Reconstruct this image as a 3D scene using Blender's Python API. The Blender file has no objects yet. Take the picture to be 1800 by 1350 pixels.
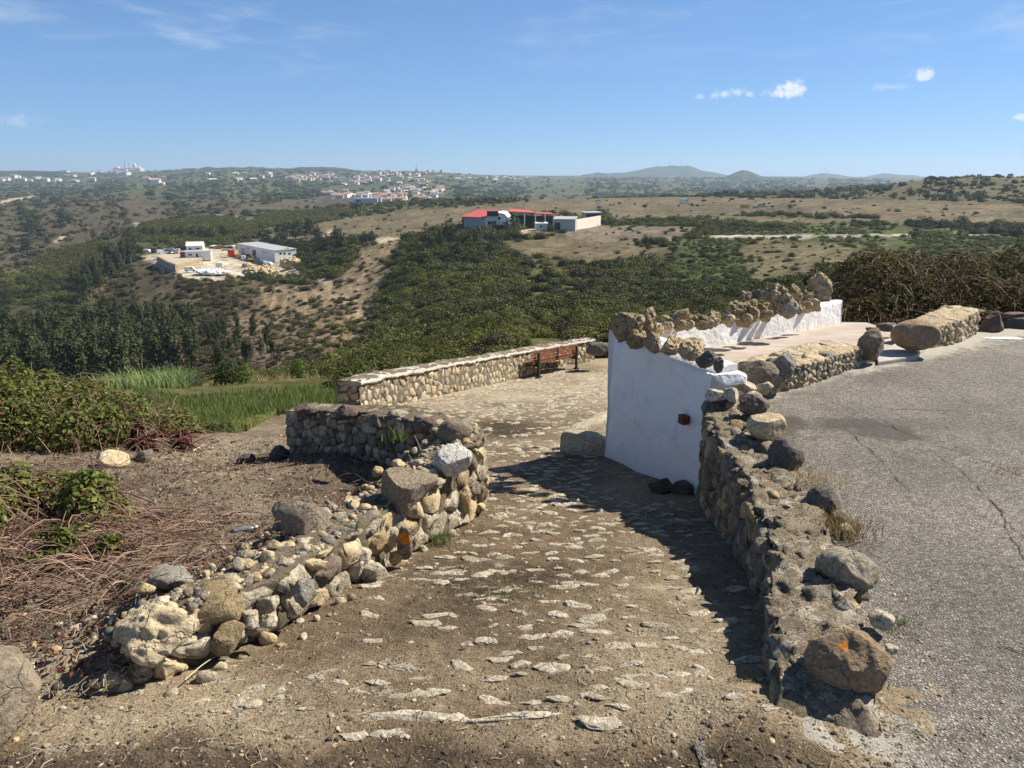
import bpy, bmesh, math, random
import numpy as np
from mathutils import Vector, Matrix
rng = np.random.default_rng(7)
random.seed(7)
C = bpy.context.scene.collection
# ------------------------------------------------------------------ camera, sky, sun, exposure
EYE = 1.65
PITCH = math.radians(15.0)
F = 1352.0                       # focal length in photo pixels (1800 wide)
SUN_AZ, SUN_EL = math.radians(66), math.radians(43)    # azimuth right of the view direction
cam = bpy.data.cameras.new('camera'); cam_o = bpy.data.objects.new('camera', cam); C.objects.link(cam_o)
cam.sensor_width = 36.0; cam.lens = 36.0*F/1800.0; cam.clip_start = 0.05; cam.clip_end = 60000
cam_o.location = (0, 0, EYE); cam_o.rotation_euler = (math.pi/2-PITCH, 0, 0)
sc = bpy.context.scene; sc.camera = cam_o
sc.view_settings.view_transform = 'Standard'; sc.view_settings.look = 'None'
sc.view_settings.exposure = 0.76; sc.view_settings.gamma = 1.0; sc.view_settings.use_curve_mapping = False
sc.render.engine = 'CYCLES'
sc.cycles.max_bounces = 6; sc.cycles.diffuse_bounces = 3; sc.cycles.glossy_bounces = 1
sc.cycles.transmission_bounces = 2; sc.cycles.volume_bounces = 0; sc.cycles.transparent_max_bounces = 6
sc.cycles.use_denoising = True
sc.cycles.caustics_reflective = False; sc.cycles.caustics_refractive = False

def N(nt, typ, inp=None, **props):
    n = nt.nodes.new(typ)
    for k, v in props.items(): setattr(n, k, v)
    for k, v in (inp or {}).items():
        if hasattr(v, 'is_output'): nt.links.new(v, n.inputs[k])
        else: n.inputs[k].default_value = v
    return n
def math_n(nt, op, a, b=None, clamp=False):
    d = {0: a}
    if b is not None: d[1] = b
    return N(nt, 'ShaderNodeMath', d, operation=op, use_clamp=clamp).outputs[0]
def mixc(nt, f, a, b, blend='MIX'):
    n = N(nt, 'ShaderNodeMix', {0: f, 6: a, 7: b}, data_type='RGBA', blend_type=blend, clamp_factor=True)
    return n.outputs[2]
def smooth_n(nt, v, lo, hi, t0=0.0, t1=1.0):
    n = N(nt, 'ShaderNodeMapRange', {0: v, 1: lo, 2: hi, 3: t0, 4: t1}, interpolation_type='SMOOTHSTEP')
    return n.outputs[0]
def noise_n(nt, vec, scale, detail=4, rough=0.55, dist=0.0):
    return N(nt, 'ShaderNodeTexNoise', {'Vector': vec, 'Scale': scale, 'Detail': detail, 'Roughness': rough, 'Distortion': dist}).outputs[0]
def rgb(r, g, b): return (r, g, b, 1.0)

world = bpy.data.worlds.new('World'); sc.world = world; world.use_nodes = True
wt = world.node_tree; wt.nodes.clear()
sky_n = N(wt, 'ShaderNodeTexSky', sky_type='NISHITA', sun_disc=False, sun_elevation=SUN_EL, sun_rotation=SUN_AZ,
          altitude=200, air_density=0.7, dust_density=0.0, ozone_density=5.0)
tc = N(wt, 'ShaderNodeTexCoord').outputs['Generated']
# thin cirrus streaks and a few small puffs, by direction
mp = N(wt, 'ShaderNodeMapping', {'Vector': tc, 'Rotation': (0, 0.10, 0.3), 'Scale': (2.2, 2.2, 13.0)}).outputs[0]
ci = noise_n(wt, mp, 2.6, 9, 0.62, 0.6)
ci_big = noise_n(wt, tc, 3.1, 2, 0.5)
sepz = N(wt, 'ShaderNodeSeparateXYZ', {0: tc}).outputs[2]
cirrus = math_n(wt, 'MULTIPLY', smooth_n(wt, ci, 0.46, 0.74), smooth_n(wt, ci_big, 0.36, 0.60))
cirrus = math_n(wt, 'MULTIPLY', cirrus, smooth_n(wt, sepz, 0.09, 0.17))
cirrus = math_n(wt, 'MULTIPLY', cirrus, 0.36)
def pix_dir(px, py):
    v = (675-py)/F; f = math.cos(PITCH)+v*math.sin(PITCH); u = -math.sin(PITCH)+v*math.cos(PITCH)
    return Vector(((px-900)/F, f, u)).normalized()
puff_noise = noise_n(wt, tc, 95.0, 7, 0.62)
puffs = None
for (px, py, rx, ry, amt) in [(1387,158,23,11,1.0),(1378,163,26,7,1.0),(1268,166,15,6,.65),(1293,162,13,7,.65),(1316,167,8,5,.5),(1622,133,16,10,.75),(1556,153,26,5,.32),(1800,206,12,5,.7),(1230,170,8,4,.4),(28,212,30,9,.25)]:
    dvec = pix_dir(px, py)
    dd = N(wt, 'ShaderNodeVectorMath', {0: tc, 1: tuple(dvec)}, operation='SUBTRACT').outputs[0]
    dd = N(wt, 'ShaderNodeVectorMath', {0: dd, 1: (F/rx, F/rx, F/ry)}, operation='MULTIPLY').outputs[0]
    ln = N(wt, 'ShaderNodeVectorMath', {0: dd}, operation='LENGTH').outputs['Value']
    ln = math_n(wt, 'ADD', ln, math_n(wt, 'MULTIPLY', math_n(wt, 'SUBTRACT', puff_noise, 0.5), 3.6))
    m = math_n(wt, 'MULTIPLY', smooth_n(wt, ln, 1.25, 0.1), amt)
    puffs = m if puffs is None else math_n(wt, 'MAXIMUM', puffs, m)
cl = math_n(wt, 'MAXIMUM', cirrus, puffs)
SKY_S = 0.06
sk = N(wt, 'ShaderNodeVectorMath', {0: sky_n.outputs[0], 'Scale': 0.085}, operation='SCALE').outputs[0]
sk = N(wt, 'ShaderNodeGamma', {0: sk, 1: 0.62}).outputs[0]                       # evens out the Nishita gradient
skyb = N(wt, 'ShaderNodeVectorMath', {0: sk, 1: (0.35/SKY_S, 0.515/SKY_S, 0.70/SKY_S)}, operation='MULTIPLY').outputs[0]
zf = smooth_n(wt, sepz, 0.12, 0.95, 1.0, 0.5)                     # the clear sky deepens towards the zenith
skyb = N(wt, 'ShaderNodeVectorMath', {0: skyb, 'Scale': zf}, operation='SCALE').outputs[0]
skyc = mixc(wt, cl, skyb, rgb(9.2, 9.6, 10.1))
bg = N(wt, 'ShaderNodeBackground', {0: skyc, 1: SKY_S})
wo = N(wt, 'ShaderNodeOutputWorld'); wt.links.new(bg.outputs[0], wo.inputs[0])

sl = bpy.data.lights.new('sun', 'SUN'); sl.energy = 5.0; sl.angle = math.radians(0.53); sl.color = (1.0, 0.93, 0.82)
so = bpy.data.objects.new('sun', sl); C.objects.link(so); so.location = (30, 20, 60)
sun_dir = Vector((math.sin(SUN_AZ)*math.cos(SUN_EL), math.cos(SUN_AZ)*math.cos(SUN_EL), math.sin(SUN_EL)))
so.rotation_euler = sun_dir.to_track_quat('Z', 'Y').to_euler()

# ------------------------------------------------------------------ helpers: tags, meshes, noise
def tag(o, label=None, cat=None, group=None, kind=None):
    if label: o['label'] = label
    if cat: o['category'] = cat
    if group: o['group'] = group
    if kind: o['kind'] = kind
    return o
def empty(name, loc=(0,0,0), rz=0.0):
    o = bpy.data.objects.new(name, None); C.objects.link(o); o.location = loc; o.rotation_euler = (0,0,rz); o.empty_display_size = .1
    return o
def me_np(name, V, Fs, smooth=True, mats=(), midx=None):
    V = np.asarray(V, dtype=np.float32); me = bpy.data.meshes.new(name)
    if isinstance(Fs, np.ndarray): Fs = [Fs]
    Fs = [np.asarray(f, dtype=np.int32) for f in Fs if len(f)]
    me.vertices.add(len(V)); me.vertices.foreach_set('co', V.ravel())
    nl = sum(f.size for f in Fs); npol = sum(len(f) for f in Fs)
    me.loops.add(nl); me.polygons.add(npol)
    me.loops.foreach_set('vertex_index', np.concatenate([f.ravel() for f in Fs]))
    tot = np.concatenate([np.full(len(f), f.shape[1], dtype=np.int32) for f in Fs])
    me.polygons.foreach_set('loop_start', np.concatenate([[0], np.cumsum(tot)[:-1]]).astype(np.int32))
    me.polygons.foreach_set('use_smooth', np.full(npol, smooth, dtype=bool))
    if midx is not None: me.polygons.foreach_set('material_index', np.asarray(midx, dtype=np.int32))
    for m in (mats if isinstance(mats, (list, tuple)) else [mats]): me.materials.append(m)
    me.update(calc_edges=True)
    return me
def vcol(me, name, arr):
    arr = np.asarray(arr, dtype=np.float32)
    if arr.ndim == 1:
        a = me.attributes.new(name, 'FLOAT', 'POINT'); a.data.foreach_set('value', arr)
    else:
        if arr.shape[1] == 3: arr = np.concatenate([arr, np.ones((len(arr),1),np.float32)], 1)
        a = me.attributes.new(name, 'FLOAT_COLOR', 'POINT'); a.data.foreach_set('color', arr.ravel())
def obj(name, me, parent=None, loc=(0,0,0), rz=0.0):
    o = bpy.data.objects.new(name, me); C.objects.link(o); o.location = loc; o.rotation_euler = (0,0,rz)
    if parent is not None: o.parent = parent
    return o
def ihash(ix, iy, iz, seed):
    h = (ix.astype(np.int64)*374761393 + iy.astype(np.int64)*668265263 + iz.astype(np.int64)*1274126177 + seed*974634777) & 0xffffffff
    h = ((h ^ (h >> 13))*1274126177) & 0xffffffff
    h = ((h ^ (h >> 15))*2246822519) & 0xffffffff
    h = h ^ (h >> 16)
    return (h & 0xffffff).astype(np.float32)/0xffffff*2-1
def vn(P, seed=0):
    i = np.floor(P).astype(np.int64); f = (P-i).astype(np.float32); f = f*f*f*(f*(f*6-15)+10)
    out = 0
    for dx in (0,1):
        wx = f[:,0] if dx else 1-f[:,0]
        for dy in (0,1):
            wy = f[:,1] if dy else 1-f[:,1]
            for dz in (0,1):
                wz = f[:,2] if dz else 1-f[:,2]
                out = out + wx*wy*wz*ihash(i[:,0]+dx, i[:,1]+dy, i[:,2]+dz, seed)
    return out
def vn2(P, seed=0):
    i = np.floor(P).astype(np.int64); f = (P-i).astype(np.float32); f = f*f*f*(f*(f*6-15)+10); z = np.zeros(len(P), np.int64)
    out = 0
    for dx in (0,1):
        wx = f[:,0] if dx else 1-f[:,0]
        for dy in (0,1):
            wy = f[:,1] if dy else 1-f[:,1]
            out = out + wx*wy*ihash(i[:,0]+dx, i[:,1]+dy, z, seed)
    return out
def fbm(P, scale=1.0, octv=4, gain=0.5, seed=0, ridged=False):
    P = np.asarray(P, dtype=np.float64)*scale; fn = vn if P.shape[1] == 3 else vn2
    s = 0; a = 1.0; tot = 0
    for k in range(octv):
        n = fn(P + 17.3*k, seed+k*13)
        if ridged: n = 1-2*np.abs(n)
        s = s + a*n; tot += a; a *= gain; P = P*2.03
    return s/tot
def sstep(x, a, b):
    t = np.clip((x-a)/(b-a), 0, 1); return t*t*(3-2*t)

# ------------------------------------------------------------------ where a view ray meets the ground
def tan_of(py):                  # depression (tangent) of a photo row
    v = (675-np.asarray(py, float))/F
    return -(-math.sin(PITCH)+v*math.cos(PITCH))/(math.cos(PITCH)+v*math.sin(PITCH))
def fwd_of(py): return math.cos(PITCH)+(675-np.asarray(py, float))/F*math.sin(PITCH)
def row_of(t):                   # inverse of tan_of
    t = np.asarray(t, float)
    v = (math.sin(PITCH)-t*math.cos(PITCH))/(math.cos(PITCH)+t*math.sin(PITCH))
    return 675-v*F
def D(px, py, d):                # the point at forward distance d
    return np.array([(px-900)/F/fwd_of(py)*d, d, EYE-tan_of(py)*d])
def R(px, py, z=0.0): return D(px, py, (EYE-z)/tan_of(py))
PYS = [-5,1.7,2.1,3,5.4,7.8,12,16,19.5,23,27,40]; PDR = [1.65,1.65,1.66,1.825,2.293,2.76,3.58,4.36,5.04,5.42,5.75,6.6]
def zpath(y): return EYE-np.interp(y, PYS, PDR)
def G(px, py):                   # on the sloping footpath
    t = tan_of(py); lo, hi = 0.5, 40.0
    ds = np.linspace(lo, hi, 4000); g = np.interp(ds, PYS, PDR) - t*ds
    k = np.argmax(g < 0); return D(px, py, ds[k])
def mpp(py, d): return d/fwd_of(py)/F    # metres per photo pixel
# ------------------------------------------------------------------ the far ground: rows seen from the viewpoint, as heights over distance
TAB = {
 0:   [(7.5,788),(9,776),(11,755),(14,735),(25,712),(45,703),(70,702),(100,700),(140,690),(190,640),(240,600),(320,545),(420,500),(600,455),(800,410),(1100,368),(1600,350),(2500,330),(4000,307),(5200,301),(6500,301),(9000,305),(13000,310)],
 150: [(7.5,785),(9,774),(11,752),(14,732),(25,712),(45,703),(70,700),(100,697),(140,686),(190,632),(240,585),(320,530),(370,500),(450,462),(600,430),(800,398),(1100,366),(1600,347),(2500,328),(4000,308),(5200,304),(6500,303),(9000,305),(13000,310)],
 300: [(7.5,780),(9,770),(11,750),(14,728),(25,708),(45,700),(70,697),(100,690),(140,678),(190,622),(240,572),(280,532),(300,None,-38.6),(425,None,-38.3),(460,428),(600,400),(740,387),(1000,376),(1300,355),(1800,335),(2600,318),(3600,303),(4500,300),(6500,302),(9000,304),(13000,310)],
 450: [(7.5,785),(9,775),(11,750),(14,722),(25,702),(45,692),(70,682),(100,666),(140,640),(190,592),(240,546),(285,508),(305,None,-38.3),(425,None,-38.3),(470,426),(600,398),(740,383),(1000,372),(1300,354),(1800,333),(2600,313),(3300,301),(4500,296),(6500,302),(9000,304),(13000,310)],
 540: [(7.5,795),(9,783),(11,752),(14,730),(25,697),(45,682),(70,668),(100,652),(140,622),(180,588),(215,556),(250,520),(285,500),(310,480),(350,455),(400,435),(470,418),(600,390),(800,374),(1100,366),(1400,353),(1800,338),(2400,319),(3200,303),(4500,297),(6500,303),(9000,305),(13000,310)],
 640: [(7.5,805),(9,792),(11,760),(14,740),(20,700),(25,682),(45,660),(70,645),(100,625),(140,600),(180,566),(220,535),(255,498),(290,462),(320,437),(345,424),(420,412),(600,385),(800,368),(1100,362),(1400,352),(1800,340),(2400,322),(3200,305),(4500,301),(6500,304),(9000,306),(13000,310)],
 750: [(7.5,815),(9,805),(14,745),(20,695),(25,665),(45,642),(60,624),(80,600),(110,575),(150,543),(190,508),(230,478),(270,445),(300,424),(340,408),(420,395),(600,373),(800,360),(900,356),(1200,362),(1500,350),(1900,334),(2500,317),(3200,303),(4500,303),(6500,306),(9000,307),(13000,310)],
 900: [(7.5,815),(9,805),(14,745),(20,695),(25,630),(32,614),(45,600),(60,588),(80,572),(110,550),(150,522),(190,490),(230,460),(260,437),(290,418),(320,405),(400,388),(550,372),(700,357),(800,352),(1000,364),(1300,366),(1700,350),(2200,333),(3000,318),(4000,312),(6500,309),(9000,309),(13000,311)],
 1100:[(7.5,815),(9,800),(14,745),(20,690),(25,620),(45,592),(70,570),(110,543),(150,513),(190,480),(220,455),(250,435),(290,415),(330,402),(420,387),(550,369),(700,356),(850,350),(1000,354),(1500,354),(2200,337),(3000,322),(4000,314),(6500,310),(9000,309),(13000,311)],
 1300:[(7.5,745),(9,720),(14,660),(25,600),(45,560),(70,540),(110,513),(150,480),(190,455),(230,435),(270,416),(300,406),(400,381),(550,362),(700,350),(850,345),(1000,350),(1500,350),(2200,335),(3000,323),(4000,315),(6500,311),(9000,310),(13000,311)],
 1500:[(7.5,640),(9,622),(12,592),(25,570),(45,535),(70,505),(110,480),(150,458),(190,440),(230,427),(270,415),(300,406),(400,380),(550,356),(650,347),(800,338),(1000,337),(1500,342),(2200,334),(3000,325),(4000,316),(6500,312),(9000,311),(13000,311)],
 1620:[(7.5,640),(9,620),(12,585),(25,558),(45,526),(70,498),(110,475),(150,456),(190,440),(230,427),(270,414),(300,405),(400,378),(500,360),(600,340),(680,318),(720,316),(800,322),(1200,332),(2500,326),(4000,316),(6500,312),(9000,311),(13000,311)],
 1800:[(7.5,640),(9,620),(12,580),(25,550),(45,520),(70,495),(110,472),(150,455),(190,440),(230,427),(270,415),(300,405),(400,378),(500,358),(600,335),(680,312),(720,310),(800,318),(1200,330),(2500,326),(4000,316),(6500,312),(9000,311),(13000,311)],
}
TAB[-500] = TAB[0]; TAB[-1400] = TAB[0]; TAB[2300] = TAB[1800]; TAB[3200] = TAB[1800]
LD = np.linspace(math.log(7.5), math.log(12500), 520)
cols = sorted(TAB)
prof = []
for c in cols:
    xs, ts = [], []
    for e in TAB[c]:
        xs.append(math.log(e[0])); ts.append(float(tan_of(e[1])) if e[1] is not None else (EYE-e[2])/e[0])
    p = np.interp(LD, xs, ts)
    k = np.exp(-np.linspace(-2,2,9)**2); k /= k.sum()
    p = np.convolve(np.pad(p, 4, mode='edge'), k, mode='valid')
    prof.append(p)
prof = np.array(prof)
HX = np.concatenate([np.linspace(-1400,-60,60), np.linspace(-55,1880,700), np.linspace(1885,3200,60)])
def cub(xk, Yk, x):             # Catmull-Rom over uneven knots (finite-difference tangents)
    xk = np.asarray(xk, float); m = np.zeros_like(Yk)
    m[1:-1] = (Yk[2:]-Yk[:-2])/(xk[2:]-xk[:-2])[:,None]
    i = np.clip(np.searchsorted(xk, x)-1, 0, len(xk)-2); h = (xk[i+1]-xk[i]); t = (x-xk[i])/h
    h00 = 2*t**3-3*t**2+1; h10 = t**3-2*t**2+t; h01 = -2*t**3+3*t**2; h11 = t**3-t**2
    return (h00[:,None]*Yk[i] + (h10*h)[:,None]*m[i] + h01[:,None]*Yk[i+1] + (h11*h)[:,None]*m[i+1])
TT = cub(cols, prof, HX)        # (HX, LD) tangents
DD = np.exp(LD)
TX = ((HX-900)/F/1.035)[:,None]*DD[None,:]; TY = np.broadcast_to(DD[None,:], TX.shape)
PXY = np.stack([TX.ravel(), TY.ravel()], 1)
rel = fbm(PXY, 1/60., 5, 0.5, 3).reshape(TX.shape)*np.clip(TY/70,0.0,1)*2.2
rel += fbm(PXY, 1/300., 4, 0.5, 5).reshape(TX.shape)*np.clip((TY-600)/700,0,1)*8
rel += fbm(PXY, 1/7., 3, 0.5, 9).reshape(TX.shape)*0.22
flat = (TX > -190) & (TX < -60) & (TY > 300) & (TY < 430)
rel = np.where(flat, rel*0.12, rel)
farm = sstep(TY,280,310)*(1-sstep(TY,380,430))*sstep(TX,-45,-25)*(1-sstep(TX,60,90))
rel = rel*(1-0.8*farm)
ZZ = EYE - TT*DD[None,:] + rel
# quarry face: gullies in the loose tan soil
TTV = (EYE-ZZ)/DD[None,:]
PYV = row_of(TTV); PXV = 900 + (HX[:,None]-900)/1.035*fwd_of(PYV)
def in_poly(px, py, poly):
    px = np.asarray(px); py = np.asarray(py); r = np.zeros(px.shape, bool); n = len(poly)
    for k in range(n):
        x0,y0 = poly[k]; x1,y1 = poly[(k+1)%n]
        if y0 == y1: continue
        c = ((y0 > py) != (y1 > py)) & (px < (x1-x0)*(py-y0)/(y1-y0)+x0); r ^= c
    return r
def gidx(hx, ld):
    i = np.clip(np.interp(hx, HX, np.arange(len(HX))), 0, len(HX)-1.001); j = np.clip((ld-LD[0])/(LD[1]-LD[0]), 0, len(LD)-1.001)
    return i, j
def zt(x, y):                   # terrain height at world x, y
    x = np.atleast_1d(np.asarray(x,float)); y = np.maximum(np.atleast_1d(np.asarray(y,float)), 7.6)
    i, j = gidx(900+x/y*1.035*F, np.log(y)); i0 = i.astype(int); j0 = j.astype(int); a = i-i0; b = j-j0
    return (ZZ[i0,j0]*(1-a)*(1-b)+ZZ[i0+1,j0]*a*(1-b)+ZZ[i0,j0+1]*(1-a)*b+ZZ[i0+1,j0+1]*a*b)
def T(px, py, dmin=9.0, dmax=12000):   # where the view ray through a photo pixel lands on the terrain
    ds = np.exp(np.linspace(math.log(dmin), math.log(dmax), 3000)); t = tan_of(py); x = (px-900)/F/fwd_of(py)*ds
    g = zt(x, ds) - (EYE-t*ds); k = np.argmax(g > 0)
    if g[k] <= 0: k = len(ds)-1
    return np.array([x[k], ds[k], zt(x[k], ds[k])[0]])
def pix_of(x, y, z):
    t = (EYE-z)/y; py = row_of(t); return 900 + x/y*fwd_of(py)*F, py
# land cover by patch of land: (name, outline as seen, depth range, soil colour)
SCRUB=(.105,.10,.040); FIELD=(.150,.122,.072); DRY=(.30,.235,.145); SCAR=(.27,.205,.125); BROWN=(.095,.076,.046)
GREEN=(.085,.095,.034); OLIVE=(.13,.125,.04); YARD=(.46,.40,.30); TRACK=(.42,.35,.25); WOODF=(.06,.055,.03); FARSC=(.09,.092,.042)
COVER = [
 ('far',   [(-900,380),(-900,290),(2800,290),(2800,352),(1500,352),(1150,346),(920,352),(700,366),(430,366),(0,420)], (850,13000), FARSC),
 ('hill_dry', [(0,345),(160,330),(245,345),(330,372),(250,410),(180,440),(120,480),(0,500),(-300,500),(-300,345)], (500,1700), BROWN),
 ('hill_dry', [(310,345),(460,350),(470,372),(380,380),(330,365)], (700,1900), BROWN),
 ('far_field', [(420,366),(600,340),(700,352),(760,362),(640,372),(520,372)], (900,2400), BROWN),
 ('vine',  [(225,412),(250,392),(380,378),(420,384),(470,405),(420,424),(330,428),(240,425)], (430,1100), OLIVE),
 ('vine',  [(440,388),(470,374),(600,366),(640,372),(560,392),(470,400)], (430,1300), OLIVE),
 ('vine',  [(60,455),(170,420),(215,440),(160,470),(60,480)], (400,900), OLIVE),
 ('field', [(470,412),(560,392),(700,372),(830,362),(960,350),(1010,352),(830,398),(800,402),(690,420),(600,424),(470,430)], (300,1000), FIELD),
 ('field', [(820,376),(960,350),(1150,346),(1500,350),(1800,352),(2600,352),(2600,400),(1550,398),(1300,405),(1080,392),(1060,375)], (300,1000), FIELD),
 ('dryfield', [(985,402),(1065,378),(1260,396),(1180,424),(1090,432),(1000,428)], (250,420), (.18,.145,.10)),
 ('field', [(870,430),(980,418),(1240,440),(1150,470),(1020,462),(900,444)], (210,330), FIELD),
 ('green', [(1260,405),(1400,392),(1620,395),(1760,405),(1700,412),(1240,418)], (250,420), (.09,.105,.035)),
 ('green', [(1180,425),(1240,418),(2000,416),(2000,520),(1180,520)], (90,290), (.08,.09,.035)),
 ('dryfield', [(1300,440),(1340,420),(1460,428),(1580,452),(1500,500),(1320,492)], (120,280), (.145,.122,.068)),
 ('hedge', [(1060,388),(1200,386),(1420,398),(1420,404),(1180,398),(1060,396)], (280,450), SCRUB),
 ('hedge', [(1500,388),(1800,396),(1800,404),(1500,398)], (280,450), SCRUB),
 ('field2', [(1150,362),(1300,356),(1500,362),(1400,374),(1180,376)], (380,1000), (.125,.10,.062)),
 ('hedge', [(1250,378),(1420,376),(1560,384),(1420,384)], (320,700), SCRUB),
 ('hillr', [(1480,345),(1560,308),(2600,300),(2600,360),(1800,358),(1600,352)], (420,900), (.12,.105,.055)),
 ('brown', [(185,505),(260,448),(300,475),(420,492),(560,500),(640,470),(640,600),(480,640),(330,610),(330,560),(150,520)], (170,420), BROWN),
 ('brown', [(330,560),(480,540),(620,600),(560,660),(420,665),(330,650)], (110,300), (.115,.09,.06)),
 ('slope', [(560,505),(640,470),(690,470),(668,520),(655,580),(640,630),(560,665),(440,640),(370,590),(400,545),(455,520)], (130,340), (.165,.125,.08)),
 ('scar',  [(640,425),(712,418),(696,455),(672,505),(655,560),(625,575),(560,560),(470,545),(452,506),(520,498),(560,503),(610,480)], (180,400), SCAR),
 ('scar',  [(560,560),(640,560),(600,640),(560,640),(540,590)], (130,260), (.20,.15,.085)),
 ('yard',  [(238,440),(250,436),(345,428),(520,440),(525,470),(560,492),(480,488),(400,486),(330,482),(275,466),(250,452)], (300,440), YARD),
 ('meadow',[(320,700),(590,688),(590,760),(300,775),(240,740),(240,700)], (8,60), GREEN),
 ('drystrip', [(330,705),(360,686),(600,672),(600,692),(360,702)], (25,110), DRY),
 ('woodf', [(-400,540),(120,525),(330,560),(330,700),(-400,700)], (90,330), WOODF),
 ('track', [(250,445),(262,443),(290,466),(340,482),(400,488),(400,496),(330,490),(270,470)], (290,420), YARD),
 ('track', [(1230,414),(1500,412),(1760,411),(1760,415),(1500,417),(1230,419)], (230,330), (.36,.33,.28)),
 ('track', [(560,490),(600,488),(585,498),(545,500)], (200,420), TRACK),
 ('track', [(660,420),(712,418),(712,424),(660,427)], (260,460), TRACK),
 ('track', [(570,408),(586,404),(588,412),(572,416),(560,420)], (350,700), TRACK),
 ('track', [(408,380),(414,382),(430,395),(450,405),(444,408),(420,397)], (350,900), (.6,.56,.5)),
 ('track', [(224,392),(236,390),(250,400),(240,400)], (350,1000), TRACK),
 ('track', [(890,408),(960,395),(965,400),(920,414)], (260,360), YARD),
 ('track', [(90,425),(116,414),(118,420),(95,428)], (400,1200), TRACK),
 ('track', [(0,352),(60,343),(62,347),(0,358)], (500,3000), TRACK),
]
def cover_at(px, py, d):
    px = np.asarray(px,float); py = np.asarray(py,float); d = np.asarray(d,float)
    k = np.full(px.shape, -1, int)
    for n,(nm,poly,(d0,d1),c) in enumerate(COVER):
        k[in_poly(px,py,poly) & (d >= d0) & (d <= d1)] = n
    return k
wob = fbm(np.stack([PXV.ravel()/30., np.log(TY).ravel()*16],1), 1.0, 3, 0.55, 21)
wob2 = fbm(np.stack([PXV.ravel()/30., np.log(TY).ravel()*16],1), 1.0, 3, 0.55, 77)
KC = cover_at(PXV.ravel()+7*wob, PYV.ravel()+4*wob2, TY.ravel())
cov = np.tile(np.array(SCRUB), (KC.size,1))
far_mix = sstep(TY.ravel(), 500, 1500)[:,None]
cov = cov*(1-far_mix)+np.array(FARSC)*far_mix
for n,c in enumerate(COVER): cov[KC==n] = c[3]
cov = cov.reshape(len(HX),len(LD),3)
for _ in range(1):
    cov[1:-1,1:-1] = (cov[1:-1,1:-1]*2+cov[:-2,1:-1]+cov[2:,1:-1]+cov[1:-1,:-2]+cov[1:-1,2:])/6
pv = fbm(PXY, 1/18., 4, 0.6, 31).reshape(TX.shape); pv2 = fbm(np.stack([PXV.ravel()/26., np.log(TY).ravel()*22],1), 1.0, 4, 0.6, 33).reshape(TX.shape)
tone = 1+0.35*pv*(TY<500)+0.45*pv2
cov = cov*np.clip(tone,0.4,1.7)[:,:,None]
nm_of = np.array([c[0] for c in COVER]+['scrub'])
KG = KC.reshape(TX.shape)
gul = fbm(np.stack([PXV.ravel()/16.+PYV.ravel()/50., PYV.ravel()/24.],1), 1.0, 4, 0.6, 41, True).reshape(TX.shape)
isscar = (nm_of[KG]=='scar')
ZZ = ZZ + np.where(isscar, gul*.35, 0)
cov = np.where(isscar[:,:,None], cov*(0.85+0.35*gul[:,:,None]), cov)

nx, ny = TX.shape
ii = (np.arange(nx-1)[:,None]*ny + np.arange(ny-1)[None,:]).ravel()
QF = np.stack([ii, ii+ny, ii+ny+1, ii+1], 1)
# ------------------------------------------------------------------ materials
def new_mat(name):
    m = bpy.data.materials.new(name); m.use_nodes = True; nt = m.node_tree; nt.nodes.clear()
    out = N(nt, 'ShaderNodeOutputMaterial'); b = N(nt, 'ShaderNodeBsdfPrincipled', {'Roughness': 0.9, 'Specular IOR Level': 0.25})
    nt.links.new(b.outputs[0], out.inputs[0])
    return m, nt, b
def pos_vec(nt, rnd=True):
    p = N(nt, 'ShaderNodeNewGeometry').outputs['Position']
    if not rnd: return p
    r = N(nt, 'ShaderNodeObjectInfo').outputs['Random']
    s = N(nt, 'ShaderNodeVectorMath', {0: (31.7, 17.3, 23.9), 'Scale': r}, operation='SCALE').outputs[0]
    return N(nt, 'ShaderNodeVectorMath', {0: p, 1: s}, operation='ADD').outputs[0]
def ramp(nt, f, stops):
    n = N(nt, 'ShaderNodeValToRGB', {0: f}); e = n.color_ramp.elements
    e[0].position = stops[0][0]; e[0].color = rgb(*stops[0][1]); e[1].position = stops[-1][0]; e[1].color = rgb(*stops[-1][1])
    for p, c in stops[1:-1]:
        q = e.new(p); q.color = rgb(*c)
    return n.outputs[0]
def bump_n(nt, h, strength, dist, normal=None):
    d = {'Height': h, 'Strength': strength, 'Distance': dist}
    n = N(nt, 'ShaderNodeBump', d)
    if normal is not None: nt.links.new(normal, n.inputs['Normal'])
    return n.outputs[0]
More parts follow.
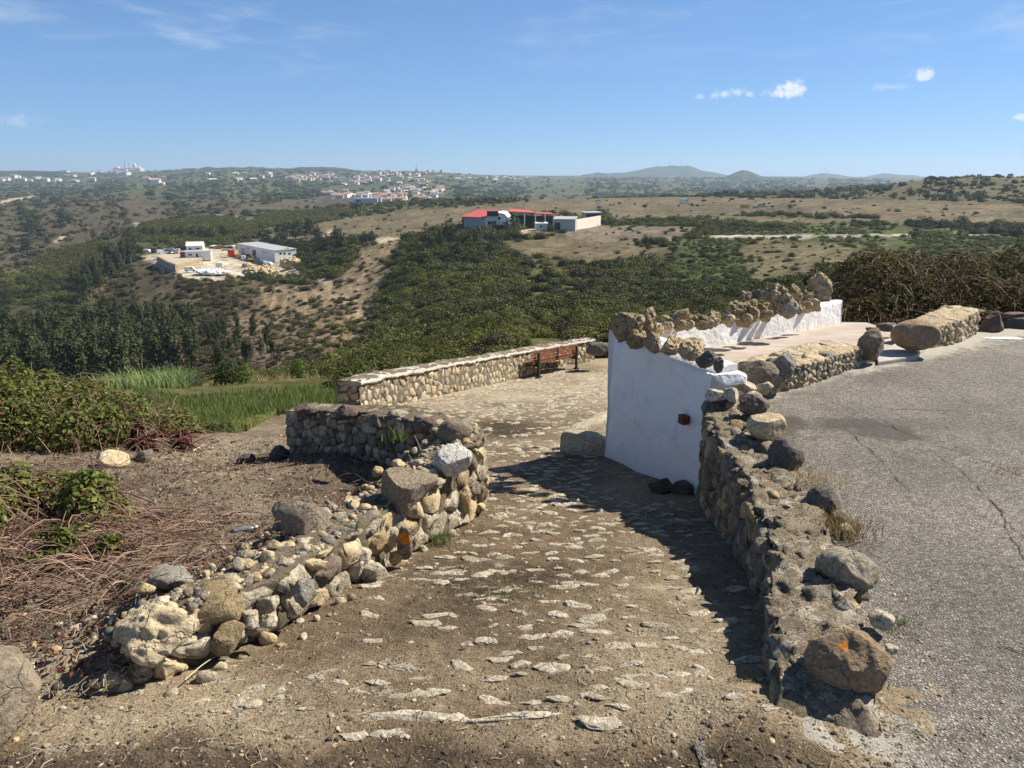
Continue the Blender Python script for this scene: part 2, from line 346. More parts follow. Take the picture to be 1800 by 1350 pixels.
def rock_mat(name, stops, scale=9.0, spots=(), bump=0.012, var=0.35, pits=0.0, rough=0.92):
    m, nt, b = new_mat(name); v = pos_vec(nt)
    n1 = noise_n(nt, v, scale, 6, 0.62, 0.4); n2 = noise_n(nt, v, scale*9, 5, 0.65); n3 = noise_n(nt, v, scale*42, 3, 0.6)
    f = math_n(nt, 'ADD', math_n(nt, 'MULTIPLY', n1, 0.7), math_n(nt, 'MULTIPLY', n2, 0.3))
    c = ramp(nt, f, stops)
    k = math_n(nt, 'ADD', smooth_n(nt, n2, 0.3, 0.7, 0.72, 1.2), math_n(nt, 'MULTIPLY', math_n(nt, 'SUBTRACT', n3, 0.5), 0.7))
    c = mixc(nt, 1.0, c, N(nt, 'ShaderNodeCombineColor', {0: k, 1: k, 2: k}).outputs[0], 'MULTIPLY')
    for (col, sc_, lo, hi, amt) in spots:
        s = noise_n(nt, v, sc_, 5, 0.7, 0.8)
        c = mixc(nt, math_n(nt, 'MULTIPLY', smooth_n(nt, s, lo, hi), amt), c, rgb(*col))
    r = N(nt, 'ShaderNodeObjectInfo').outputs['Random']
    kk = math_n(nt, 'ADD', math_n(nt, 'MULTIPLY', r, 2*var), 1-var)
    c = mixc(nt, 1.0, c, N(nt, 'ShaderNodeCombineColor', {0: kk, 1: kk, 2: kk}).outputs[0], 'MULTIPLY')
    nt.links.new(c, b.inputs['Base Color']); b.inputs['Roughness'].default_value = rough
    h = math_n(nt, 'ADD', math_n(nt, 'MULTIPLY', n2, 1.0), math_n(nt, 'MULTIPLY', n3, 0.35))
    wv = N(nt, 'ShaderNodeVectorMath', {0: v, 1: N(nt, 'ShaderNodeVectorMath', {0: N(nt, 'ShaderNodeTexNoise', {'Vector': v, 'Scale': scale*2.0, 'Detail': 3}).outputs[1], 'Scale': .9/scale}, operation='SCALE').outputs[0]}, operation='ADD').outputs[0]
    ck = N(nt, 'ShaderNodeTexVoronoi', {'Vector': wv, 'Scale': scale*1.15}, feature='DISTANCE_TO_EDGE').outputs[0]
    crk = math_n(nt, 'MULTIPLY', smooth_n(nt, ck, .035, .0), smooth_n(nt, n1, .42, .6))
    h = math_n(nt, 'SUBTRACT', h, math_n(nt, 'MULTIPLY', crk, .9))
    c = mixc(nt, math_n(nt, 'MULTIPLY', crk, .35), c, rgb(.05,.04,.03)); nt.links.new(c, b.inputs['Base Color'])
    if pits:
        vo = N(nt, 'ShaderNodeTexVoronoi', {'Vector': v, 'Scale': 26.0}).outputs[0]
        h = math_n(nt, 'ADD', h, math_n(nt, 'MULTIPLY', smooth_n(nt, vo, 0.05, 0.45), pits))
    nt.links.new(bump_n(nt, h, 1.0, bump), b.inputs['Normal'])
    return m
LICH_W = (.55,.54,.48); LICH_O = (.62,.22,.02); LICH_Y = (.55,.40,.12)
M = {}
M['lime'] = rock_mat('pale_limestone', [(.2,(.19,.15,.10)),(.45,(.39,.33,.235)),(.62,(.53,.465,.355)),(.85,(.62,.575,.48))], 7, [((.14,.12,.09),14,.56,.70,.7),(LICH_W,20,.58,.68,.5)])
M['ochre'] = rock_mat('ochre_limestone', [(.2,(.17,.115,.06)),(.45,(.37,.27,.145)),(.62,(.50,.39,.23)),(.85,(.58,.50,.35))], 8, [((.13,.10,.07),13,.58,.72,.7)])
M['karst'] = rock_mat('pitted_limestone', [(.2,(.23,.165,.09)),(.38,(.46,.35,.19)),(.58,(.60,.485,.30)),(.85,(.66,.57,.41))], 11, [((.06,.045,.03),13,.60,.68,.9),(LICH_Y,9,.60,.72,.3)], 0.03, 0.2, 1.6)
M['grey'] = rock_mat('grey_lichened_stone', [(.2,(.10,.09,.075)),(.5,(.24,.218,.18)),(.8,(.36,.33,.275))], 10, [(LICH_W,15,.55,.66,.7)])
M['brown'] = rock_mat('brown_basalt', [(.2,(.11,.085,.06)),(.5,(.23,.18,.13)),(.8,(.33,.27,.205))], 6, [((.38,.34,.27),11,.60,.70,.5),((.07,.055,.04),34,.58,.68,.6)], 0.012, 0.1)
M['block'] = rock_mat('brown_sandstone_block', [(.2,(.14,.108,.075)),(.5,(.27,.215,.15)),(.8,(.37,.305,.225))], 7, [((.08,.06,.042),38,.58,.68,.6),((.42,.38,.30),11,.62,.72,.4)], .010, .05)
M['sand'] = rock_mat('rough_sandstone', [(.2,(.19,.125,.07)),(.5,(.38,.265,.16)),(.8,(.49,.38,.255))], 9, [((.12,.08,.05),18,.60,.70,.7)], 0.012, 0.1)
M['dark'] = rock_mat('dark_basalt', [(.2,(.05,.043,.036)),(.5,(.125,.108,.09)),(.8,(.21,.185,.155))], 10, [((.33,.31,.27),24,.60,.68,.55)], 0.010, 0.15)
M['red'] = rock_mat('reddish_stone', [(.2,(.085,.06,.045)),(.5,(.18,.13,.098)),(.8,(.28,.22,.175))], 9, [((.35,.31,.26),14,.60,.70,.6)], 0.010, 0.15)
M['chalk'] = rock_mat('chalky_white_limestone', [(.2,(.42,.38,.31)),(.5,(.60,.57,.50)),(.8,(.70,.68,.62))], 7, [((.25,.2,.14),12,.60,.72,.5)], .012, .05)
M['tan'] = rock_mat('tan_limestone', [(.2,(.30,.22,.12)),(.45,(.46,.36,.215)),(.65,(.55,.455,.30)),(.85,(.60,.53,.40))], 6, [((.22,.15,.09),11,.60,.70,.6)], 0.007, 0.1)
M['mortar'] = rock_mat('earth_mortar', [(.2,(.09,.07,.05)),(.5,(.21,.17,.115)),(.8,(.36,.31,.23))], 14, [((.05,.04,.03),20,.56,.68,.8)], 0.015, 0.0)
M['crust'] = rock_mat('lichen_crusted_rubble', [(.2,(.085,.063,.04)),(.45,(.215,.168,.112)),(.62,(.36,.305,.22)),(.85,(.53,.48,.385))], 11, [((.60,.555,.46),8,.53,.64,.75),((.04,.033,.025),17,.56,.68,.8),((.26,.19,.07),5,.60,.72,.5)], 0.018, 0.25)
def orange_spot_mat(name, base, center, radius):
    m = M[base].copy(); m.name = name; nt = m.node_tree
    b = [n for n in nt.nodes if n.type == 'BSDF_PRINCIPLED'][0]; src = b.inputs['Base Color'].links[0].from_socket
    p = N(nt, 'ShaderNodeNewGeometry').outputs['Position']
    d = N(nt, 'ShaderNodeVectorMath', {0: p, 1: tuple(center)}, operation='DISTANCE').outputs['Value']
    nz = noise_n(nt, p, 60, 4, 0.6)
    d = math_n(nt, 'ADD', d, math_n(nt, 'MULTIPLY', math_n(nt, 'SUBTRACT', nz, 0.5), radius*1.4))
    c = mixc(nt, smooth_n(nt, d, radius*1.05, radius*0.75), src, mixc(nt, nz, rgb(.42,.12,.01), rgb(.78,.32,.03)))
    nt.links.new(c, b.inputs['Base Color'])
    return m
def simple(name, col, rough=0.6, noise=0.12, scale=3.0, metal=0.0, bump=0.0):
    m, nt, b = new_mat(name); v = pos_vec(nt); n = noise_n(nt, v, scale, 5, 0.6)
    k = smooth_n(nt, n, 0.25, 0.75, 1-noise, 1+noise)
    c = mixc(nt, 1.0, rgb(*col), N(nt, 'ShaderNodeCombineColor', {0: k, 1: k, 2: k}).outputs[0], 'MULTIPLY')
    nt.links.new(c, b.inputs['Base Color']); b.inputs['Roughness'].default_value = rough; b.inputs['Metallic'].default_value = metal
    if bump: nt.links.new(bump_n(nt, noise_n(nt, v, scale*8, 4), 1.0, bump), b.inputs['Normal'])
    return m
def white_mat(name, tone=.80):
    m, nt, b = new_mat(name); v = pos_vec(nt, False)
    n = noise_n(nt, v, 5, 5, 0.6); n2 = noise_n(nt, N(nt, 'ShaderNodeMapping', {'Vector': v, 'Scale': (30,30,3)}).outputs[0], 1.0, 4, 0.6)
    c = mixc(nt, smooth_n(nt, n, .50, .75), rgb(tone,tone,tone*.985), rgb(tone*.86,tone*.85,tone*.82))
    c = mixc(nt, math_n(nt, 'MULTIPLY', smooth_n(nt, n2, .6, .8), .25), c, rgb(tone*.8,tone*.79,tone*.77))
    nt.links.new(c, b.inputs['Base Color'])
    n5 = noise_n(nt, v, 2.2, 6, .7, 1.2); c = mixc(nt, math_n(nt, 'MULTIPLY', smooth_n(nt, n5, .60, .70), .22), c, rgb(.45,.41,.33))
    n6 = noise_n(nt, v, 38, 3, .7); c = mixc(nt, math_n(nt, 'MULTIPLY', smooth_n(nt, n6, .66, .74), .45), c, rgb(.42,.38,.31)); nt.links.new(c, b.inputs['Base Color'])
    h = math_n(nt, 'ADD', noise_n(nt, v, 22, 5, .55), math_n(nt, 'MULTIPLY', n, 3.0))
    nt.links.new(bump_n(nt, h, 0.8, 0.010), b.inputs['Normal'])
    return m
M['white'] = white_mat('whitewash')
M['wall_white'] = simple('white_painted_wall', (.78,.77,.74), .8, .06, .5)
M['wall_cream'] = simple('cream_wall', (.62,.56,.45), .85, .08, .5)
M['roof_red'] = simple('red_sheet_roof', (.48,.09,.07), .6, .12, 1.0)
M['roof_terra'] = simple('terracotta_roof', (.40,.235,.165), .85, .2, .6)
M['grey_metal'] = simple('grey_sheet_metal', (.42,.42,.42), .5, .10, 1.0)
M['dark_metal'] = simple('dark_painted_metal', (.035,.035,.04), .45, .2, 30)
M['glass_and_opening_dark'] = simple('dark_window', (.03,.035,.04), .15, .1, 3)
M['black'] = simple('black_rubber', (.02,.02,.02), .7, .1, 3)
M['wood_slat'] = simple('red_brown_slat', (.17,.065,.035), .45, .35, 25)
M['rust'] = simple('rusty_metal', (.20,.07,.04), .8, .35, 2)
M['yellow'] = simple('yellow_paint', (.62,.40,.04), .5, .1, 2)
M['red_paint'] = simple('red_paint', (.55,.04,.03), .45, .1, 2)
M['blue_grey'] = simple('blue_grey_paint', (.20,.26,.33), .5, .1, 2)
M['white_paint'] = simple('white_vehicle_paint', (.80,.80,.80), .3, .04, 2)
M['steel_pole'] = simple('pole_grey', (.30,.29,.27), .7, .1, 2)
M['concrete'] = simple('pale_concrete', (.45,.42,.37), .9, .15, 4, 0, .004)
M['plastic_black'] = simple('black_plastic_film', (.03,.035,.045), .22, .2, 20)
M['plastic_grey'] = simple('grey_plastic_film', (.17,.185,.215), .3, .2, 20)

def leaf_mat(name, c0, c1, trans=0.25, rough=0.5, tint=False, spec=.14):
    m, nt, b = new_mat(name)
    p = N(nt, 'ShaderNodeNewGeometry'); r = p.outputs['Random Per Island']
    c = mixc(nt, r, rgb(*c0), rgb(*c1))
    if tint:
        t = N(nt, 'ShaderNodeAttribute', attribute_type='INSTANCER', attribute_name='tint').outputs['Color']
        c = mixc(nt, 1.0, c, t, 'MULTIPLY')
    else:
        o = N(nt, 'ShaderNodeObjectInfo').outputs['Random']; k = math_n(nt, 'ADD', math_n(nt, 'MULTIPLY', o, .5), .75)
        c = mixc(nt, 1.0, c, N(nt, 'ShaderNodeCombineColor', {0: k, 1: k, 2: k}).outputs[0], 'MULTIPLY')
    nt.links.new(c, b.inputs['Base Color']); b.inputs['Roughness'].default_value = rough; b.inputs['Specular IOR Level'].default_value = spec
    t = N(nt, 'ShaderNodeBsdfTranslucent', {0: c}); mx = N(nt, 'ShaderNodeMixShader', {0: trans, 1: b.outputs[0], 2: t.outputs[0]})
    out = [n for n in nt.nodes if n.type == 'OUTPUT_MATERIAL'][0]; nt.links.new(mx.outputs[0], out.inputs[0])
    return m
M['tint_leaf'] = leaf_mat('scrub_leaves', (.75,.75,.75), (1.25,1.25,1.15), .2, .6, True)
M['wood_leaf'] = leaf_mat('pine_wood_leaves', (.030,.044,.014), (.10,.115,.042), .22, .6)
M['tree_leaf'] = leaf_mat('tree_leaves', (.03,.045,.016), (.07,.09,.03), .2, .55)
M['bramble_leaf'] = leaf_mat('bramble_leaves', (.07,.095,.018), (.24,.26,.065), .35, .45)
M['dull_leaf'] = leaf_mat('thicket_leaves', (.04,.04,.016), (.115,.105,.04), .2, .85, False, .03)
M['red_leaf'] = leaf_mat('withered_red_leaves', (.06,.022,.015), (.17,.06,.035), .2, .6)
M['reed_leaf'] = leaf_mat('reed_leaves', (.09,.13,.04), (.22,.27,.10), .3, .5)
M['bright_leaf'] = leaf_mat('light_green_leaves', (.07,.11,.02), (.16,.20,.045), .3, .5)
M['grass_green'] = leaf_mat('green_grass', (.075,.115,.026), (.20,.24,.08), .4, .6)
M['grass_dry'] = leaf_mat('dry_grass', (.28,.20,.09), (.50,.39,.21), .2, .7)
M['straw'] = leaf_mat('straw', (.28,.20,.11), (.58,.48,.32), .05, .7)
M['cane'] = leaf_mat('dead_bramble_canes', (.075,.035,.025), (.40,.27,.19), .0, .6)
M['twig'] = leaf_mat('grey_twigs', (.13,.09,.065), (.38,.31,.24), .0, .7)
M['bark'] = rock_mat('tree_bark', [(.2,(.07,.055,.04)),(.5,(.17,.14,.10)),(.8,(.28,.24,.19))], 2, (), 0.03)

# terrain
m, nt, b = new_mat('scrub_and_field_soil'); M['terrain'] = m
v = pos_vec(nt, False); att = N(nt, 'ShaderNodeVertexColor', layer_name='cover').outputs[0]
n1 = noise_n(nt, v, .35, 6, .65); n2 = noise_n(nt, v, 2.6, 4, .7); n3 = noise_n(nt, v, 14, 3, .6)
k = math_n(nt, 'ADD', smooth_n(nt, n1, .3, .7, .55, 1.35), math_n(nt, 'MULTIPLY', math_n(nt, 'SUBTRACT', n2, .5), 1.3))
k = math_n(nt, 'ADD', k, math_n(nt, 'MULTIPLY', math_n(nt, 'SUBTRACT', n3, .5), .6))
c = mixc(nt, 1.0, att, N(nt, 'ShaderNodeCombineColor', {0: k, 1: k, 2: k}).outputs[0], 'MULTIPLY')
nt.links.new(c, b.inputs['Base Color']); b.inputs['Roughness'].default_value = 1.0; b.inputs['Specular IOR Level'].default_value = .05
nt.links.new(bump_n(nt, math_n(nt, 'ADD', n1, math_n(nt,'MULTIPLY',n2,.4)), .7, .6), b.inputs['Normal'])

# trodden earth of the footpath and bank
def earth_mat(name, dark, mid, light, STN=1.0):
    m, nt, b = new_mat(name); v = pos_vec(nt, False)
    wear = N(nt, 'ShaderNodeAttribute', attribute_type='GEOMETRY', attribute_name='wear').outputs['Fac']   # 0 dark soil .. 1 pale dust
    n1 = noise_n(nt, v, 1.6, 6, .62, .3); n2 = noise_n(nt, v, 14, 5, .65); n3 = noise_n(nt, v, 90, 3, .6); n4 = noise_n(nt, v, 260, 2, .6)
    f = math_n(nt, 'ADD', math_n(nt, 'MULTIPLY', n1, .45), math_n(nt, 'MULTIPLY', n2, .35))
    f = math_n(nt, 'ADD', f, math_n(nt, 'MULTIPLY', wear, .5))
    c = ramp(nt, f, [(.33, dark), (.52, mid), (.85, light)])
    k = math_n(nt, 'ADD', smooth_n(nt, n3, .3, .7, .7, 1.25), math_n(nt, 'MULTIPLY', math_n(nt, 'SUBTRACT', n4, .5), 1.1))
    c = mixc(nt, 1.0, c, N(nt, 'ShaderNodeCombineColor', {0: k, 1: k, 2: k}).outputs[0], 'MULTIPLY')
    sv = N(nt, 'ShaderNodeMapping', {'Vector': v, 'Scale': (7.5, 15.0, 1.0)}).outputs[0]
    s1 = noise_n(nt, sv, 1.0, 4, .6, .5); s2 = noise_n(nt, v, 1.1, 3, .5)
    stn = math_n(nt, 'MULTIPLY', smooth_n(nt, math_n(nt, 'ADD', s1, math_n(nt, 'MULTIPLY', math_n(nt, 'SUBTRACT', n2, .5), .35)), .575, .635), smooth_n(nt, math_n(nt, 'ADD', s2, math_n(nt, 'MULTIPLY', wear, .3)), .50, .66))
    stn = math_n(nt, 'MULTIPLY', stn, STN)
    c = mixc(nt, math_n(nt, 'MULTIPLY', stn, .8), c, mixc(nt, n3, rgb(.30,.25,.18), rgb(.55,.49,.39)))
    vo = N(nt, 'ShaderNodeTexVoronoi', {'Vector': v, 'Scale': 85.0, 'Randomness': 1.0})
    peb = math_n(nt, 'MULTIPLY', smooth_n(nt, vo.outputs[0], .30, .22), smooth_n(nt, N(nt, 'ShaderNodeSeparateColor', {0: vo.outputs[1]}).outputs[0], .80, .86))
    c = mixc(nt, math_n(nt, 'MULTIPLY', peb, .8), c, rgb(.46,.42,.34))
    dk = math_n(nt, 'MULTIPLY', smooth_n(nt, vo.outputs[0], .34, .26), smooth_n(nt, N(nt, 'ShaderNodeSeparateColor', {0: vo.outputs[1]}).outputs[1], .80, .86))
    c = mixc(nt, math_n(nt, 'MULTIPLY', dk, .8), c, rgb(.045,.036,.028))
    nt.links.new(c, b.inputs['Base Color']); b.inputs['Roughness'].default_value = .95; b.inputs['Specular IOR Level'].default_value = .15
    h = math_n(nt, 'ADD', n2, math_n(nt, 'MULTIPLY', n3, .45)); h = math_n(nt, 'ADD', h, math_n(nt, 'MULTIPLY', n4, .18)); h = math_n(nt, 'ADD', h, math_n(nt, 'MULTIPLY', peb, .25)); h = math_n(nt, 'ADD', h, math_n(nt, 'MULTIPLY', stn, .45))
    nt.links.new(bump_n(nt, h, 1.0, .022), b.inputs['Normal'])
    return m
M['path'] = earth_mat('trodden_earth', (.05,.036,.023), (.158,.115,.071), (.39,.315,.21))
M['paving'] = rock_mat('dusty_worn_stone', [(.2,(.28,.23,.16)),(.42,(.43,.365,.265)),(.6,(.55,.485,.375)),(.85,(.62,.575,.48))], 9, [((.17,.125,.08),16,.54,.66,.8)], .010, .18)
M['bank'] = earth_mat('dark_bank_soil', (.05,.038,.027), (.15,.115,.078), (.34,.28,.195), 0.0)

# old coarse asphalt: pale chips in dark binder
m, nt, b = new_mat('coarse_asphalt'); M['asphalt'] = m
v = pos_vec(nt, False); dust = N(nt, 'ShaderNodeAttribute', attribute_type='GEOMETRY', attribute_name='wear').outputs['Fac']
dirt = N(nt, 'ShaderNodeAttribute', attribute_type='GEOMETRY', attribute_name='dirt').outputs['Fac']
n1 = noise_n(nt, v, 1.3, 5, .6); n2 = noise_n(nt, v, 11, 5, .7); n3 = noise_n(nt, v, 160, 3, .7); n4 = noise_n(nt, v, 420, 2, .6)
wv = N(nt, 'ShaderNodeVectorMath', {0: v, 1: N(nt, 'ShaderNodeVectorMath', {0: N(nt, 'ShaderNodeTexNoise', {'Vector': v, 'Scale': 130.0, 'Detail': 2}).outputs[1], 'Scale': .006}, operation='SCALE').outputs[0]}, operation='ADD').outputs[0]
vo = N(nt, 'ShaderNodeTexVoronoi', {'Vector': wv, 'Scale': 88.0}); ca = N(nt, 'ShaderNodeSeparateColor', {0: vo.outputs[1]})
vb = N(nt, 'ShaderNodeTexVoronoi', {'Vector': wv, 'Scale': 210.0}); cb = N(nt, 'ShaderNodeSeparateColor', {0: vb.outputs[1]})
f = math_n(nt, 'ADD', math_n(nt, 'MULTIPLY', ca.outputs[0], .55), math_n(nt, 'MULTIPLY', cb.outputs[0], .45))
c = ramp(nt, f, [(.08,(.05,.041,.031)),(.36,(.185,.158,.12)),(.60,(.305,.265,.208)),(.80,(.44,.395,.325)),(.95,(.58,.535,.455))])
edge = smooth_n(nt, vo.outputs[0], .25, .60)
c = mixc(nt, math_n(nt, 'MULTIPLY', edge, .55), c, rgb(.055,.05,.045))
k = math_n(nt, 'ADD', smooth_n(nt, n1, .3, .7, .75, 1.2), math_n(nt, 'MULTIPLY', math_n(nt, 'SUBTRACT', n2, .5), .8))
c = mixc(nt, 1.0, c, N(nt, 'ShaderNodeCombineColor', {0: k, 1: k, 2: k}).outputs[0], 'MULTIPLY')
db = smooth_n(nt, math_n(nt, 'ADD', math_n(nt, 'ADD', dust, math_n(nt, 'MULTIPLY', math_n(nt, 'SUBTRACT', n2, .5), 1.3)), math_n(nt, 'MULTIPLY', math_n(nt, 'SUBTRACT', n3, .5), 1.5)), .40, .80)
c = mixc(nt, math_n(nt, 'MULTIPLY', db, .85), c, mixc(nt, smooth_n(nt, n4, .3, .7), rgb(.27,.24,.185), rgb(.52,.48,.40)))
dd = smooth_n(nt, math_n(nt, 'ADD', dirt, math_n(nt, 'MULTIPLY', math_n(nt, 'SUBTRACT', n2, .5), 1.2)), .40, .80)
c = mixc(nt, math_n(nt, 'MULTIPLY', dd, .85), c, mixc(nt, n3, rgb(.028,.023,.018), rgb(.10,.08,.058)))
nt.links.new(c, b.inputs['Base Color']); b.inputs['Roughness'].default_value = .75; b.inputs['Specular IOR Level'].default_value = .4
h = math_n(nt, 'MULTIPLY', math_n(nt, 'ADD', math_n(nt, 'MULTIPLY', edge, -.55), math_n(nt, 'MULTIPLY', cb.outputs[1], .35)), math_n(nt, 'SUBTRACT', 1.0, math_n(nt, 'MULTIPLY', db, .9))); h = math_n(nt, 'ADD', h, math_n(nt, 'MULTIPLY', n3, .6)); h = math_n(nt, 'ADD', h, math_n(nt, 'MULTIPLY', n2, .8))
nt.links.new(bump_n(nt, h, 1.0, .009), b.inputs['Normal'])
# terrace screed
m, nt, b = new_mat('pinkish_screed'); M['screed'] = m
v = pos_vec(nt, False); n1 = noise_n(nt, v, 2.5, 5, .6); n2 = noise_n(nt, v, 60, 4, .65)
st = noise_n(nt, N(nt, 'ShaderNodeMapping', {'Vector': v, 'Rotation': (0,0,-.55), 'Scale': (2,26,2)}).outputs[0], 1.0, 3, .5)
c = mixc(nt, smooth_n(nt, math_n(nt,'ADD',math_n(nt,'MULTIPLY',n1,.5),math_n(nt,'MULTIPLY',st,.5)), .35, .65), rgb(.36,.29,.235), rgb(.50,.43,.365))
c = mixc(nt, math_n(nt,'MULTIPLY',smooth_n(nt, n2, .45, .7),.4), c, rgb(.30,.25,.2))
nt.links.new(c, b.inputs['Base Color']); nt.links.new(bump_n(nt, n2, .6, .006), b.inputs['Normal'])
# ------------------------------------------------------------------ the ground
def tps(P, z, lam=1e-4):
    P = np.asarray(P,float); n = len(P)
    def U(a,b):
        r2 = ((a[:,None,:]-b[None,:,:])**2).sum(-1); return np.where(r2>1e-12, r2*np.log(r2+1e-12), 0)
    A = np.zeros((n+3,n+3)); A[:n,:n] = U(P,P)+lam*np.eye(n); A[:n,n] = 1; A[:n,n+1:] = P; A[n,:n] = 1; A[n+1:,:n] = P.T
    w = np.linalg.solve(A, np.concatenate([z, np.zeros(3)]))
    return lambda Q: U(np.asarray(Q,float),P)@w[:n] + w[n] + np.asarray(Q,float)@w[n+1:]
def inpoly_xy(x, y, poly): return in_poly(x, y, poly)
# polylines in plan
LW = np.array([(-1.32,2.33),(-.98,2.84),(-.64,3.8),(-.42,4.3),(-.22,4.85)])      # foot of the low wall left of the path
UWa, UWb = np.array((-.46,5.12)), np.array((-2.08,6.75))                          # the wall that turns away from its end
RW = np.array([(.80,1.98),(.90,2.3),(1.12,3.0),(1.27,4.0),(1.31,4.8),(1.42,5.42)])   # face of the retaining wall under the road
LWT_s = [0,.35,.6,1.0,1.6,2.1,2.6,2.9,3.3]; LWT_z = [.00,.055,.03,-.02,-.085,-.09,-.05,-.04,-.05]
# bank of soil left of the path
bk = [(40,1180,2.35),(270,1130,2.55),(430,1000,3.2),(600,905,4.0),(740,845,4.7),(490,808,6.5),(640,812,5.6),(780,825,5.0),(350,850,4.9),(200,812,6),(350,765,8.5),(480,758,8.5),(250,768,8.0),(0,1000,3.2),(0,780,6.5),(250,920,4.0),(120,1080,2.8),(300,752,11),(-300,900,4.5),(-300,1150,2.6),(-200,760,9)]
bP = np.array([D(*q) for q in bk]); ex = np.array([(-1.35,2.3,0.0),(-2.2,2.0,.02),(-3.5,1.9,.03),(-.3,4.9,-.12),(-6,2.2,-.05)])
bP = np.concatenate([bP, ex]); bank_f = tps(bP[:,:2], bP[:,2], 1e-3)
def zbank(x, y): return bank_f(np.stack([np.atleast_1d(x),np.atleast_1d(y)],1))
def sheet(name, xs, ys, zf, keep, mat, wear=None, dirt=None):
    X, Y = np.meshgrid(xs, ys, indexing='ij'); P = np.stack([X.ravel(),Y.ravel()],1); Z = zf(P[:,0],P[:,1])
    ny_ = len(ys); ii = (np.arange(len(xs)-1)[:,None]*ny_+np.arange(ny_-1)[None,:]).ravel()
    Q = np.stack([ii,ii+ny_,ii+ny_+1,ii+1],1); k = keep(P[:,0],P[:,1]); Q = Q[k[Q].all(1)]
    used = np.zeros(len(P),bool); used[Q.ravel()] = True; rem = np.cumsum(used)-1
    me = me_np(name, np.stack([P[:,0],P[:,1],Z],1)[used], rem[Q], True, [mat])
    if wear is not None: vcol(me, 'wear', wear(P[used,0],P[used,1]))
    if dirt is not None: vcol(me, 'dirt', dirt(P[used,0],P[used,1]))
    return obj(name, me)
def gran(lo, hi, mid, fine, coarse):   # grid lines: fine near the viewer, coarse away
    a = [lo]
    while a[-1] < hi: a.append(a[-1] + (fine if a[-1] < mid else min(coarse, fine*(1+(a[-1]-mid)*1.0))))
    return np.array(a)
path_poly = [(-4.5,-3),(-4.5,2.02),(-3.4,2.02),(-2.2,2.08),(-1.45,2.3),(-1.05,2.84),(-.75,3.8),(-.5,4.3),(-.35,5.0),(-2.3,6.75),(-3.2,8.2),(-3.4,10.6),(-2.5,11.2),(-1.45,15),(-.25,20.3),(2.3,23.6),(6,23.4),(6,9.5),(4,9),(1.6,7.2),(1.6,5),(1.42,4),(1.3,3),(1.15,2.35),(1.9,2.2),(1.9,-3)]
def zpath_full(x, y):
    P = np.stack([x,y],1); fine = np.clip(1.2-(y-2)/12,0.35,1)
    z = zpath(y) + .045*fbm(P,.55,3,.5,51) + .020*fbm(P,3.0,4,.55,52)*fine + .006*fbm(P,22,3,.6,53)*fine
    z -= .012*np.exp(-((y-5.5)/2.5)**2)
    e = sstep(x,.45,.85)*(1-sstep(y,2.15,2.4))                    # loose dirt thinning out over the asphalt
    z = z*(1-e) + e*(.030*fbm(P,2.2,4,.6,56)+.012*fbm(P,14,2,.6,57)+.012-(x-.9)*.045+.02*sstep(x,.95,.6))
    return z - .012*(1-e)
def wear_path(x, y):
    P = np.stack([x,y],1); w = .40+.46*fbm(P,.9,4,.55,54)
    w += .32*sstep(y,9,15)                                    # dry pale ground of the square
    w -= .62*(1-sstep(y+.10*fbm(P,3.0,3,.6,58),1.86,2.06))*(1-.8*sstep(x,.6,1.1))           # dark soil along the front edge
    w -= .38*np.exp(-((x+.2)/.55)**2-((y-9.3)/.9)**2)         # dark patch past the corner
    w -= .20*np.exp(-((x+.7)/.5)**2-((y-2.9)/.6)**2)
    w += .30*np.exp(-((x-.55)/.35)**2-((y-2.5)/.5)**2) + .3*sstep(x,.75,1.1)*(y<2.3)*np.exp(-((y-2.05)/.25)**2)
    return np.clip(w,0,1)
xs = np.arange(-4.5, 6.0, .022); ys = gran(-3, 24, 5.5, .022, .12)
ys = ys[(ys < -0.2) * 0 == 0]
near_x = xs
path_o = sheet('footpath', near_x, np.concatenate([np.arange(-3,1.4,.2), ys[ys>1.4]]), zpath_full, lambda x,y: in_poly(x,y,path_poly), M['path'], wear_path)
tag(path_o, 'sloping dirt footpath with worn stones leading down to the square', 'path', kind='structure')

bank_poly = [(-9,1.75),(-3.4,1.85),(-2.2,1.95),(-1.38,2.2),(-1.0,2.84),(-.66,3.8),(-.44,4.3),(-.25,5.0),(-2.1,6.85),(-2.4,8.3),(-2.6,11),(-9,12.5)]
def zbank_full(x, y):
    P = np.stack([x,y],1); z = zbank(x,y) + .05*fbm(P,1.1,4,.5,61)+.022*fbm(P,6,4,.6,62)+.006*fbm(P,30,2,.6,63)
    dl = np.full(len(x),9.); hl = np.zeros(len(x)); cs = 0
    for a,b_ in zip(LW[:-1],LW[1:]):
        ab = b_-a; t = np.clip(((x-a[0])*ab[0]+(y-a[1])*ab[1])/(ab@ab),0,1); q = np.hypot(x-a[0]-t*ab[0], y-a[1]-t*ab[1])
        hl = np.where(q<dl, np.interp(cs+t*np.linalg.norm(ab), LWT_s, LWT_z), hl); dl = np.minimum(dl,q); cs += np.linalg.norm(ab)
    k = 1-sstep(dl,.22,.75); z = z*(1-k)+np.maximum(z,hl-.035+.03*fbm(P,5,3,.6,66))*k      # soil banked up behind the low wall
    front = 1-sstep(y - (2.0 + np.clip(-1.4-x,0,1)*-.05), -.05, .45)
    z = z - .12*front*(x<-1.2)
    hol = np.exp(-((x+.95)/.55)**2-((y-5.1)/.5)**2)
    return z - .05*hol
def wear_bank(x, y):
    P = np.stack([x,y],1); w = .36+.36*fbm(P,1.4,4,.6,64) + .28*np.exp(-((x+2.0)/1.3)**2-((y-7.6)/1.0)**2) - .25*np.exp(-((x+.9)/.7)**2-((y-5.0)/.7)**2)
    w += .25*np.exp(-((x+1.7)/.5)**2-((y-2.35)/.35)**2)
    return np.clip(w,0,1)
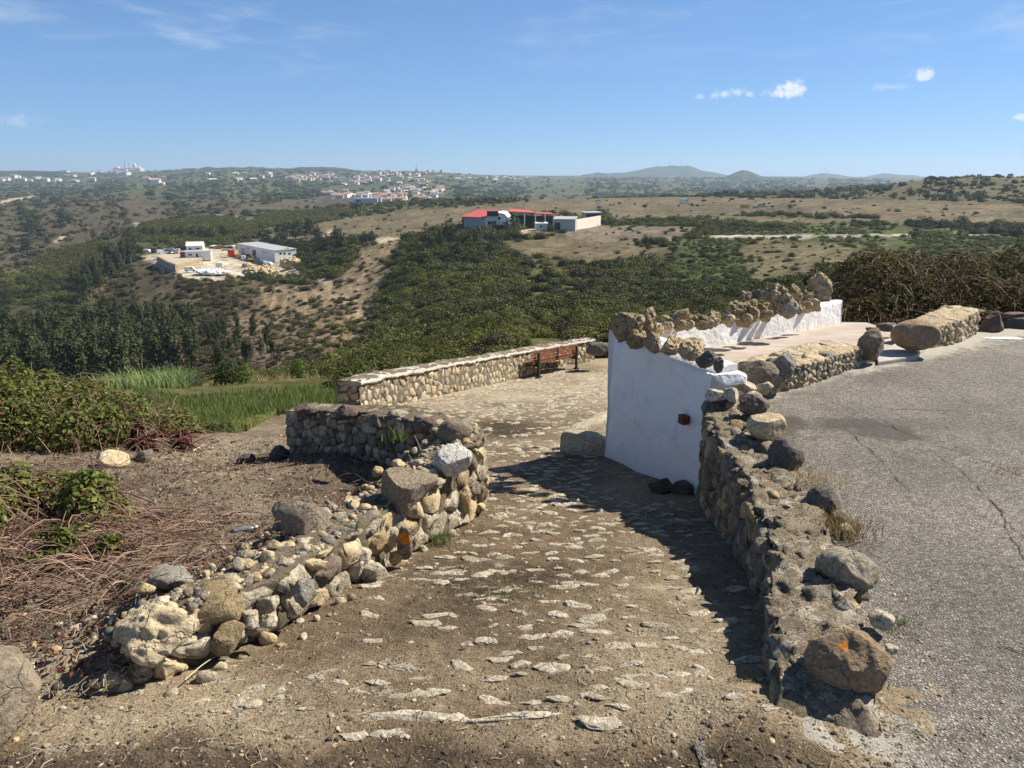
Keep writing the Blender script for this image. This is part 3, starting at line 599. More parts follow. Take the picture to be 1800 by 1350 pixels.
bank_o = sheet('soil_bank', np.arange(-9,-.2,.03), gran(1.7,12.5,4.5,.03,.08), zbank_full, lambda x,y: in_poly(x,y,bank_poly), M['bank'], wear_bank)
tag(bank_o, 'dark soil bank strewn with debris left of the path', 'soil bank', kind='structure')

road_poly = [(.35,-3),(.4,.5),(.45,1.3),(.55,1.98),(1.0,2.3),(1.22,3.0),(1.38,4.0),(1.42,4.8),(1.5,5.4),(1.9,5.75),(3.3,6.95),(3.6,7.25),(4.0,7.45),(5.1,8.6),(5.8,9.0),(9.5,9.0),(9.5,-3)]
def wall_dist(x, y):
    pl = np.array([(.75,1.2),(.95,2.1),(1.2,3.0),(1.34,4.0),(1.38,4.8),(1.55,5.45),(2.1,5.95),(3.2,6.75),(3.7,7.1),(5.0,8.2),(6,8.7)]); d = np.full(len(x),9.)
    for a,b_ in zip(pl[:-1],pl[1:]):
        ab = b_-a; t = np.clip(((x-a[0])*ab[0]+(y-a[1])*ab[1])/(ab@ab),0,1); d = np.minimum(d, np.hypot(x-a[0]-t*ab[0], y-a[1]-t*ab[1]))
    return d
def zroad(x, y):
    P = np.stack([x,y],1); return .010*fbm(P,.8,3,.5,71)+.004*fbm(P,9,3,.6,72) + .0025*fbm(P,45,2,.6,73) + .02*np.exp(-wall_dist(x,y)/.12) - .015*np.clip(x-1,0,4)*0
def dust_road(x, y):
    P = np.stack([x,y],1); d = wall_dist(x,y); nz = fbm(P,1.6,4,.6,74)
    w = .75*np.exp(-(d/.28)**2)*(y<3.6) + .72*np.exp(-(d/.22)**2)*(y>5.6) + .40*np.exp(-((x-1.3)/.55)**2-((y-2.0)/.38)**2)
    w += .50*np.exp(-((x-1.5)/.35)**2-((y-2.9)/.3)**2)*.7 + .48*sstep(y,6.0,7.8)
    return np.clip(w+.30*nz, 0, 1)
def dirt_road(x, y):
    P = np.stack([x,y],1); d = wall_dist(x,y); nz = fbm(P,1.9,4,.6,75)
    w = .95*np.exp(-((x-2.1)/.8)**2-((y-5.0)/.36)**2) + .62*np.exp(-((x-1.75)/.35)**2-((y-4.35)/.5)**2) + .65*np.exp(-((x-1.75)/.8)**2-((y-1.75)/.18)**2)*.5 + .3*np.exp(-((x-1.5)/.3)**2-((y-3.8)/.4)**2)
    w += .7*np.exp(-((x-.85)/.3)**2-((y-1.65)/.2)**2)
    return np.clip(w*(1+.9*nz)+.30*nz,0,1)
ys_r = np.concatenate([np.arange(-3,1.4,.2), gran(1.4,9.2,4,.022,.045)]); xs_r = np.concatenate([np.arange(.5,5.2,.025), np.arange(5.2,9.6,.2)])
road_o = sheet('road', xs_r, ys_r, zroad, lambda x,y: in_poly(x,y,road_poly), M['asphalt'], dust_road, dirt_road)
tag(road_o, 'old coarse grey asphalt road above the stone wall', 'road', kind='structure')

# the far terrain sheet tucks under the near ground
near_cut = [(-2.4,7),(-2.6,8.6),(-3.2,10.8),(-2.4,11.4),(-1.3,15),(0,20),(2.4,23.3),(5.5,23),(5.0,10),(9.5,9.2),(9.5,0),(-2.4,0)]
zz = ZZ.copy()
cut = in_poly(TX, TY, near_cut); zz = np.where(cut, np.minimum(zz, np.where(TY<9.2, -.35-.0*TX, zz)-.12), zz)
cutl = in_poly(TX, TY, [(-30,7),(-30,8.7),(-2.6,8.7),(-2.4,7)]); zz = np.where(cutl, zz-.7*(1-sstep(TY,7.9,8.7)), zz)
low = in_poly(TX, TY, path_poly); zz = np.where(low, np.minimum(zz, zpath(TY)-.35), zz)
V = np.stack([TX.ravel(),TY.ravel(),zz.ravel()],1)
me = me_np('terrain', V, QF, True, [M['terrain']]); vcol(me, 'cover', cov.reshape(-1,3))
terr_o = tag(obj('terrain', me), 'scrub covered valley with brown fields rolling to the horizon', 'terrain', kind='structure')
# plain ground round and behind the viewer, out of the picture
V = np.array([(-400,-400,-.6),(400,-400,-.6),(400,7.6,-1.5),(-400,7.6,-2.0)]); 
me = me_np('ground', V, np.array([[0,1,2,3]]), True, [M['bank']]); vcol(me,'wear',np.full(4,.5)); tag(obj('ground', me), 'bare earth round the viewpoint', 'ground', kind='structure')
# ------------------------------------------------------------------ rocks and masonry
ICO = {}
def ico(sub):
    if sub not in ICO:
        bm = bmesh.new(); bmesh.ops.create_icosphere(bm, subdivisions=sub, radius=1.0)
        ICO[sub] = (np.array([v.co[:] for v in bm.verts]), np.array([[v.index for v in f.verts] for f in bm.faces])); bm.free()
    return ICO[sub]
def rock_geo(seed, sub=4, size=(1,1,1), lump=.18, planes=9, cut=(.52,.88), detail=.05, pit=0.0, boxy=0.0):
    r = np.random.default_rng(seed); V0, Fc = ico(sub); V = V0.copy()
    if boxy: V = np.sign(V)*np.abs(V)**(1-boxy*.55); V /= np.abs(V).max()
    V = V*(1+lump*fbm(V0+seed*3.1, 1.1, 3, .5, seed))[:,None]
    for k in range(planes):
        n = r.normal(size=3); n /= np.linalg.norm(n); h = r.uniform(*cut); dd = V@n - h; V = V - np.where(dd>0, dd*.92, 0)[:,None]*n
    V = V*np.array(size)*.5/np.array([max(np.abs(V[:,0]).max(),.01), max(np.abs(V[:,1]).max(),.01), max(np.abs(V[:,2]).max(),.01)])
    s = min(size); U = V0/np.linalg.norm(V0,axis=1)[:,None]
    dsp = detail*s*(fbm(V/s*2.2+seed,1.6,4 if sub>3 else 2,.55,seed+5) + .5*fbm(V/s+seed,3.0,3,.5,seed+9,True))
    if pit:
        q = fbm(V/s*1.0+seed*1.7, 3.6, 3, .55, seed+21); dsp = dsp - pit*s*sstep(q, .08, .42) - pit*.7*s*sstep(fbm(V/s+seed,6.5,2,.5,seed+40),.15,.5) + pit*.35*s*fbm(V/s+seed,2.0,3,.6,seed+33)
    V = V + U*dsp[:,None]; V[:,2] -= V[:,2].min()
    return V, Fc
def rotz(V, a):
    c, s = math.cos(a), math.sin(a); W = V.copy(); W[:,0] = V[:,0]*c-V[:,1]*s; W[:,1] = V[:,0]*s+V[:,1]*c; return W
def rotx(V, a):
    c, s = math.cos(a), math.sin(a); W = V.copy(); W[:,1] = V[:,1]*c-V[:,2]*s; W[:,2] = V[:,1]*s+V[:,2]*c; return W
def roty(V, a):
    c, s = math.cos(a), math.sin(a); W = V.copy(); W[:,0] = V[:,0]*c+V[:,2]*s; W[:,2] = -V[:,0]*s+V[:,2]*c; return W
def boulder(name, label, px, py, wpx, hpx, d, mat, seed, depth=.85, tilt=0, sub=5, parent=None, sink=.02, cat='boulder', group=None, on=None, **kw):
    """a loose stone whose middle is seen at (px,py), wpx by hpx large, d metres away"""
    if on is not None:          # slide along the view ray until it rests on the height it stands on
        for _ in range(30):
            c = D(px, py, d); z0 = on(c[0],c[1]) if callable(on) else on
            want = z0 - sink + hpx*mpp(py,d)/math.cos(PITCH)*.97/2
            d = .5*d + .5*(EYE-want)/tan_of(py)
    k = mpp(py, d); w = wpx*k; h = hpx*k/math.cos(PITCH)*.97; dep = depth*(w+h)/2
    V, Fc = rock_geo(seed, sub, (w,dep,h), **kw)
    if tilt: V = roty(V, tilt); V[:,2] -= V[:,2].min()
    c = D(px, py, d); base = c - np.array([0,0,(V[:,2].max())/2+sink])
    me = me_np(name, V, Fc, True, [M[mat] if isinstance(mat,str) else mat])
    o = obj(name, me, parent, tuple(base))
    if parent is None: tag(o, label, cat, group)
    return o
def clip_cell(poly, a, b):      # keep the side of the bisector nearer a
    m = (a+b)/2; n = b-a; out = []
    dv = [(p-m)@n for p in poly]
    for k in range(len(poly)):
        p, q = poly[k], poly[(k+1)%len(poly)]; dp, dq = dv[k], dv[(k+1)%len(poly)]
        if dp <= 0: out.append(p)
        if (dp < 0 < dq) or (dq < 0 < dp): out.append(p+(q-p)*(dp/(dp-dq)))
    return out
def cells(L, h_of, rows, asp, r, jit=.46, hmax=None):
    """irregular masonry cells on a strip of length L and height h_of(s); returns polygons in (s,h)"""
    H = hmax or max(h_of(s) for s in np.linspace(0,L,20)); rh = H/rows; pts = []
    for i in range(rows+1):
        s = r.uniform(-.5,.5)*rh*asp
        while s < L+rh*asp:
            w = rh*asp*r.uniform(.4,1.0)*(2.0 if r.random()<.28 else 1.15); pts.append((s+w/2, (i+.5+r.uniform(-jit,jit))*rh)); s += w
    pts = np.array(pts)
    pts = pts[(pts[:,1] < np.array([h_of(min(max(s,0),L)) for s in pts[:,0]])+rh*.45)]
    sc_ = np.array([1/asp,1.0]); Q = pts*sc_; out = []
    for k in range(len(Q)):
        d2 = ((Q-Q[k])**2).sum(1); order = np.argsort(d2)[1:15]
        poly = [np.array(p,float)*sc_ for p in ((0,0),(L,0),(L,H*1.02),(0,H*1.02))]
        for j in order:
            poly = clip_cell(poly, Q[k], Q[j])
            if len(poly) < 3: break
        if len(poly) >= 3:
            p = np.array(poly)/sc_; hm = np.array([h_of(min(max(s,0),L)) for s in p[:,0]]); p[:,1] = np.minimum(p[:,1], hm)
            ar = .5*abs(np.dot(p[:,0],np.roll(p[:,1],1))-np.dot(p[:,1],np.roll(p[:,0],1)))
            if ar > .12*rh*rh: out.append(p)
    return out
def round_poly(p, n, r):
    for _ in range(2):
        q = np.roll(p,-1,0); p = np.stack([p*.91+q*.09, p*.09+q*.91],1).reshape(-1,2)
    seg = np.linalg.norm(np.roll(p,-1,0)-p,axis=1); cs = np.concatenate([[0],np.cumsum(seg)]); t = np.linspace(0,cs[-1],n,endpoint=False)
    pp = np.concatenate([p,p[:1]]); return np.stack([np.interp(t,cs,pp[:,0]),np.interp(t,cs,pp[:,1])],1)
STONE_SUB = 2
def stone_geo(poly, gap, proud, r, n=10, inset=.04):
    """a rough stone that fills a masonry cell; (s,h,out) coordinates"""
    c = poly.mean(0); q = round_poly(poly, 28, r)-c; ang = np.arctan2(q[:,1],q[:,0]); rad = np.linalg.norm(q,axis=1)
    rad = np.clip(rad-gap, rad*.35, None); o = np.argsort(ang); ang = ang[o]; rad = rad[o]
    V0, Fc = ico(3 if n > 10 else STONE_SUB); V = V0.copy(); sd = int(r.integers(1,9999))
    V = np.sign(V)*np.abs(V)**np.array([.45,.45,.30]); V = V*(1+.14*fbm(V0+sd,1.3,3,.55,sd))[:,None]
    for k in range(9):
        m_ = r.normal(size=3); m_[2] = abs(m_[2])+.35; m_ /= np.linalg.norm(m_); h = r.uniform(.58,1.02); dd = V@m_-h; V = V-np.where(dd>0,dd*.95,0)[:,None]*m_
    a = np.arctan2(V[:,1],V[:,0]); rho = np.minimum(np.hypot(V[:,0],V[:,1]),1.06); R_ = np.interp(a, np.concatenate([ang-2*np.pi,ang,ang+2*np.pi]), np.tile(rad,3))
    S = np.stack([c[0]+np.cos(a)*rho*R_, c[1]+np.sin(a)*rho*R_, np.where(V[:,2]>0,V[:,2]*proud,V[:,2]*inset)],1)
    sz = rad.mean(); S = S+ (V0*np.array([.09*sz,.09*sz,.28*proud]))*(fbm(V0*1.0+sd,2.6,3,.6,sd+3)+.5*fbm(V0+sd,5.5,2,.5,sd+4))[:,None]
    return S, np.zeros((0,3),int), Fc
class Line:                     # a plan polyline with arc length
    def __init__(s, pts):
        s.P = np.asarray(pts,float); s.seg = np.linalg.norm(np.diff(s.P[:,:2],axis=0),axis=1); s.c = np.concatenate([[0],np.cumsum(s.seg)]); s.L = s.c[-1]
    def at(s, t):
        t = np.asarray(t,float); return np.stack([np.interp(t,s.c,s.P[:,k]) for k in range(s.P.shape[1])],-1)
    def nrm(s, t):              # unit normal to the right of the direction of travel
        e = .12*max(s.L,.5)/2; a = s.at(np.clip(np.asarray(t)-e,0,s.L))[...,:2]; b = s.at(np.clip(np.asarray(t)+e,0,s.L))[...,:2]; d = b-a; d = d/np.maximum(np.linalg.norm(d,axis=-1,keepdims=True),1e-6)
        return np.stack([d[...,1],-d[...,0]],-1)
    def pt(s, t, out, z):
        b = s.at(np.clip(t,0,s.L))[...,:2]; n = s.nrm(np.clip(t,0,s.L)); q = b+n*np.asarray(out)[...,None]; return np.concatenate([q,np.asarray(z)[...,None]],-1)
def pick(r, mats): return M[mats[r.integers(len(mats))]]
def stones_on_face(parent, line, zb, zt_, rows, asp, mats, seed, gap=.012, proud=.035, batter=0.0, name='stone', n=10, limit=300):
    """masonry on the outer face of a wall: zb/zt_ give bottom and top height along it"""
    r = np.random.default_rng(seed); cs = cells(line.L, lambda s: float(zt_(s)-zb(s)), rows, asp, r)
    if len(cs) > limit: cs = cs[:limit]
    for p in cs:
        V, Q, Tn = stone_geo(p, gap, proud*r.uniform(.6,1.35), r, n)
        s = V[:,0]; h = V[:,1]; z = np.interp(s, np.linspace(0,line.L,60), [zb(q) for q in np.linspace(0,line.L,60)])+h
        W = line.pt(s, V[:,2]-batter*h, z)
        c = W.mean(0); obj(name, me_np(name, W-c, [Tn], True, [pick(r,mats)]), parent, tuple(c))
    return len(cs)
def stones_on_top(parent, line, zt_, depth, rows, asp, mats, seed, gap=.012, proud=.03, off=0.0, name='coping_stone', n=10):
    """flat-lying stones of the wall's top, from the face inwards by depth"""
    r = np.random.default_rng(seed); cs = cells(line.L, lambda s: depth, rows, asp, r)
    for p in cs:
        V, Q, Tn = stone_geo(p, gap, proud*r.uniform(.5,1.3), r, n); s = V[:,0]
        z = np.interp(s, np.linspace(0,line.L,60), [zt_(q) for q in np.linspace(0,line.L,60)])+V[:,2]-.01
        W = line.pt(s, off-V[:,1], z); c = W.mean(0); obj(name, me_np(name, W-c, [Tn[:, ::-1]], True, [pick(r,mats)]), parent, tuple(c))
    return len(cs)
def wall_core(name, line, zb, zt_, thick, mat, parent, seed=0, ns=None, rough=.02, batter=0.0, closed_back=True):
    """the rubble and mortar body behind the face stones: face, top and back as one uneven skin"""
    ns = ns or max(24,int(line.L/.022)); s = np.linspace(0,line.L,ns); zb_ = np.array([zb(q) for q in s]); zt2 = np.array([zt_(q) for q in s]); rings = []
    for k in np.linspace(0,1,16): rings.append(line.pt(s, np.full(ns,-.0)-batter*(zt2-zb_)*k, zb_+(zt2-zb_)*k))
    for k in np.linspace(.07,1,14): rings.append(line.pt(s, -k*thick-batter*(zt2-zb_)*(1-k), zt2))
    for k in np.linspace(.75,0,4): rings.append(line.pt(s, np.full(ns,-thick), zb_+(zt2-zb_)*k))
    V = np.stack(rings,1); m_ = V.shape[1]; Vf = V.reshape(-1,3)
    Vf = Vf + rough*np.stack([fbm(Vf+seed+9*k,7,5,.62,seed+k)+.6*fbm(Vf+seed+9*k,11,4,.6,seed+k+5,True) for k in range(3)],1)
    ii = (np.arange(ns-1)[:,None]*m_+np.arange(m_-1)[None,:]).ravel(); Q = np.stack([ii,ii+m_,ii+m_+1,ii+1],1)
    e0 = np.arange(m_)[::-1][None,:]; e1 = ((ns-1)*m_+np.arange(m_))[None,:]
    return obj(name, me_np(name, Vf, [Q,e0,e1], True, [M[mat]]), parent)
def rubble(parent, pts, sizes, mats, seed, name='stone', sub=2, flat=.65, sink=.25):
    """single rough stones dropped at points; a few shared shapes"""
    r = np.random.default_rng(seed); lib = []
    for k in range(8):
        V, Fc = rock_geo(seed*10+k, sub, (1,r.uniform(.7,1.0),flat*r.uniform(.8,1.2)), lump=.25, planes=9, detail=.06)
        lib.append([me_np(name, V, Fc, True, [M[m_]]) for m_ in mats])
    for p, s in zip(pts, sizes):
        q = lib[r.integers(8)]; o = obj(name, q[r.integers(len(mats))], parent, (p[0],p[1],p[2]-sink*s*flat)); o.scale = (s*r.uniform(.85,1.15),s*r.uniform(.85,1.15),s*r.uniform(.8,1.2)); o.rotation_euler = (r.uniform(-.25,.25),r.uniform(-.25,.25),r.uniform(0,6.28))

# ------------------------------------------------------------------ low wall left of the path
lw_pts = np.concatenate([LW, [(-.20,5.05),(-.30,5.2)]]); lw = Line(lw_pts)
lw_base = lambda s: float(zpath(lw.at(s)[1]))-.03
LWT_s = [0,.35,.6,1.0,1.6,2.1,2.6,2.9,3.3]; LWT_z = [.04,.10,.07,.02,-.05,-.06,-.02,-.03,-.05]
lw_top = lambda s: float(np.interp(s, LWT_s, LWT_z))
wl = tag(empty('stone_wall', (-.7,3.7,-.1)), 'tumbledown low dry stone wall along the left edge of the dirt path', 'wall')
wl['kind'] = 'thing'
def put(parent): 
    parent.location = (0,0,0); return parent
put(wl)
wall_core('rubble_core', lw, lw_base, lw_top, .20, 'mortar', wl, 3, rough=.03)
stones_on_face(wl, lw, lw_base, lw_top, 5, 1.6, ['lime','lime','ochre','lime','tan','tan','brown'], 11, .004, .05, n=12)
stones_on_top(wl, lw, lambda s: lw_top(s)-.03, .22, 2, 1.3, ['lime','lime','ochre','tan'], 12, .01, .05, n=12)
r = np.random.default_rng(5)
pts, szs = [], []
for k in range(95):
    s = r.uniform(0,lw.L); q = lw.pt(np.array(s), np.array(-r.uniform(.02,.34)), np.array(lw_top(s)+.01)); pts.append(q); szs.append(r.uniform(.02,.095))
rubble(wl, pts, szs, ['lime','ochre','lime','tan'], 21, sub=3, sink=.15)
pts, szs = [], []
for k in range(26):
    s = r.uniform(0,lw.L*.9); q = lw.pt(np.array(s), np.array(r.uniform(.02,.16)), np.array(0.)); q[2] = zpath_full(q[:1],q[1:2])[0]; pts.append(q); szs.append(r.uniform(.03,.09))
rubble(wl, pts, szs, ['lime','ochre','lime'], 22, sub=2, sink=.4)
# bigger squared blocks at the near end of the wall
for (px,py,w,h,d,mt,sd,bx,dp) in [(292,1012,98,72,2.82,'grey',31,.6,.9),(372,1062,150,84,2.62,'ochre',32,.5,.75),(400,1112,62,66,2.55,'ochre',33,.5,.7),(505,985,64,60,3.08,'brown',34,.5,.9),(528,1035,46,62,2.86,'grey',35,.8,.6),(455,1022,24,42,2.9,'lime',36,.2,1),(470,1052,40,36,2.75,'lime',37,.1,1),(440,1080,36,40,2.62,'lime',38,.2,1),(366,1002,28,22,2.9,'lime',39,.1,1),(320,1038,42,22,2.75,'ochre',40,.4,1),(358,1090,40,30,2.55,'ochre',41,.2,1),(470,1085,34,28,2.66,'lime',42,.3,1),
    (640,925,62,46,3.75,'lime',43,.3,1),(690,938,36,40,3.75,'lime',44,.3,1),(668,890,32,28,3.95,'ochre',45,.1,1),(600,925,50,46,3.55,'grey',46,.1,1),(660,1000,60,46,3.45,'lime',47,.3,1),(620,968,60,44,3.45,'lime',48,.4,1),(775,845,52,58,4.45,'lime',49,.2,1),(748,885,42,40,4.25,'ochre',50,.2,1),(812,870,36,64,4.6,'ochre',51,.5,1),(745,832,48,36,4.6,'lime',52,.2,1),(822,812,30,40,4.85,'ochre',53,.4,1),(790,870,34,60,4.5,'grey',54,.4,1),(700,975,34,30,3.65,'ochre',55,.3,1),(560,962,54,40,3.25,'lime',56,.3,1)]:
    boulder('stone', None, px, py, w, h, d, mt, sd, depth=dp, sub=4, parent=wl, boxy=bx, lump=.16, planes=11, cut=(.48,.85), detail=.06, pit=.03)
ms = boulder('marker_stone', 'upright slab with a round orange spot leaning on the low wall', 711, 948, 27, 62, 3.66, 'brown', 61, depth=.45, sub=5, cat='stone', boxy=.75, lump=.05, planes=5, detail=.04)
def dab(o, px_off, h_frac, radius, base, nm):
    V = np.array([v.co for v in o.data.vertices]); L_ = np.array(o.location); h = V[:,2].max(); x0 = px_off*np.ptp(V[:,0])/2
    k = np.argmin((V[:,0]-x0)**2+(V[:,2]-h*h_frac)**2*1.0+np.maximum(V[:,1]-np.percentile(V[:,1],30),0)**2*3); o.data.materials[0] = orange_spot_mat(nm, base, L_+V[k], radius)
dab(ms, .1, .74, .036, 'brown', 'orange_topped_slab')
# ------------------------------------------------------------------ wall that turns away behind it, in its own shade
uw = Line(np.array([UWb, UWb*.5+UWa*.5+np.array([.0,-.05]), UWa]))
ztop_u = lambda s: float(np.interp(s, [0,.8,1.7,uw.L], [D(505,733,6.55)[2], D(600,735,6.0)[2]-.01, D(730,748,5.3)[2], D(825,768,5.0)[2]]))
zbase_u = lambda s: float(min(zbank(*uw.at(s)[:2])[0]-.06, ztop_u(s)-.2))
wu = tag(empty('stone_wall'), 'shaded mortared stone wall with boulders on top turning away from the path corner', 'wall')
wall_core('rubble_core', uw, zbase_u, ztop_u, .30, 'mortar', wu, 7, rough=.035)
stones_on_face(wu, uw, zbase_u, ztop_u, 6, 1.35, ['lime','grey','ochre','crust','lime'], 14, .002, .022, n=10)
stones_on_top(wu, uw, ztop_u, .32, 2, 1.5, ['lime','lime','lime','tan','ochre'], 15, .008, .035, n=12)
boulder('boulder', 'smooth reddish boulder topping the far left end of the shaded wall', 538, 716, 44, 24, 6.6, 'red', 71, on=lambda x,y: ztop_u(np.clip((2.08+x)/1.74,0,1)*uw.L)+.045, depth=1, planes=3, lump=.12, detail=.03)
boulder('boulder', 'brown boulder with pale patches second from the left end of the shaded wall', 605, 720, 54, 27, 6.15, 'red', 72, on=lambda x,y: ztop_u(np.clip((2.08+x)/1.74,0,1)*uw.L)+.045, depth=1, planes=7, detail=.04)
boulder('boulder', 'smallest squarish dark stone standing mid-way on the shaded wall', 659, 735, 22, 26, 5.75, 'red', 73, on=lambda x,y: ztop_u(np.clip((2.08+x)/1.74,0,1)*uw.L)+.045, depth=.9, boxy=.5, planes=6)
boulder('boulder', 'dark brown angular boulder beside the round grey one at the wall corner', 747, 740, 44, 34, 5.35, 'red', 74, on=lambda x,y: ztop_u(np.clip((2.08+x)/1.74,0,1)*uw.L)+.045, depth=.9, planes=8, boxy=.2)
boulder('boulder', 'round grey boulder crowning the corner where the two left walls meet', 800, 755, 64, 50, 5.05, 'brown', 75, on=lambda x,y: ztop_u(np.clip((2.08+x)/1.74,0,1)*uw.L)+.045, depth=.95, planes=4, lump=.10, detail=.03)
boulder('boulder', 'chalky white boulder with flat base just below the round grey corner boulder', 796, 805, 70, 60, 4.86, 'chalk', 76, on=-.06, depth=.9, planes=6, lump=.12, detail=.05)
boulder('boulder', 'smooth brown wedge shaped block lying on the low wall', 713, 855, 100, 70, 4.42, 'block', 77, on=-0.05, depth=.75, tilt=.12, planes=5, cut=(.55,.75), boxy=.8, lump=.05, detail=.018)
boulder('boulder', 'large grey-brown angular boulder on the low wall with one dark side', 530, 907, 112, 80, 3.35, 'brown', 78, on=-0.01, depth=.8, tilt=.10, planes=8, cut=(.5,.8), boxy=.4, lump=.08, detail=.028)
boulder('boulder', 'cream coloured lumpy boulder with deep clefts at the near end of the low wall', 276, 1108, 134, 98, 2.38, 'tan', 79, on=0.02, depth=.85, tilt=-.08, planes=4, lump=.32, detail=.08, pit=.05)
boulder('boulder', 'flat cream stone under the lumpy boulder with clefts', 300, 1160, 66, 40, 2.3, 'tan', 80, on=lambda x,y: float(zpath_full(np.array([x]),np.array([y]))[0]), depth=.8, planes=6, lump=.2, sub=4)
boulder('boulder', 'small pointed grey and cream stone half buried in the bare soil at the path edge', 204, 1192, 54, 58, 2.2, 'tan', 81, on=lambda x,y: float(zpath_full(np.array([x]),np.array([y]))[0]), depth=.8, planes=7, lump=.2, sub=4)
boulder('boulder', 'huge brown flat topped block at the bottom left edge of the view', -14, 1212, 176, 180, 2.02, 'block', 82, on=lambda x,y: float(zpath_full(np.array([x]),np.array([y]))[0]), depth=.9, tilt=.2, planes=9, cut=(.42,.66), boxy=.7, lump=.05, detail=.022, sub=6)
boulder('boulder', 'pale rounded boulder below the green brambles on the bank', 192, 806, 66, 38, 6.2, 'tan', 83, on=lambda x,y: float(zbank_full(np.array([x]),np.array([y]))[0]), depth=1, planes=4, lump=.15, sub=4)
boulder('boulder', 'broken dark and white rock right of the pale bank boulder', 250, 800, 36, 30, 6.3, 'grey', 84, on=lambda x,y: float(zbank_full(np.array([x]),np.array([y]))[0]), depth=1, planes=9, lump=.3, sub=4)
boulder('boulder', 'brown slab tilted up at the far edge of the bank', 304, 782, 34, 22, 7.2, 'grey', 85, on=lambda x,y: float(zbank_full(np.array([x]),np.array([y]))[0]), depth=.8, planes=8, tilt=.4, sub=4)
boulder('boulder', 'dark root-like clod lying left of the shaded wall', 430, 806, 36, 26, 6.2, 'dark', 86, on=lambda x,y: float(zbank_full(np.array([x]),np.array([y]))[0]), depth=.9, planes=4, lump=.35, sub=4)
boulder('boulder', 'dark mossy rock at the left end foot of the shaded wall', 491, 795, 34, 32, 6.4, 'dark', 87, on=lambda x,y: float(zbank_full(np.array([x]),np.array([y]))[0]), depth=.9, planes=5, sub=4)
boulder('boulder', 'grey rock overgrown by canes on the left bank', 135, 955, 64, 36, 3.75, 'grey', 88, on=lambda x,y: float(zbank_full(np.array([x]),np.array([y]))[0]), depth=.9, planes=7, sub=4)

# ------------------------------------------------------------------ retaining wall between road and path
rwl = Line(RW); rw_base = lambda s: float(zpath(rwl.at(s)[1]))-.06
rw_top = lambda s: float(np.interp(s, [0,.15,.5,1.2,2.2,2.8,rwl.L], [-.06,.04,.075,.07,.045,.06,.05]))
wr = tag(empty('retaining_wall'), 'dark lichened rubble retaining wall holding the road above the footpath', 'wall')
rwl_r = Line(RW[::-1])
class Flip:                     # same line, outer side to the left of travel (towards the path)
    pass
def rev(f, L): return lambda s: f(L-s)
wall_core('rubble_core', rwl_r, rev(rw_base,rwl.L), rev(rw_top,rwl.L), .29, 'crust', wr, 9, rough=.06)
stones_on_face(wr, rwl_r, rev(rw_base,rwl.L), rev(rw_top,rwl.L), 6, 1.2, ['crust','crust','grey','ochre'], 16, .004, .03, n=10)
stones_on_top(wr, rwl_r, lambda s: rw_top(rwl.L-s)-.012, .30, 2, 1.15, ['crust','crust','crust','crust','grey'], 17, .0, .03, n=12)
r = np.random.default_rng(15); pts, szs = [], []
for k in range(60):
    s = r.uniform(0,rwl.L); q = rwl.pt(np.array(s), np.array(r.uniform(-.02,.42)), np.array(rw_top(s)-.02)); pts.append(q); szs.append(r.uniform(.03,.11))
rubble(wr, pts, szs, ['crust','lime','crust','ochre'], 23, sub=3, sink=.35)
nb_ = boulder('boulder', 'orange-brown rough boulder with an orange lichen dab at the near end of the road wall', 1493, 1150, 146, 116, 2.42, 'sand', 91, on=0.05, depth=.9, planes=9, cut=(.66,.92), lump=.12, detail=.05, sub=6)
dab(nb_, -.35, .97, .017, 'sand', 'orange_dabbed_rock')
boulder('boulder', 'pale grey lumpy boulder second along the road wall', 1484, 992, 120, 78, 2.95, 'lime', 92, on=0.07, depth=.85, planes=7, lump=.2, detail=.06, tilt=.1)
boulder('boulder', 'small dark grey boulder tilted on the grassy road edge', 1441, 873, 64, 54, 3.75, 'dark', 93, on=0.04, depth=.9, planes=5, lump=.1, detail=.04, tilt=.35)
boulder('boulder', 'round dark grey boulder with a pale left cheek on the road wall', 1382, 792, 60, 62, 4.25, 'dark', 94, on=0.06, depth=1, planes=5, lump=.08, detail=.05)
boulder('boulder', 'smooth round pale boulder between the dark round one and the reddish one', 1347, 748, 68, 56, 4.6, 'tan', 95, on=0.08, depth=1, planes=3, lump=.10, detail=.03)
boulder('boulder', 'reddish-brown angular boulder next to the whitewashed corner', 1325, 707, 52, 38, 4.95, 'red', 96, on=0.12, depth=.9, planes=7, detail=.05)
boulder('boulder', 'dark rock at the shaded foot of the whitewashed wall, left of a pair', 1160, 852, 44, 36, 5.25, 'dark', 97, on=lambda x,y: float(zpath_full(np.array([x]),np.array([y]))[0]), depth=.9, planes=8, sub=4)
boulder('boulder', 'dark rock at the shaded foot of the whitewashed wall, right of a pair', 1200, 856, 42, 34, 5.2, 'dark', 98, on=lambda x,y: float(zpath_full(np.array([x]),np.array([y]))[0]), depth=.9, planes=7, sub=4)
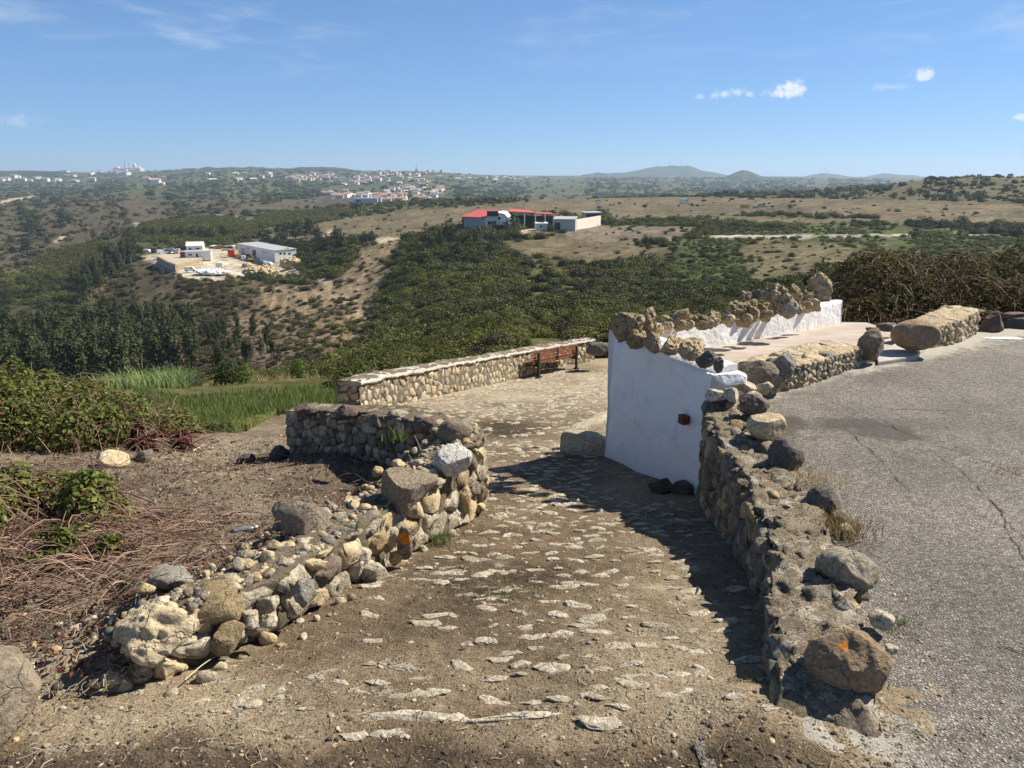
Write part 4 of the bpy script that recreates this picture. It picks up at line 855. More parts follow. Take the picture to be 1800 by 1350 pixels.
# ------------------------------------------------------------------ whitewashed spring house with a roof terrace
class MB:
    def __init__(s): s.V = []; s.F = []; s.m = []; s.n = 0
    def add(s, V, F, mi=0):
        for f in F: s.F.append([q+s.n for q in f]); s.m.append(mi)
        s.V += [tuple(map(float,v)) for v in V]; s.n = len(s.V); return s
    def box(s, c, size, rz=0, mi=0, rx=0, ry=0):
        x,y,z = [q/2 for q in size]; P = np.array([(-x,-y,-z),(x,-y,-z),(x,y,-z),(-x,y,-z),(-x,-y,z),(x,-y,z),(x,y,z),(-x,y,z)])
        if rx: P = rotx(P,rx)
        if ry: P = roty(P,ry)
        P = rotz(P,rz)+np.array(c); return s.add(P, [(0,3,2,1),(4,5,6,7),(0,1,5,4),(1,2,6,5),(2,3,7,6),(3,0,4,7)], mi)
    def prism(s, poly, z0, z1, mi=0):     # z0/z1 number or list
        n = len(poly); a = z0 if hasattr(z0,'__len__') else [z0]*n; b = z1 if hasattr(z1,'__len__') else [z1]*n
        V = [(p[0],p[1],a[k]) for k,p in enumerate(poly)]+[(p[0],p[1],b[k]) for k,p in enumerate(poly)]
        ar = sum(poly[k][0]*poly[(k+1)%n][1]-poly[(k+1)%n][0]*poly[k][1] for k in range(n))
        F = [tuple(range(n-1,-1,-1)), tuple(range(n,2*n))]+[(k,(k+1)%n,n+(k+1)%n,n+k) for k in range(n)]
        if ar < 0: F = [f[::-1] for f in F]
        return s.add(V, F, mi)
    def build(s, name, mats, parent=None, smooth=False, bevel=0.0, seg=2, loc=None):
        me = bpy.data.meshes.new(name); V = np.array(s.V)
        if loc is not None: V = V-np.array(loc)
        me.from_pydata([tuple(v) for v in V], [], s.F)
        for m_ in (mats if isinstance(mats,(list,tuple)) else [mats]): me.materials.append(M[m_] if isinstance(m_,str) else m_)
        me.polygons.foreach_set('material_index', s.m); me.polygons.foreach_set('use_smooth',[smooth]*len(s.F)); me.update()
        if bevel:
            bm = bmesh.new(); bm.from_mesh(me); bmesh.ops.bevel(bm, geom=bm.edges[:], offset=bevel, segments=seg, affect='EDGES', profile=.6); bm.to_mesh(me); bm.free()
        return obj(name, me, parent, loc if loc is not None else (0,0,0))
A = np.array((1.425,5.40)); B = np.array((.88,6.95)); Cc = np.array((3.84,9.40)); TW = .25
nb = np.array((-.637,.771))
def white_parapet(name, p0, p1, inward, zb0, zb1, zo, zi, parent, seed, thick=TW, nu=90):
    """a hand-plastered wall: outer face, sloping top and inner face, all slightly wavy; zo/zi = heights of outer and inner top edge"""
    p0 = np.array(p0); p1 = np.array(p1); u = np.linspace(0,1,nu); d = p1-p0; L = np.linalg.norm(d); inward = np.array(inward)
    base = p0[None,:]+u[:,None]*d[None,:]; rings = []
    zbt = zb0+(zb1-zb0)*u; zot = zo[0]+(zo[1]-zo[0])*u; zit = zi[0]+(zi[1]-zi[0])*u
    for k in np.linspace(0,.97,26): rings.append(np.concatenate([base+inward*(.03*k), (zbt+(zot-zbt)*k)[:,None]],1))
    for k,dz in [(.06,.0),(.2,.35),(.45,.7),(.7,.95),(.9,1.0),(1.0,.93)]: rings.append(np.concatenate([base+inward*(thick*k+.02*(1-k)), (zot+(zit-zot)*dz)[:,None]],1))
    for k in np.linspace(.85,0,7): rings.append(np.concatenate([base+inward*(thick+.012*(1-k)), (zit*k-.12*(1-k))[:,None]],1))
    V = np.stack(rings,1); m_ = V.shape[1]; Vf = V.reshape(-1,3)
    w = np.stack([fbm(Vf+seed+7*k,1.7,3,.5,seed+k) for k in range(3)],1)*.022 + np.stack([fbm(Vf+seed+3*k,6,3,.5,seed+10+k) for k in range(3)],1)*.007
    Vf = Vf+w
    ii = (np.arange(nu-1)[:,None]*m_+np.arange(m_-1)[None,:]).ravel(); Q = np.stack([ii,ii+m_,ii+m_+1,ii+1],1)
    e0 = np.arange(m_)[::-1][None,:]; e1 = ((nu-1)*m_+np.arange(m_))[None,:]
    return obj(name, me_np(name, Vf, [Q[:, ::-1],e0[:, ::-1],e1[:, ::-1]], True, [M['white']]), parent)
sh = tag(empty('spring_house'), 'whitewashed spring house sunk beside the path with pitted rocks along its parapets', 'spring house')
inA = np.array((.943,.332)); inB = -nb
end_o = white_parapet('end_wall', A, B, inA, zpath(5.4)-.1, zpath(6.95)-.1, (.26,.19), (.335,.33), sh, 3)
back_o = white_parapet('back_wall', B, Cc, inB, zpath(6.95)-.1, -.8, (.30,.19), (.345,.225), sh, 5, nu=110)
# terrace floor
Bi = B+inA*TW+inB*TW; Ci = Cc+inB*(TW+.005)
fl = MB(); fl.prism([tuple(A+inA*.2+np.array((0,.1))), (2.0,5.85), (3.25,6.85), (3.62,7.0), (4.25,7.9), (4.3,8.55), tuple(Cc+np.array((.5,-.1))), tuple(Cc+inB*.1), tuple(Bi+inB*-.1)], -.5, [.045,.045,.045,.045,.03,.0,-.06,-.06,.045])
fo = fl.build('terrace_floor', 'screed', sh)
# end cap towards the road and the rough masonry below it
cp = rock_geo(101, 5, (.27,.28,.085), lump=.10, planes=6, detail=.05, boxy=.9); me = me_np('corner_cap', cp[0], cp[1], True, [M['white']]); obj('corner_cap', me, sh, (1.56,5.47,.20), .25)
for k,(px,py,w,h,mt) in enumerate([(1258,690,34,22,'lime'),(1285,688,34,26,'lime'),(1262,712,36,22,'crust'),(1292,712,40,24,'lime'),(1275,732,50,22,'crust'),(1248,735,22,22,'crust')]):
    boulder('stone', None, px, py, w, h, 5.28, mt, 110+k, sub=4, parent=sh, boxy=.3, depth=1.1)
# weathered rocks bedded on the parapets
def crest(px, py, w, h, d, mt, sd, **kw):
    a = dict(on=lambda x,y: .33-np.clip((y-6.95)/2.45,0,1)*.115, lump=.42, planes=10, cut=(.42,.8), detail=.10, pit=.09, sub=5, depth=.75); a.update(kw)
    return boulder('crest_rock', None, px, py, w*1.14, h*1.12, d, mt, sd, parent=sh, sink=.02, **a)
for q in [(1100,573,52,56,6.95,'karst',1),(1143,568,30,58,7.02,'karst',2),(1118,588,34,36,6.8,'karst',7),(1172,560,26,22,7.2,'ochre',3,.04),(1195,556,30,32,7.35,'ochre',4,.04),(1228,562,30,28,7.5,'karst',5),(1253,557,34,28,7.65,'karst',6),(1276,553,18,24,7.8,'grey',8),
          (1300,545,42,36,7.95,'karst',9),(1316,538,26,30,8.0,'ochre',10),(1337,538,30,26,8.1,'karst',11),(1362,520,40,48,8.25,'karst',12),(1383,528,36,50,8.3,'karst',13),(1400,516,24,38,8.35,'karst',14),(1358,544,16,14,8.05,'karst',15),(1420,519,30,24,8.45,'ochre',16),(1436,492,34,34,8.55,'karst',17),(1448,500,38,56,8.6,'karst',18),
          (1307,520,24,22,8.35,'ochre',19),(1330,517,24,22,8.45,'grey',20)]:
    kw = {'pit': q[7]} if len(q) > 7 else {}
    crest(*q[:7], **kw)
r = np.random.default_rng(1212)
for k in range(34):      # smaller rocks wedged between them
    px = 1095+k*10.3+r.uniform(-5,5); d = 6.95+(px-1095)/350*1.75; py = np.interp(px,[1095,1170,1300,1450],[588,572,562,528])-r.uniform(-3,9); w = r.uniform(16,27)
    boulder('crest_rock', None, px, py, w, w*r.uniform(.8,1.3), d, ['karst','ochre','karst','tan','grey'][k%5], 1300+k, parent=sh, sink=.02, on=lambda x,y: .33-np.clip((y-6.95)/2.45,0,1)*.115, sub=4, lump=.3, planes=8, detail=.10, pit=.05)
for q in [(1118,592,34,36,6.72,'ochre',31),(1148,598,32,32,6.48,'ochre',32),(1182,602,40,36,6.2,'ochre',33),(1216,610,42,40,5.95,'ochre',34)]:
    crest(*q[:7], lump=.2, planes=8, detail=.06, pit=.06, depth=.85, sub=5)
crest(1240,627,36,28,5.72,'grey',35, lump=.12, planes=5, pit=.0); crest(1263,637,16,28,5.5,'grey',36, lump=.1, planes=5, pit=.02)
# small rusty box set in the shaded end wall
t_ = .165; pb = A+(B-A)*t_; zc = D(1212,737,pb[1])[2]; ang = math.atan2((B-A)[1],(B-A)[0])
ib = MB(); ib.box((pb[0]-.012,pb[1]-.004,zc),(.075,.06,.07),ang); ib.build('iron_box', 'rust', sh, bevel=.006)
# stone trough on the square side
tr = tag(empty('stone_trough'), 'pale stone trough edge butting against the whitewashed end wall', 'trough')
def slab(name, p0, p1, z0, z1, width, mat, parent, seed):
    p0 = np.array(p0); p1 = np.array(p1); L = np.linalg.norm(p1-p0); V, Fc = rock_geo(seed, 5, (L,width,z1-z0), lump=.03, planes=2, cut=(.9,.98), detail=.04, boxy=1.25)
    c = (p0+p1)/2; return obj(name, me_np(name, V, Fc, True, [M[mat]]), parent, (c[0],c[1],z0), math.atan2((p1-p0)[1],(p1-p0)[0]))
g0 = G(988,800); g1 = G(1064,806)
slab('front_slab', g0[:2]+np.array((0,.1)), g1[:2]+np.array((.1,.1)), g0[2]-.06, D(1010,762,g0[1])[2], .20, 'lime', tr, 121)
g2 = G(994,765); g3 = G(1066,745)
slab('side_slab', np.array((.58,7.45)), np.array((1.20,8.2)), -1.25, -.83, .17, 'lime', tr, 122)

# ------------------------------------------------------------------ stone wall between terrace and road
def masonry_wall(label, pts, zb, ztop, thick, rows, asp, mats, topmats, seed, core='mortar', topr=2, gap=.008, proud=.035, n=10, rough=.03, top_proud=.035, limit=300, name='stone_wall'):
    o = tag(empty(name), label, 'wall'); L_ = Line(pts)
    wall_core('rubble_core', L_, zb, ztop, thick, core, o, seed, rough=rough)
    stones_on_face(o, L_, zb, ztop, rows, asp, mats, seed+1, gap, proud, n=n, limit=limit)
    stones_on_top(o, L_, ztop, thick, topr, 1.4, topmats, seed+2, gap, top_proud, n=n)
    return o, L_
q0 = R(1330,700); q1 = R(1540,640)
tw_pts = [(1.86,5.72),(2.4,6.08),(3.12,6.72)]
tw, twl = masonry_wall('rubble wall with pale flat top between the road and the screeded terrace', tw_pts, lambda s: -.03, lambda s: float(np.interp(s,[0,.5,1.8],[.17,.20,.19])), .36, 4, 1.25, ['lime','ochre','lime','tan','grey'], ['tan','lime','tan'], 130, gap=.003, proud=.028, core='tan')
boulder('stone', None, 1328, 648, 76, 50, 5.72, 'brown', 141, parent=tw, depth=1, planes=6, lump=.1)
boulder('stone', None, 1373, 640, 52, 58, 5.85, 'grey', 142, parent=tw, depth=.8, planes=6)
boulder('stone', None, 1353, 662, 30, 34, 5.75, 'ochre', 143, parent=tw, sub=4); boulder('stone', None, 1312, 675, 40, 22, 5.5, 'lime', 144, parent=tw, sub=4)
boulder('stone', None, 1342, 678, 34, 26, 5.6, 'lime', 145, parent=tw, sub=4); boulder('stone', None, 1352, 634, 26, 20, 5.95, 'dark', 146, parent=tw, sub=4)
boulder('stone', None, 1297, 655, 30, 14, 5.5, 'brown', 147, parent=tw, sub=4); boulder('stone', None, 1325, 690, 36, 18, 5.45, 'lime', 148, parent=tw, sub=4)
boulder('boulder', 'brown angular end boulder of the terrace wall beside the gap', 1532, 601, 50, 60, 6.8, 'brown', 151, depth=.9, planes=8, cut=(.55,.8), boxy=.2, detail=.035)
boulder('boulder', 'small brown stone perched behind the angular end boulder', 1533, 577, 24, 14, 7.2, 'red', 152, sub=4)
boulder('boulder', 'big rounded tan-grey boulder right of the terrace gap', 1611, 585, 84, 56, 7.15, 'sand', 153, depth=.9, planes=2, lump=.07, detail=.022)
boulder('boulder', 'grey flat rock behind the rounded boulder at the terrace edge', 1562, 572, 44, 16, 8.0, 'grey', 154, sub=4)
st = tag(empty('threshold_slab'), 'pale slab in the gap leading onto the terrace', 'step')
tb = MB(); tb.prism([(3.3,6.75),(3.75,6.98),(4.25,7.62),(4.0,7.75),(3.42,7.05)],-.05,.05); tb.build('slab','concrete',st,bevel=.012)
rw2, _ = masonry_wall('rubble wall with pale flat top right of the rounded boulder', [(4.05,7.42),(4.6,7.78),(5.08,8.28)], lambda s: -.03, lambda s: float(np.interp(s,[0,.6,1.4],[.19,.24,.27])), .34, 4, 1.25, ['lime','ochre','tan','grey'], ['tan','lime','tan'], 160, gap=.003, proud=.026, core='tan')
boulder('boulder', 'flat grey stone lying on the right end of the far rubble wall', 1708, 545, 42, 12, 8.5, 'grey', 161, sub=4)
boulder('boulder', 'upright reddish block closing the right end of the far rubble wall', 1742, 570, 42, 52, 8.45, 'red', 162, boxy=.5, planes=8)
boulder('boulder', 'dark squared block at the right edge of the view', 1785, 575, 56, 40, 8.6, 'dark', 163, boxy=.8, planes=4)
boulder('boulder', 'thin brown slab lying on the dark squared block', 1786, 552, 44, 12, 8.65, 'red', 164, boxy=.6, planes=4, sub=4)
boulder('boulder', 'white painted kerb stone on the asphalt by the dark block', 1764, 593, 66, 6, 8.05, 'white', 165, boxy=1.0, planes=2, depth=.5, sub=4)

# ------------------------------------------------------------------ long wall round the square, behind the bench
fw_px = [(632,737,10.5,671),(655,731,11.1,664),(700,716,12.3,655),(760,702,13.6,645),(800,691,14.7,637),(850,677,16.6,629),(900,664,18.9,620),(950,653,20.6,611),(1000,646,22.0,603),(1044,640,23.0,596)]
fp = np.array([list(D(a,b,c))+[D(a,t_,c)[2]] for a,b,c,t_ in fw_px])
fl_ = Line(fp[:,:2]); fz0 = lambda s: float(np.interp(s, fl_.c, fp[:,2]))-.06; fz1 = lambda s: float(np.interp(s, fl_.c, fp[:,3]))
fw = tag(empty('stone_wall'), 'long rubble wall with a whitish mortared top edging the square behind the bench', 'wall')
wall_core('rubble_core', fl_, fz0, fz1, .32, 'mortar', fw, 171, ns=200, rough=.05)
stones_on_face(fw, fl_, fz0, lambda s: fz1(s)-.06, 5, 1.55, ['lime','lime','tan','lime','ochre','lime'], 172, .004, .026, n=8, limit=300)
def coping(line, z1, thick, seed):
    ns = 220; s = np.linspace(0,line.L,ns); z = np.array([z1(q) for q in s]); rings = [line.pt(s,np.full(ns,o_),z+dz) for o_,dz in [(.01,-.05),(.055,-.035),(.05,.0),(.0,.02),(-.08,.03),(-.15,.03),(-.24,.025),(-thick,.01),(-thick-.03,-.08)]]
    V = np.stack(rings,1); m_ = V.shape[1]; Vf = V.reshape(-1,3); Vf = Vf+.05*np.stack([fbm(Vf+3*k,5.5,5,.65,seed+k) for k in range(3)],1)
    ii = (np.arange(ns-1)[:,None]*m_+np.arange(m_-1)[None,:]).ravel(); Q = np.stack([ii,ii+m_,ii+m_+1,ii+1],1)
    return me_np('mortar_coping', Vf, [Q,np.arange(m_)[::-1][None,:],((ns-1)*m_+np.arange(m_))[None,:]], True, [M['coping']])
M['coping'] = rock_mat('whitish_mortar', [(.2,(.22,.185,.13)),(.42,(.45,.41,.33)),(.65,(.62,.58,.51)),(.9,(.70,.67,.61))], 5, [((.2,.16,.11),8,.62,.74,.35)], .012, 0.0)
obj('mortar_coping', coping(fl_, lambda s: fz1(s)-.02, .32, 175), fw)
# left end face of that wall
el = Line([fl_.pt(np.array(0.),np.array(-.34),np.array(0.))[:2], fp[0,:2]]); stones_on_face(fw, el, lambda s: fz0(0), lambda s: fz1(0)-.05, 5, 1.5, ['lime','tan','grey'], 177, .004, .026, n=8)
boulder('boulder', 'dark stone on the ground between the bench wall and the white spring house', 1052, 612, 44, 26, 21, 'grey', 178, sub=4, planes=7)

# ------------------------------------------------------------------ bench
ba = G(947,663); bb = G(1013,648); bd = bb-ba; bl = math.hypot(bd[0],bd[1]); bang = math.atan2(bd[1],bd[0])
bench = tag(empty('park_bench', tuple((ba+bb)/2), bang), 'brown slatted park bench on dark metal posts facing the long wall', 'bench')
zA = ba[2]-(ba[2]+bb[2])/2; zB = -zA; tilt = math.atan2(bb[2]-ba[2], bl)*.6
hb = D(947,618,ba[1])[2]-ba[2]    # height of the back's top
hx = bl/2
for sgn,zz_ in ((-1,zA),(1,zB)):
    p = MB(); p.box((sgn*hx,0,zz_+hb*.5-.05),(.07,.055,hb+.02)); p.box((sgn*hx,.22,zz_+hb*.44),(.06,.46,.05)); po = p.build('post', 'dark_metal', bench, bevel=.006)
    p = MB(); p.box((sgn*hx,0,zz_+.01),(.16,.14,.02)); p.build('foot_plate', 'dark_metal', po)
def slat(name, y, z, w, t, rx=0):
    p = MB(); Lb = bl+.44; p.box((0,0,0),(Lb,t,w),0,0,rx); o = p.build(name, 'wood_slat', bench, bevel=.008); o.location = (0,y,z); o.rotation_euler = (0,-tilt*.0,0); return o
mid = lambda: 0
for k in range(5):
    o = slat('back_slat', .055+.012*k, hb*.52+k*(hb*.47/4.6)+.02, hb*.078, .03, -.12); o.rotation_euler = (0,-math.atan2(zB-zA,bl),0)
for k in range(4):
    p = MB(); p.box((0,0,0),(bl+.44,.085,.03)); o = p.build('seat_slat','wood_slat',bench,bevel=.008); o.location = (0,.10+.10*k,hb*.50+.01); o.rotation_euler = (0,-math.atan2(zB-zA,bl),0)
p = MB(); p.box((0,.02,hb*.76),(.035,.03,hb*.46)); p.build('centre_brace','dark_metal',bench)
# ------------------------------------------------------------------ plants
def unit(v): return v/np.maximum(np.linalg.norm(v,axis=-1,keepdims=True),1e-9)
def leaves(P, size, r, outward=None, asp=.55, up=.25, fold=.12):
    """one folded leaf per point"""
    n = len(P); nrm = r.normal(size=(n,3)); nrm[:,2] = np.abs(nrm[:,2])+up
    if outward is not None: nrm = nrm*.7+outward*1.0
    nrm = unit(nrm); t = unit(np.cross(nrm, r.normal(size=(n,3)))); b = np.cross(nrm,t)
    s = (np.asarray(size)*r.uniform(.6,1.35,n))[:,None]
    V = np.stack([P-t*s*.5, P+b*s*asp*.5+nrm*s*fold, P+t*s*.5, P-b*s*asp*.5+nrm*s*fold],1).reshape(-1,3)
    k = np.arange(n)*4; F = np.concatenate([np.stack([k,k+1,k+2],1),np.stack([k,k+2,k+3],1)])
    return V, F
def tubes(P, rad, sides=3):
    """many thin stalks at once: P (n,k,3), rad (n,k) or (n,1)"""
    n,k,_ = P.shape; T_ = np.gradient(P,axis=1); T_ = unit(T_); a = unit(np.cross(T_, np.array([.31,.17,.93]))); b = np.cross(T_,a); rad = np.broadcast_to(rad,(n,k))
    rings = [P+ (a*math.cos(2*math.pi*j/sides)+b*math.sin(2*math.pi*j/sides))*rad[:,:,None] for j in range(sides)]
    V = np.stack(rings,2).reshape(-1,3); base = (np.arange(n)[:,None]*k+np.arange(k-1)[None,:]).ravel()*sides; F = []
    for j in range(sides): F.append(np.stack([base+j,base+(j+1)%sides,base+sides+(j+1)%sides,base+sides+j],1))
    return V, np.concatenate(F)
def blades(P, h, r, lean=.5, w=.02, seg=3):
    """grass blades rooted at P"""
    n = len(P); h = np.broadcast_to(h,(n,))*r.uniform(.5,1.2,n); d = r.uniform(0,2*np.pi,n); ln = r.uniform(.1,1,n)*lean
    dirv = np.stack([np.cos(d),np.sin(d),np.zeros(n)],1); side = np.stack([-np.sin(d),np.cos(d),np.zeros(n)],1); tw = r.uniform(-1,1,n)[:,None]; side = unit(side+dirv*tw)
    V = []
    for k in range(seg+1):
        t = k/seg; c = P+dirv*(ln*h*t**1.8)[:,None]; c = c+np.array([0,0,1])*(h*t*(1-.25*ln*t))[:,None]; ww = w*h/np.maximum(h.mean(),1e-6)*(1-t*.92)
        V += [c-side*ww[:,None]*.5, c+side*ww[:,None]*.5]
    V = np.stack(V,1).reshape(-1,3); m_ = 2*(seg+1); b = np.arange(n)*m_; F = [np.stack([b+2*k,b+2*k+1,b+2*k+3,b+2*k+2],1) for k in range(seg)]
    return V, np.concatenate(F)
def join(*parts):
    V, F, o = [], [], 0
    for v,f in parts:
        V.append(v); F.append(f+o); o += len(v)
    return np.concatenate(V), F
def lump_points(n, lumps, r, shell=.55):
    """points spread through overlapping ellipsoids, thick towards their skins; lumps: (cx,cy,cz,rx,ry,rz)"""
    L = np.array(lumps,float); vol = (L[:,3]*L[:,4]*L[:,5])**(2/3); k = r.choice(len(L),n,p=vol/vol.sum()); u = unit(r.normal(size=(n,3)))
    rad = (shell+(1-shell)*r.random(n)**.5)[:,None]; P = L[k,:3]+u*L[k,3:]*rad
    return P, unit(u/L[k,3:])
PROTO = {}
def proto_coll(key, meshes):
    c = bpy.data.collections.new(key)
    for i,me in enumerate(meshes):
        o = bpy.data.objects.new(f'{key}_{i:02d}', me); c.objects.link(o)
    PROTO[key] = c; return c
def bush_mesh(seed, n, leaf, mat, flat=.75, nl=7, asp=.7):
    r = np.random.default_rng(seed); L = []
    for k in range(nl):
        a = r.uniform(0,6.28); q = r.uniform(0,.55); s = r.uniform(.28,.5); L.append((math.cos(a)*q,math.sin(a)*q,flat*r.uniform(.25,.62),s,s,s*flat))
    P, u = lump_points(n,L,r,.45); P[:,2] = np.abs(P[:,2]); V,F = leaves(P,leaf,r,u,asp); return me_np('bush',V,F,False,[M[mat]])
proto_coll('bush_proto', [bush_mesh(200+k, 620, .125, 'tint_leaf') for k in range(7)])
proto_coll('fine_bush_proto', [bush_mesh(220+k, 1300, .085, 'tint_leaf', .7, 9, .6) for k in range(6)])
proto_coll('far_bush_proto', [bush_mesh(240+k, 150, .27, 'tint_leaf', .8, 5, .9) for k in range(6)])
def tuft_mesh(seed, n, h, spread, mat, lean=.6, w=.03):
    r = np.random.default_rng(seed); P = np.concatenate([r.normal(size=(n,2))*spread, np.zeros((n,1))],1); V,F = blades(P,h,r,lean,w); return me_np('tuft',V,F,False,[M[mat]])
proto_coll('dry_tuft_proto', [tuft_mesh(260+k, 26, 1.0, .28, 'tint_leaf', .7, .07) for k in range(4)])
def scatter(name, label, cat, key, P, rotz_, scl, tint, kind='stuff', tiltv=None):
    n = len(P); me = bpy.data.meshes.new(name); me.vertices.add(n); me.vertices.foreach_set('co', np.asarray(P,np.float32).ravel())
    rot = np.zeros((n,3),np.float32); rot[:,2] = rotz_
    if tiltv is not None: rot[:,:2] = tiltv
    a = me.attributes.new('rotv','FLOAT_VECTOR','POINT'); a.data.foreach_set('vector', rot.ravel())
    a = me.attributes.new('sclv','FLOAT_VECTOR','POINT'); a.data.foreach_set('vector', np.asarray(scl,np.float32).ravel())
    a = me.attributes.new('pidx','INT','POINT'); a.data.foreach_set('value', np.random.default_rng(n).integers(0,len(PROTO[key].objects),n).astype(np.int32))
    vcol(me,'tint',tint); o = obj(name, me)
    g = bpy.data.node_groups.new(name+'_nodes','GeometryNodeTree'); g.interface.new_socket('Geometry',in_out='INPUT',socket_type='NodeSocketGeometry'); g.interface.new_socket('Geometry',in_out='OUTPUT',socket_type='NodeSocketGeometry')
    gi = g.nodes.new('NodeGroupInput'); go = g.nodes.new('NodeGroupOutput'); ip = g.nodes.new('GeometryNodeInstanceOnPoints'); ci_ = g.nodes.new('GeometryNodeCollectionInfo')
    ci_.inputs['Collection'].default_value = PROTO[key]; ci_.inputs['Separate Children'].default_value = True; ci_.inputs['Reset Children'].default_value = True
    def na(nm,t):
        q = g.nodes.new('GeometryNodeInputNamedAttribute'); q.data_type = t; q.inputs['Name'].default_value = nm; return q.outputs['Attribute']
    g.links.new(gi.outputs[0], ip.inputs['Points']); g.links.new(ci_.outputs[0], ip.inputs['Instance']); ip.inputs['Pick Instance'].default_value = True
    g.links.new(na('pidx','INT'), ip.inputs['Instance Index']); g.links.new(na('rotv','FLOAT_VECTOR'), ip.inputs['Rotation']); g.links.new(na('sclv','FLOAT_VECTOR'), ip.inputs['Scale'])
    g.links.new(ip.outputs[0], go.inputs[0]); md = o.modifiers.new('scatter','NODES'); md.node_group = g
    return tag(o, label, cat, None, kind)
# scrub on the land, thick or thin by land cover
r = np.random.default_rng(99)
def sample_land(n, h0, h1, d0, d1):
    hx = r.uniform(h0,h1,n); ld = r.uniform(math.log(d0),math.log(d1),n); d = np.exp(ld); x = (hx-900)/F/1.035*d; z = zt(x,d); px,py = pix_of(x,d,z); return np.stack([x,d,z],1), px, py, d
DENS = {'scrub':(.66,1.0),'slope':(.4,.5),'far':(.85,1.0),'hill_dry':(.5,.8),'far_field':(.05,.7),'vine':(.12,.5),'field':(.035,.5),'dryfield':(.06,.45),'green':(.5,.42),'hedge':(1,.8),'field2':(.03,.5),'hillr':(.55,.8),'brown':(.7,.6),'scar':(.10,.6),'yard':(0,1),'meadow':(0,1),'drystrip':(0,1),'woodf':(.25,.7),'track':(0,1)}
def tints(nm, P, n):
    p1 = fbm(P[:,:2],1/35.,3,.6,301); p2 = fbm(P[:,:2],1/9.,2,.6,302); t = np.clip(.5+.9*p1+.5*p2+r.normal(size=n)*.18,0,1)[:,None]
    A_ = np.array((.024,.034,.009)); B_ = np.array((.135,.142,.036)); c = A_*(1-t)+B_*t
    br = np.isin(nm,['brown','slope','scar','field','dryfield','hill_dry']); dr = (r.random(n)<np.where(np.isin(nm,['brown','slope']),.6,.3))&br; c[dr] = np.array((.13,.105,.065))*r.uniform(.5,1.1,(dr.sum(),1))
    v = nm=='vine'; c[v] = np.array((.085,.095,.025))*r.uniform(.7,1.2,(v.sum(),1)); g = nm=='green'; c[g] = c[g]*.6+np.array((.05,.062,.018)); 
    b = (nm=='scrub')&(r.random(n)<.14); c[b] = np.array((.085,.075,.045))*r.uniform(.6,1.1,(b.sum(),1))
    return c
def land_scrub(name, label, key, n, d0, d1, size, h0=-160, h1=1960, keep=None):
    P,px,py,d = sample_land(n,h0,h1,d0,d1); k = cover_at(px,py,d); nm = nm_of[k]
    dn = np.array([DENS[q][0] for q in nm]); sz = np.array([DENS[q][1] for q in nm]); patch = fbm(P[:,:2]/np.maximum(d,1)[:,None],26,3,.6,311)
    sel = r.random(n) < dn*np.clip(1+1.7*patch,.12,1.6)
    if keep is not None: sel &= keep(P,px,py,d)
    vil = in_poly(px,py,[(560,338),(640,300),(800,300),(935,306),(935,318),(800,330),(790,362),(600,362)])&(d>900); sel &= ~(vil&(r.random(n)<.72))
    for ox,oy in ((0,0),(1.1,0),(.8,-.8),(0,-1.1)): sel &= ~in_poly(P[:,0]+ox,P[:,1]+oy,path_poly)
    sel &= ~in_poly(P[:,0],P[:,1],near_cut) & ~((P[:,1]<60)&(px<620)&(py>640)) & ~((P[:,1]<16)&(P[:,0]>-1))
    P,d,nm,sz = P[sel],d[sel],nm[sel],sz[sel]; m_ = len(P); s = size(d)*sz*np.clip(r.lognormal(-.08,.45,m_),.3,1.75); P[:,2] -= .12*s
    scl = np.stack([s,s*r.uniform(.8,1.2,m_),s*r.uniform(.65,1.15,m_)],1)
    return scatter(name,label,'scrub',key,P,r.uniform(0,6.28,m_),scl,tints(nm,P,m_))
land_scrub('near_scrub','low green scrub on the slope just beyond the square and its long wall','fine_bush_proto',9000,18,75,lambda d: .42+.011*d)
land_scrub('slope_scrub','dense dark green scrub clothing the valley sides below the farm','bush_proto',46000,75,480,lambda d: np.clip(.75+.0072*d,0,3.2))
land_scrub('far_scrub','hazy dark bushes and groves on the distant hills','far_bush_proto',30000,480,5200,lambda d: np.clip(1.6+.0036*d,0,7.5))
# vineyard rows
def rows(name,label,poly,d0,d1,ang,gap,step,size,tint):
    xs_,ys_ = [],[]; c,s = math.cos(ang),math.sin(ang); pts = np.array([T(p[0],p[1],d0,d1*1.3) for p in poly]); mid = pts.mean(0); Rr = np.abs(pts-mid).max()*1.5
    u,v = np.meshgrid(np.arange(-Rr,Rr,step),np.arange(-Rr,Rr,gap)); x = mid[0]+u*c-v*s; y = mid[1]+u*s+v*c; x = x.ravel(); y = y.ravel(); ok = (y>d0)&(y<d1); x,y = x[ok],y[ok]
    z = zt(x,y); px,py = pix_of(x,y,z); ok = in_poly(px,py,poly); P = np.stack([x,y,z],1)[ok]; n = len(P)
    if n > 9000: P = P[r.choice(n,9000,replace=False)]; n = 9000
    sc_ = size*r.uniform(.75,1.25,(n,3)); scatter(name,label,'vines','far_bush_proto',P,r.uniform(0,6.28,n),sc_,np.array(tint)*r.uniform(.6,1.25,(n,1)))
rows('vineyard','olive green vineyard rows on the rise behind the works yard',COVER[4][1],430,900,.35,4.2,2.2,2.0,(.125,.125,.03))
rows('vineyard','vineyard rows beside the pale track left of the brown field',COVER[5][1],430,1100,.15,4.5,2.4,2.0,(.13,.13,.035))
rows('vineyard','rows of crops on the lower left hillside above the dark pines',COVER[6][1],380,800,.5,4.0,2.2,1.9,(.12,.115,.03))

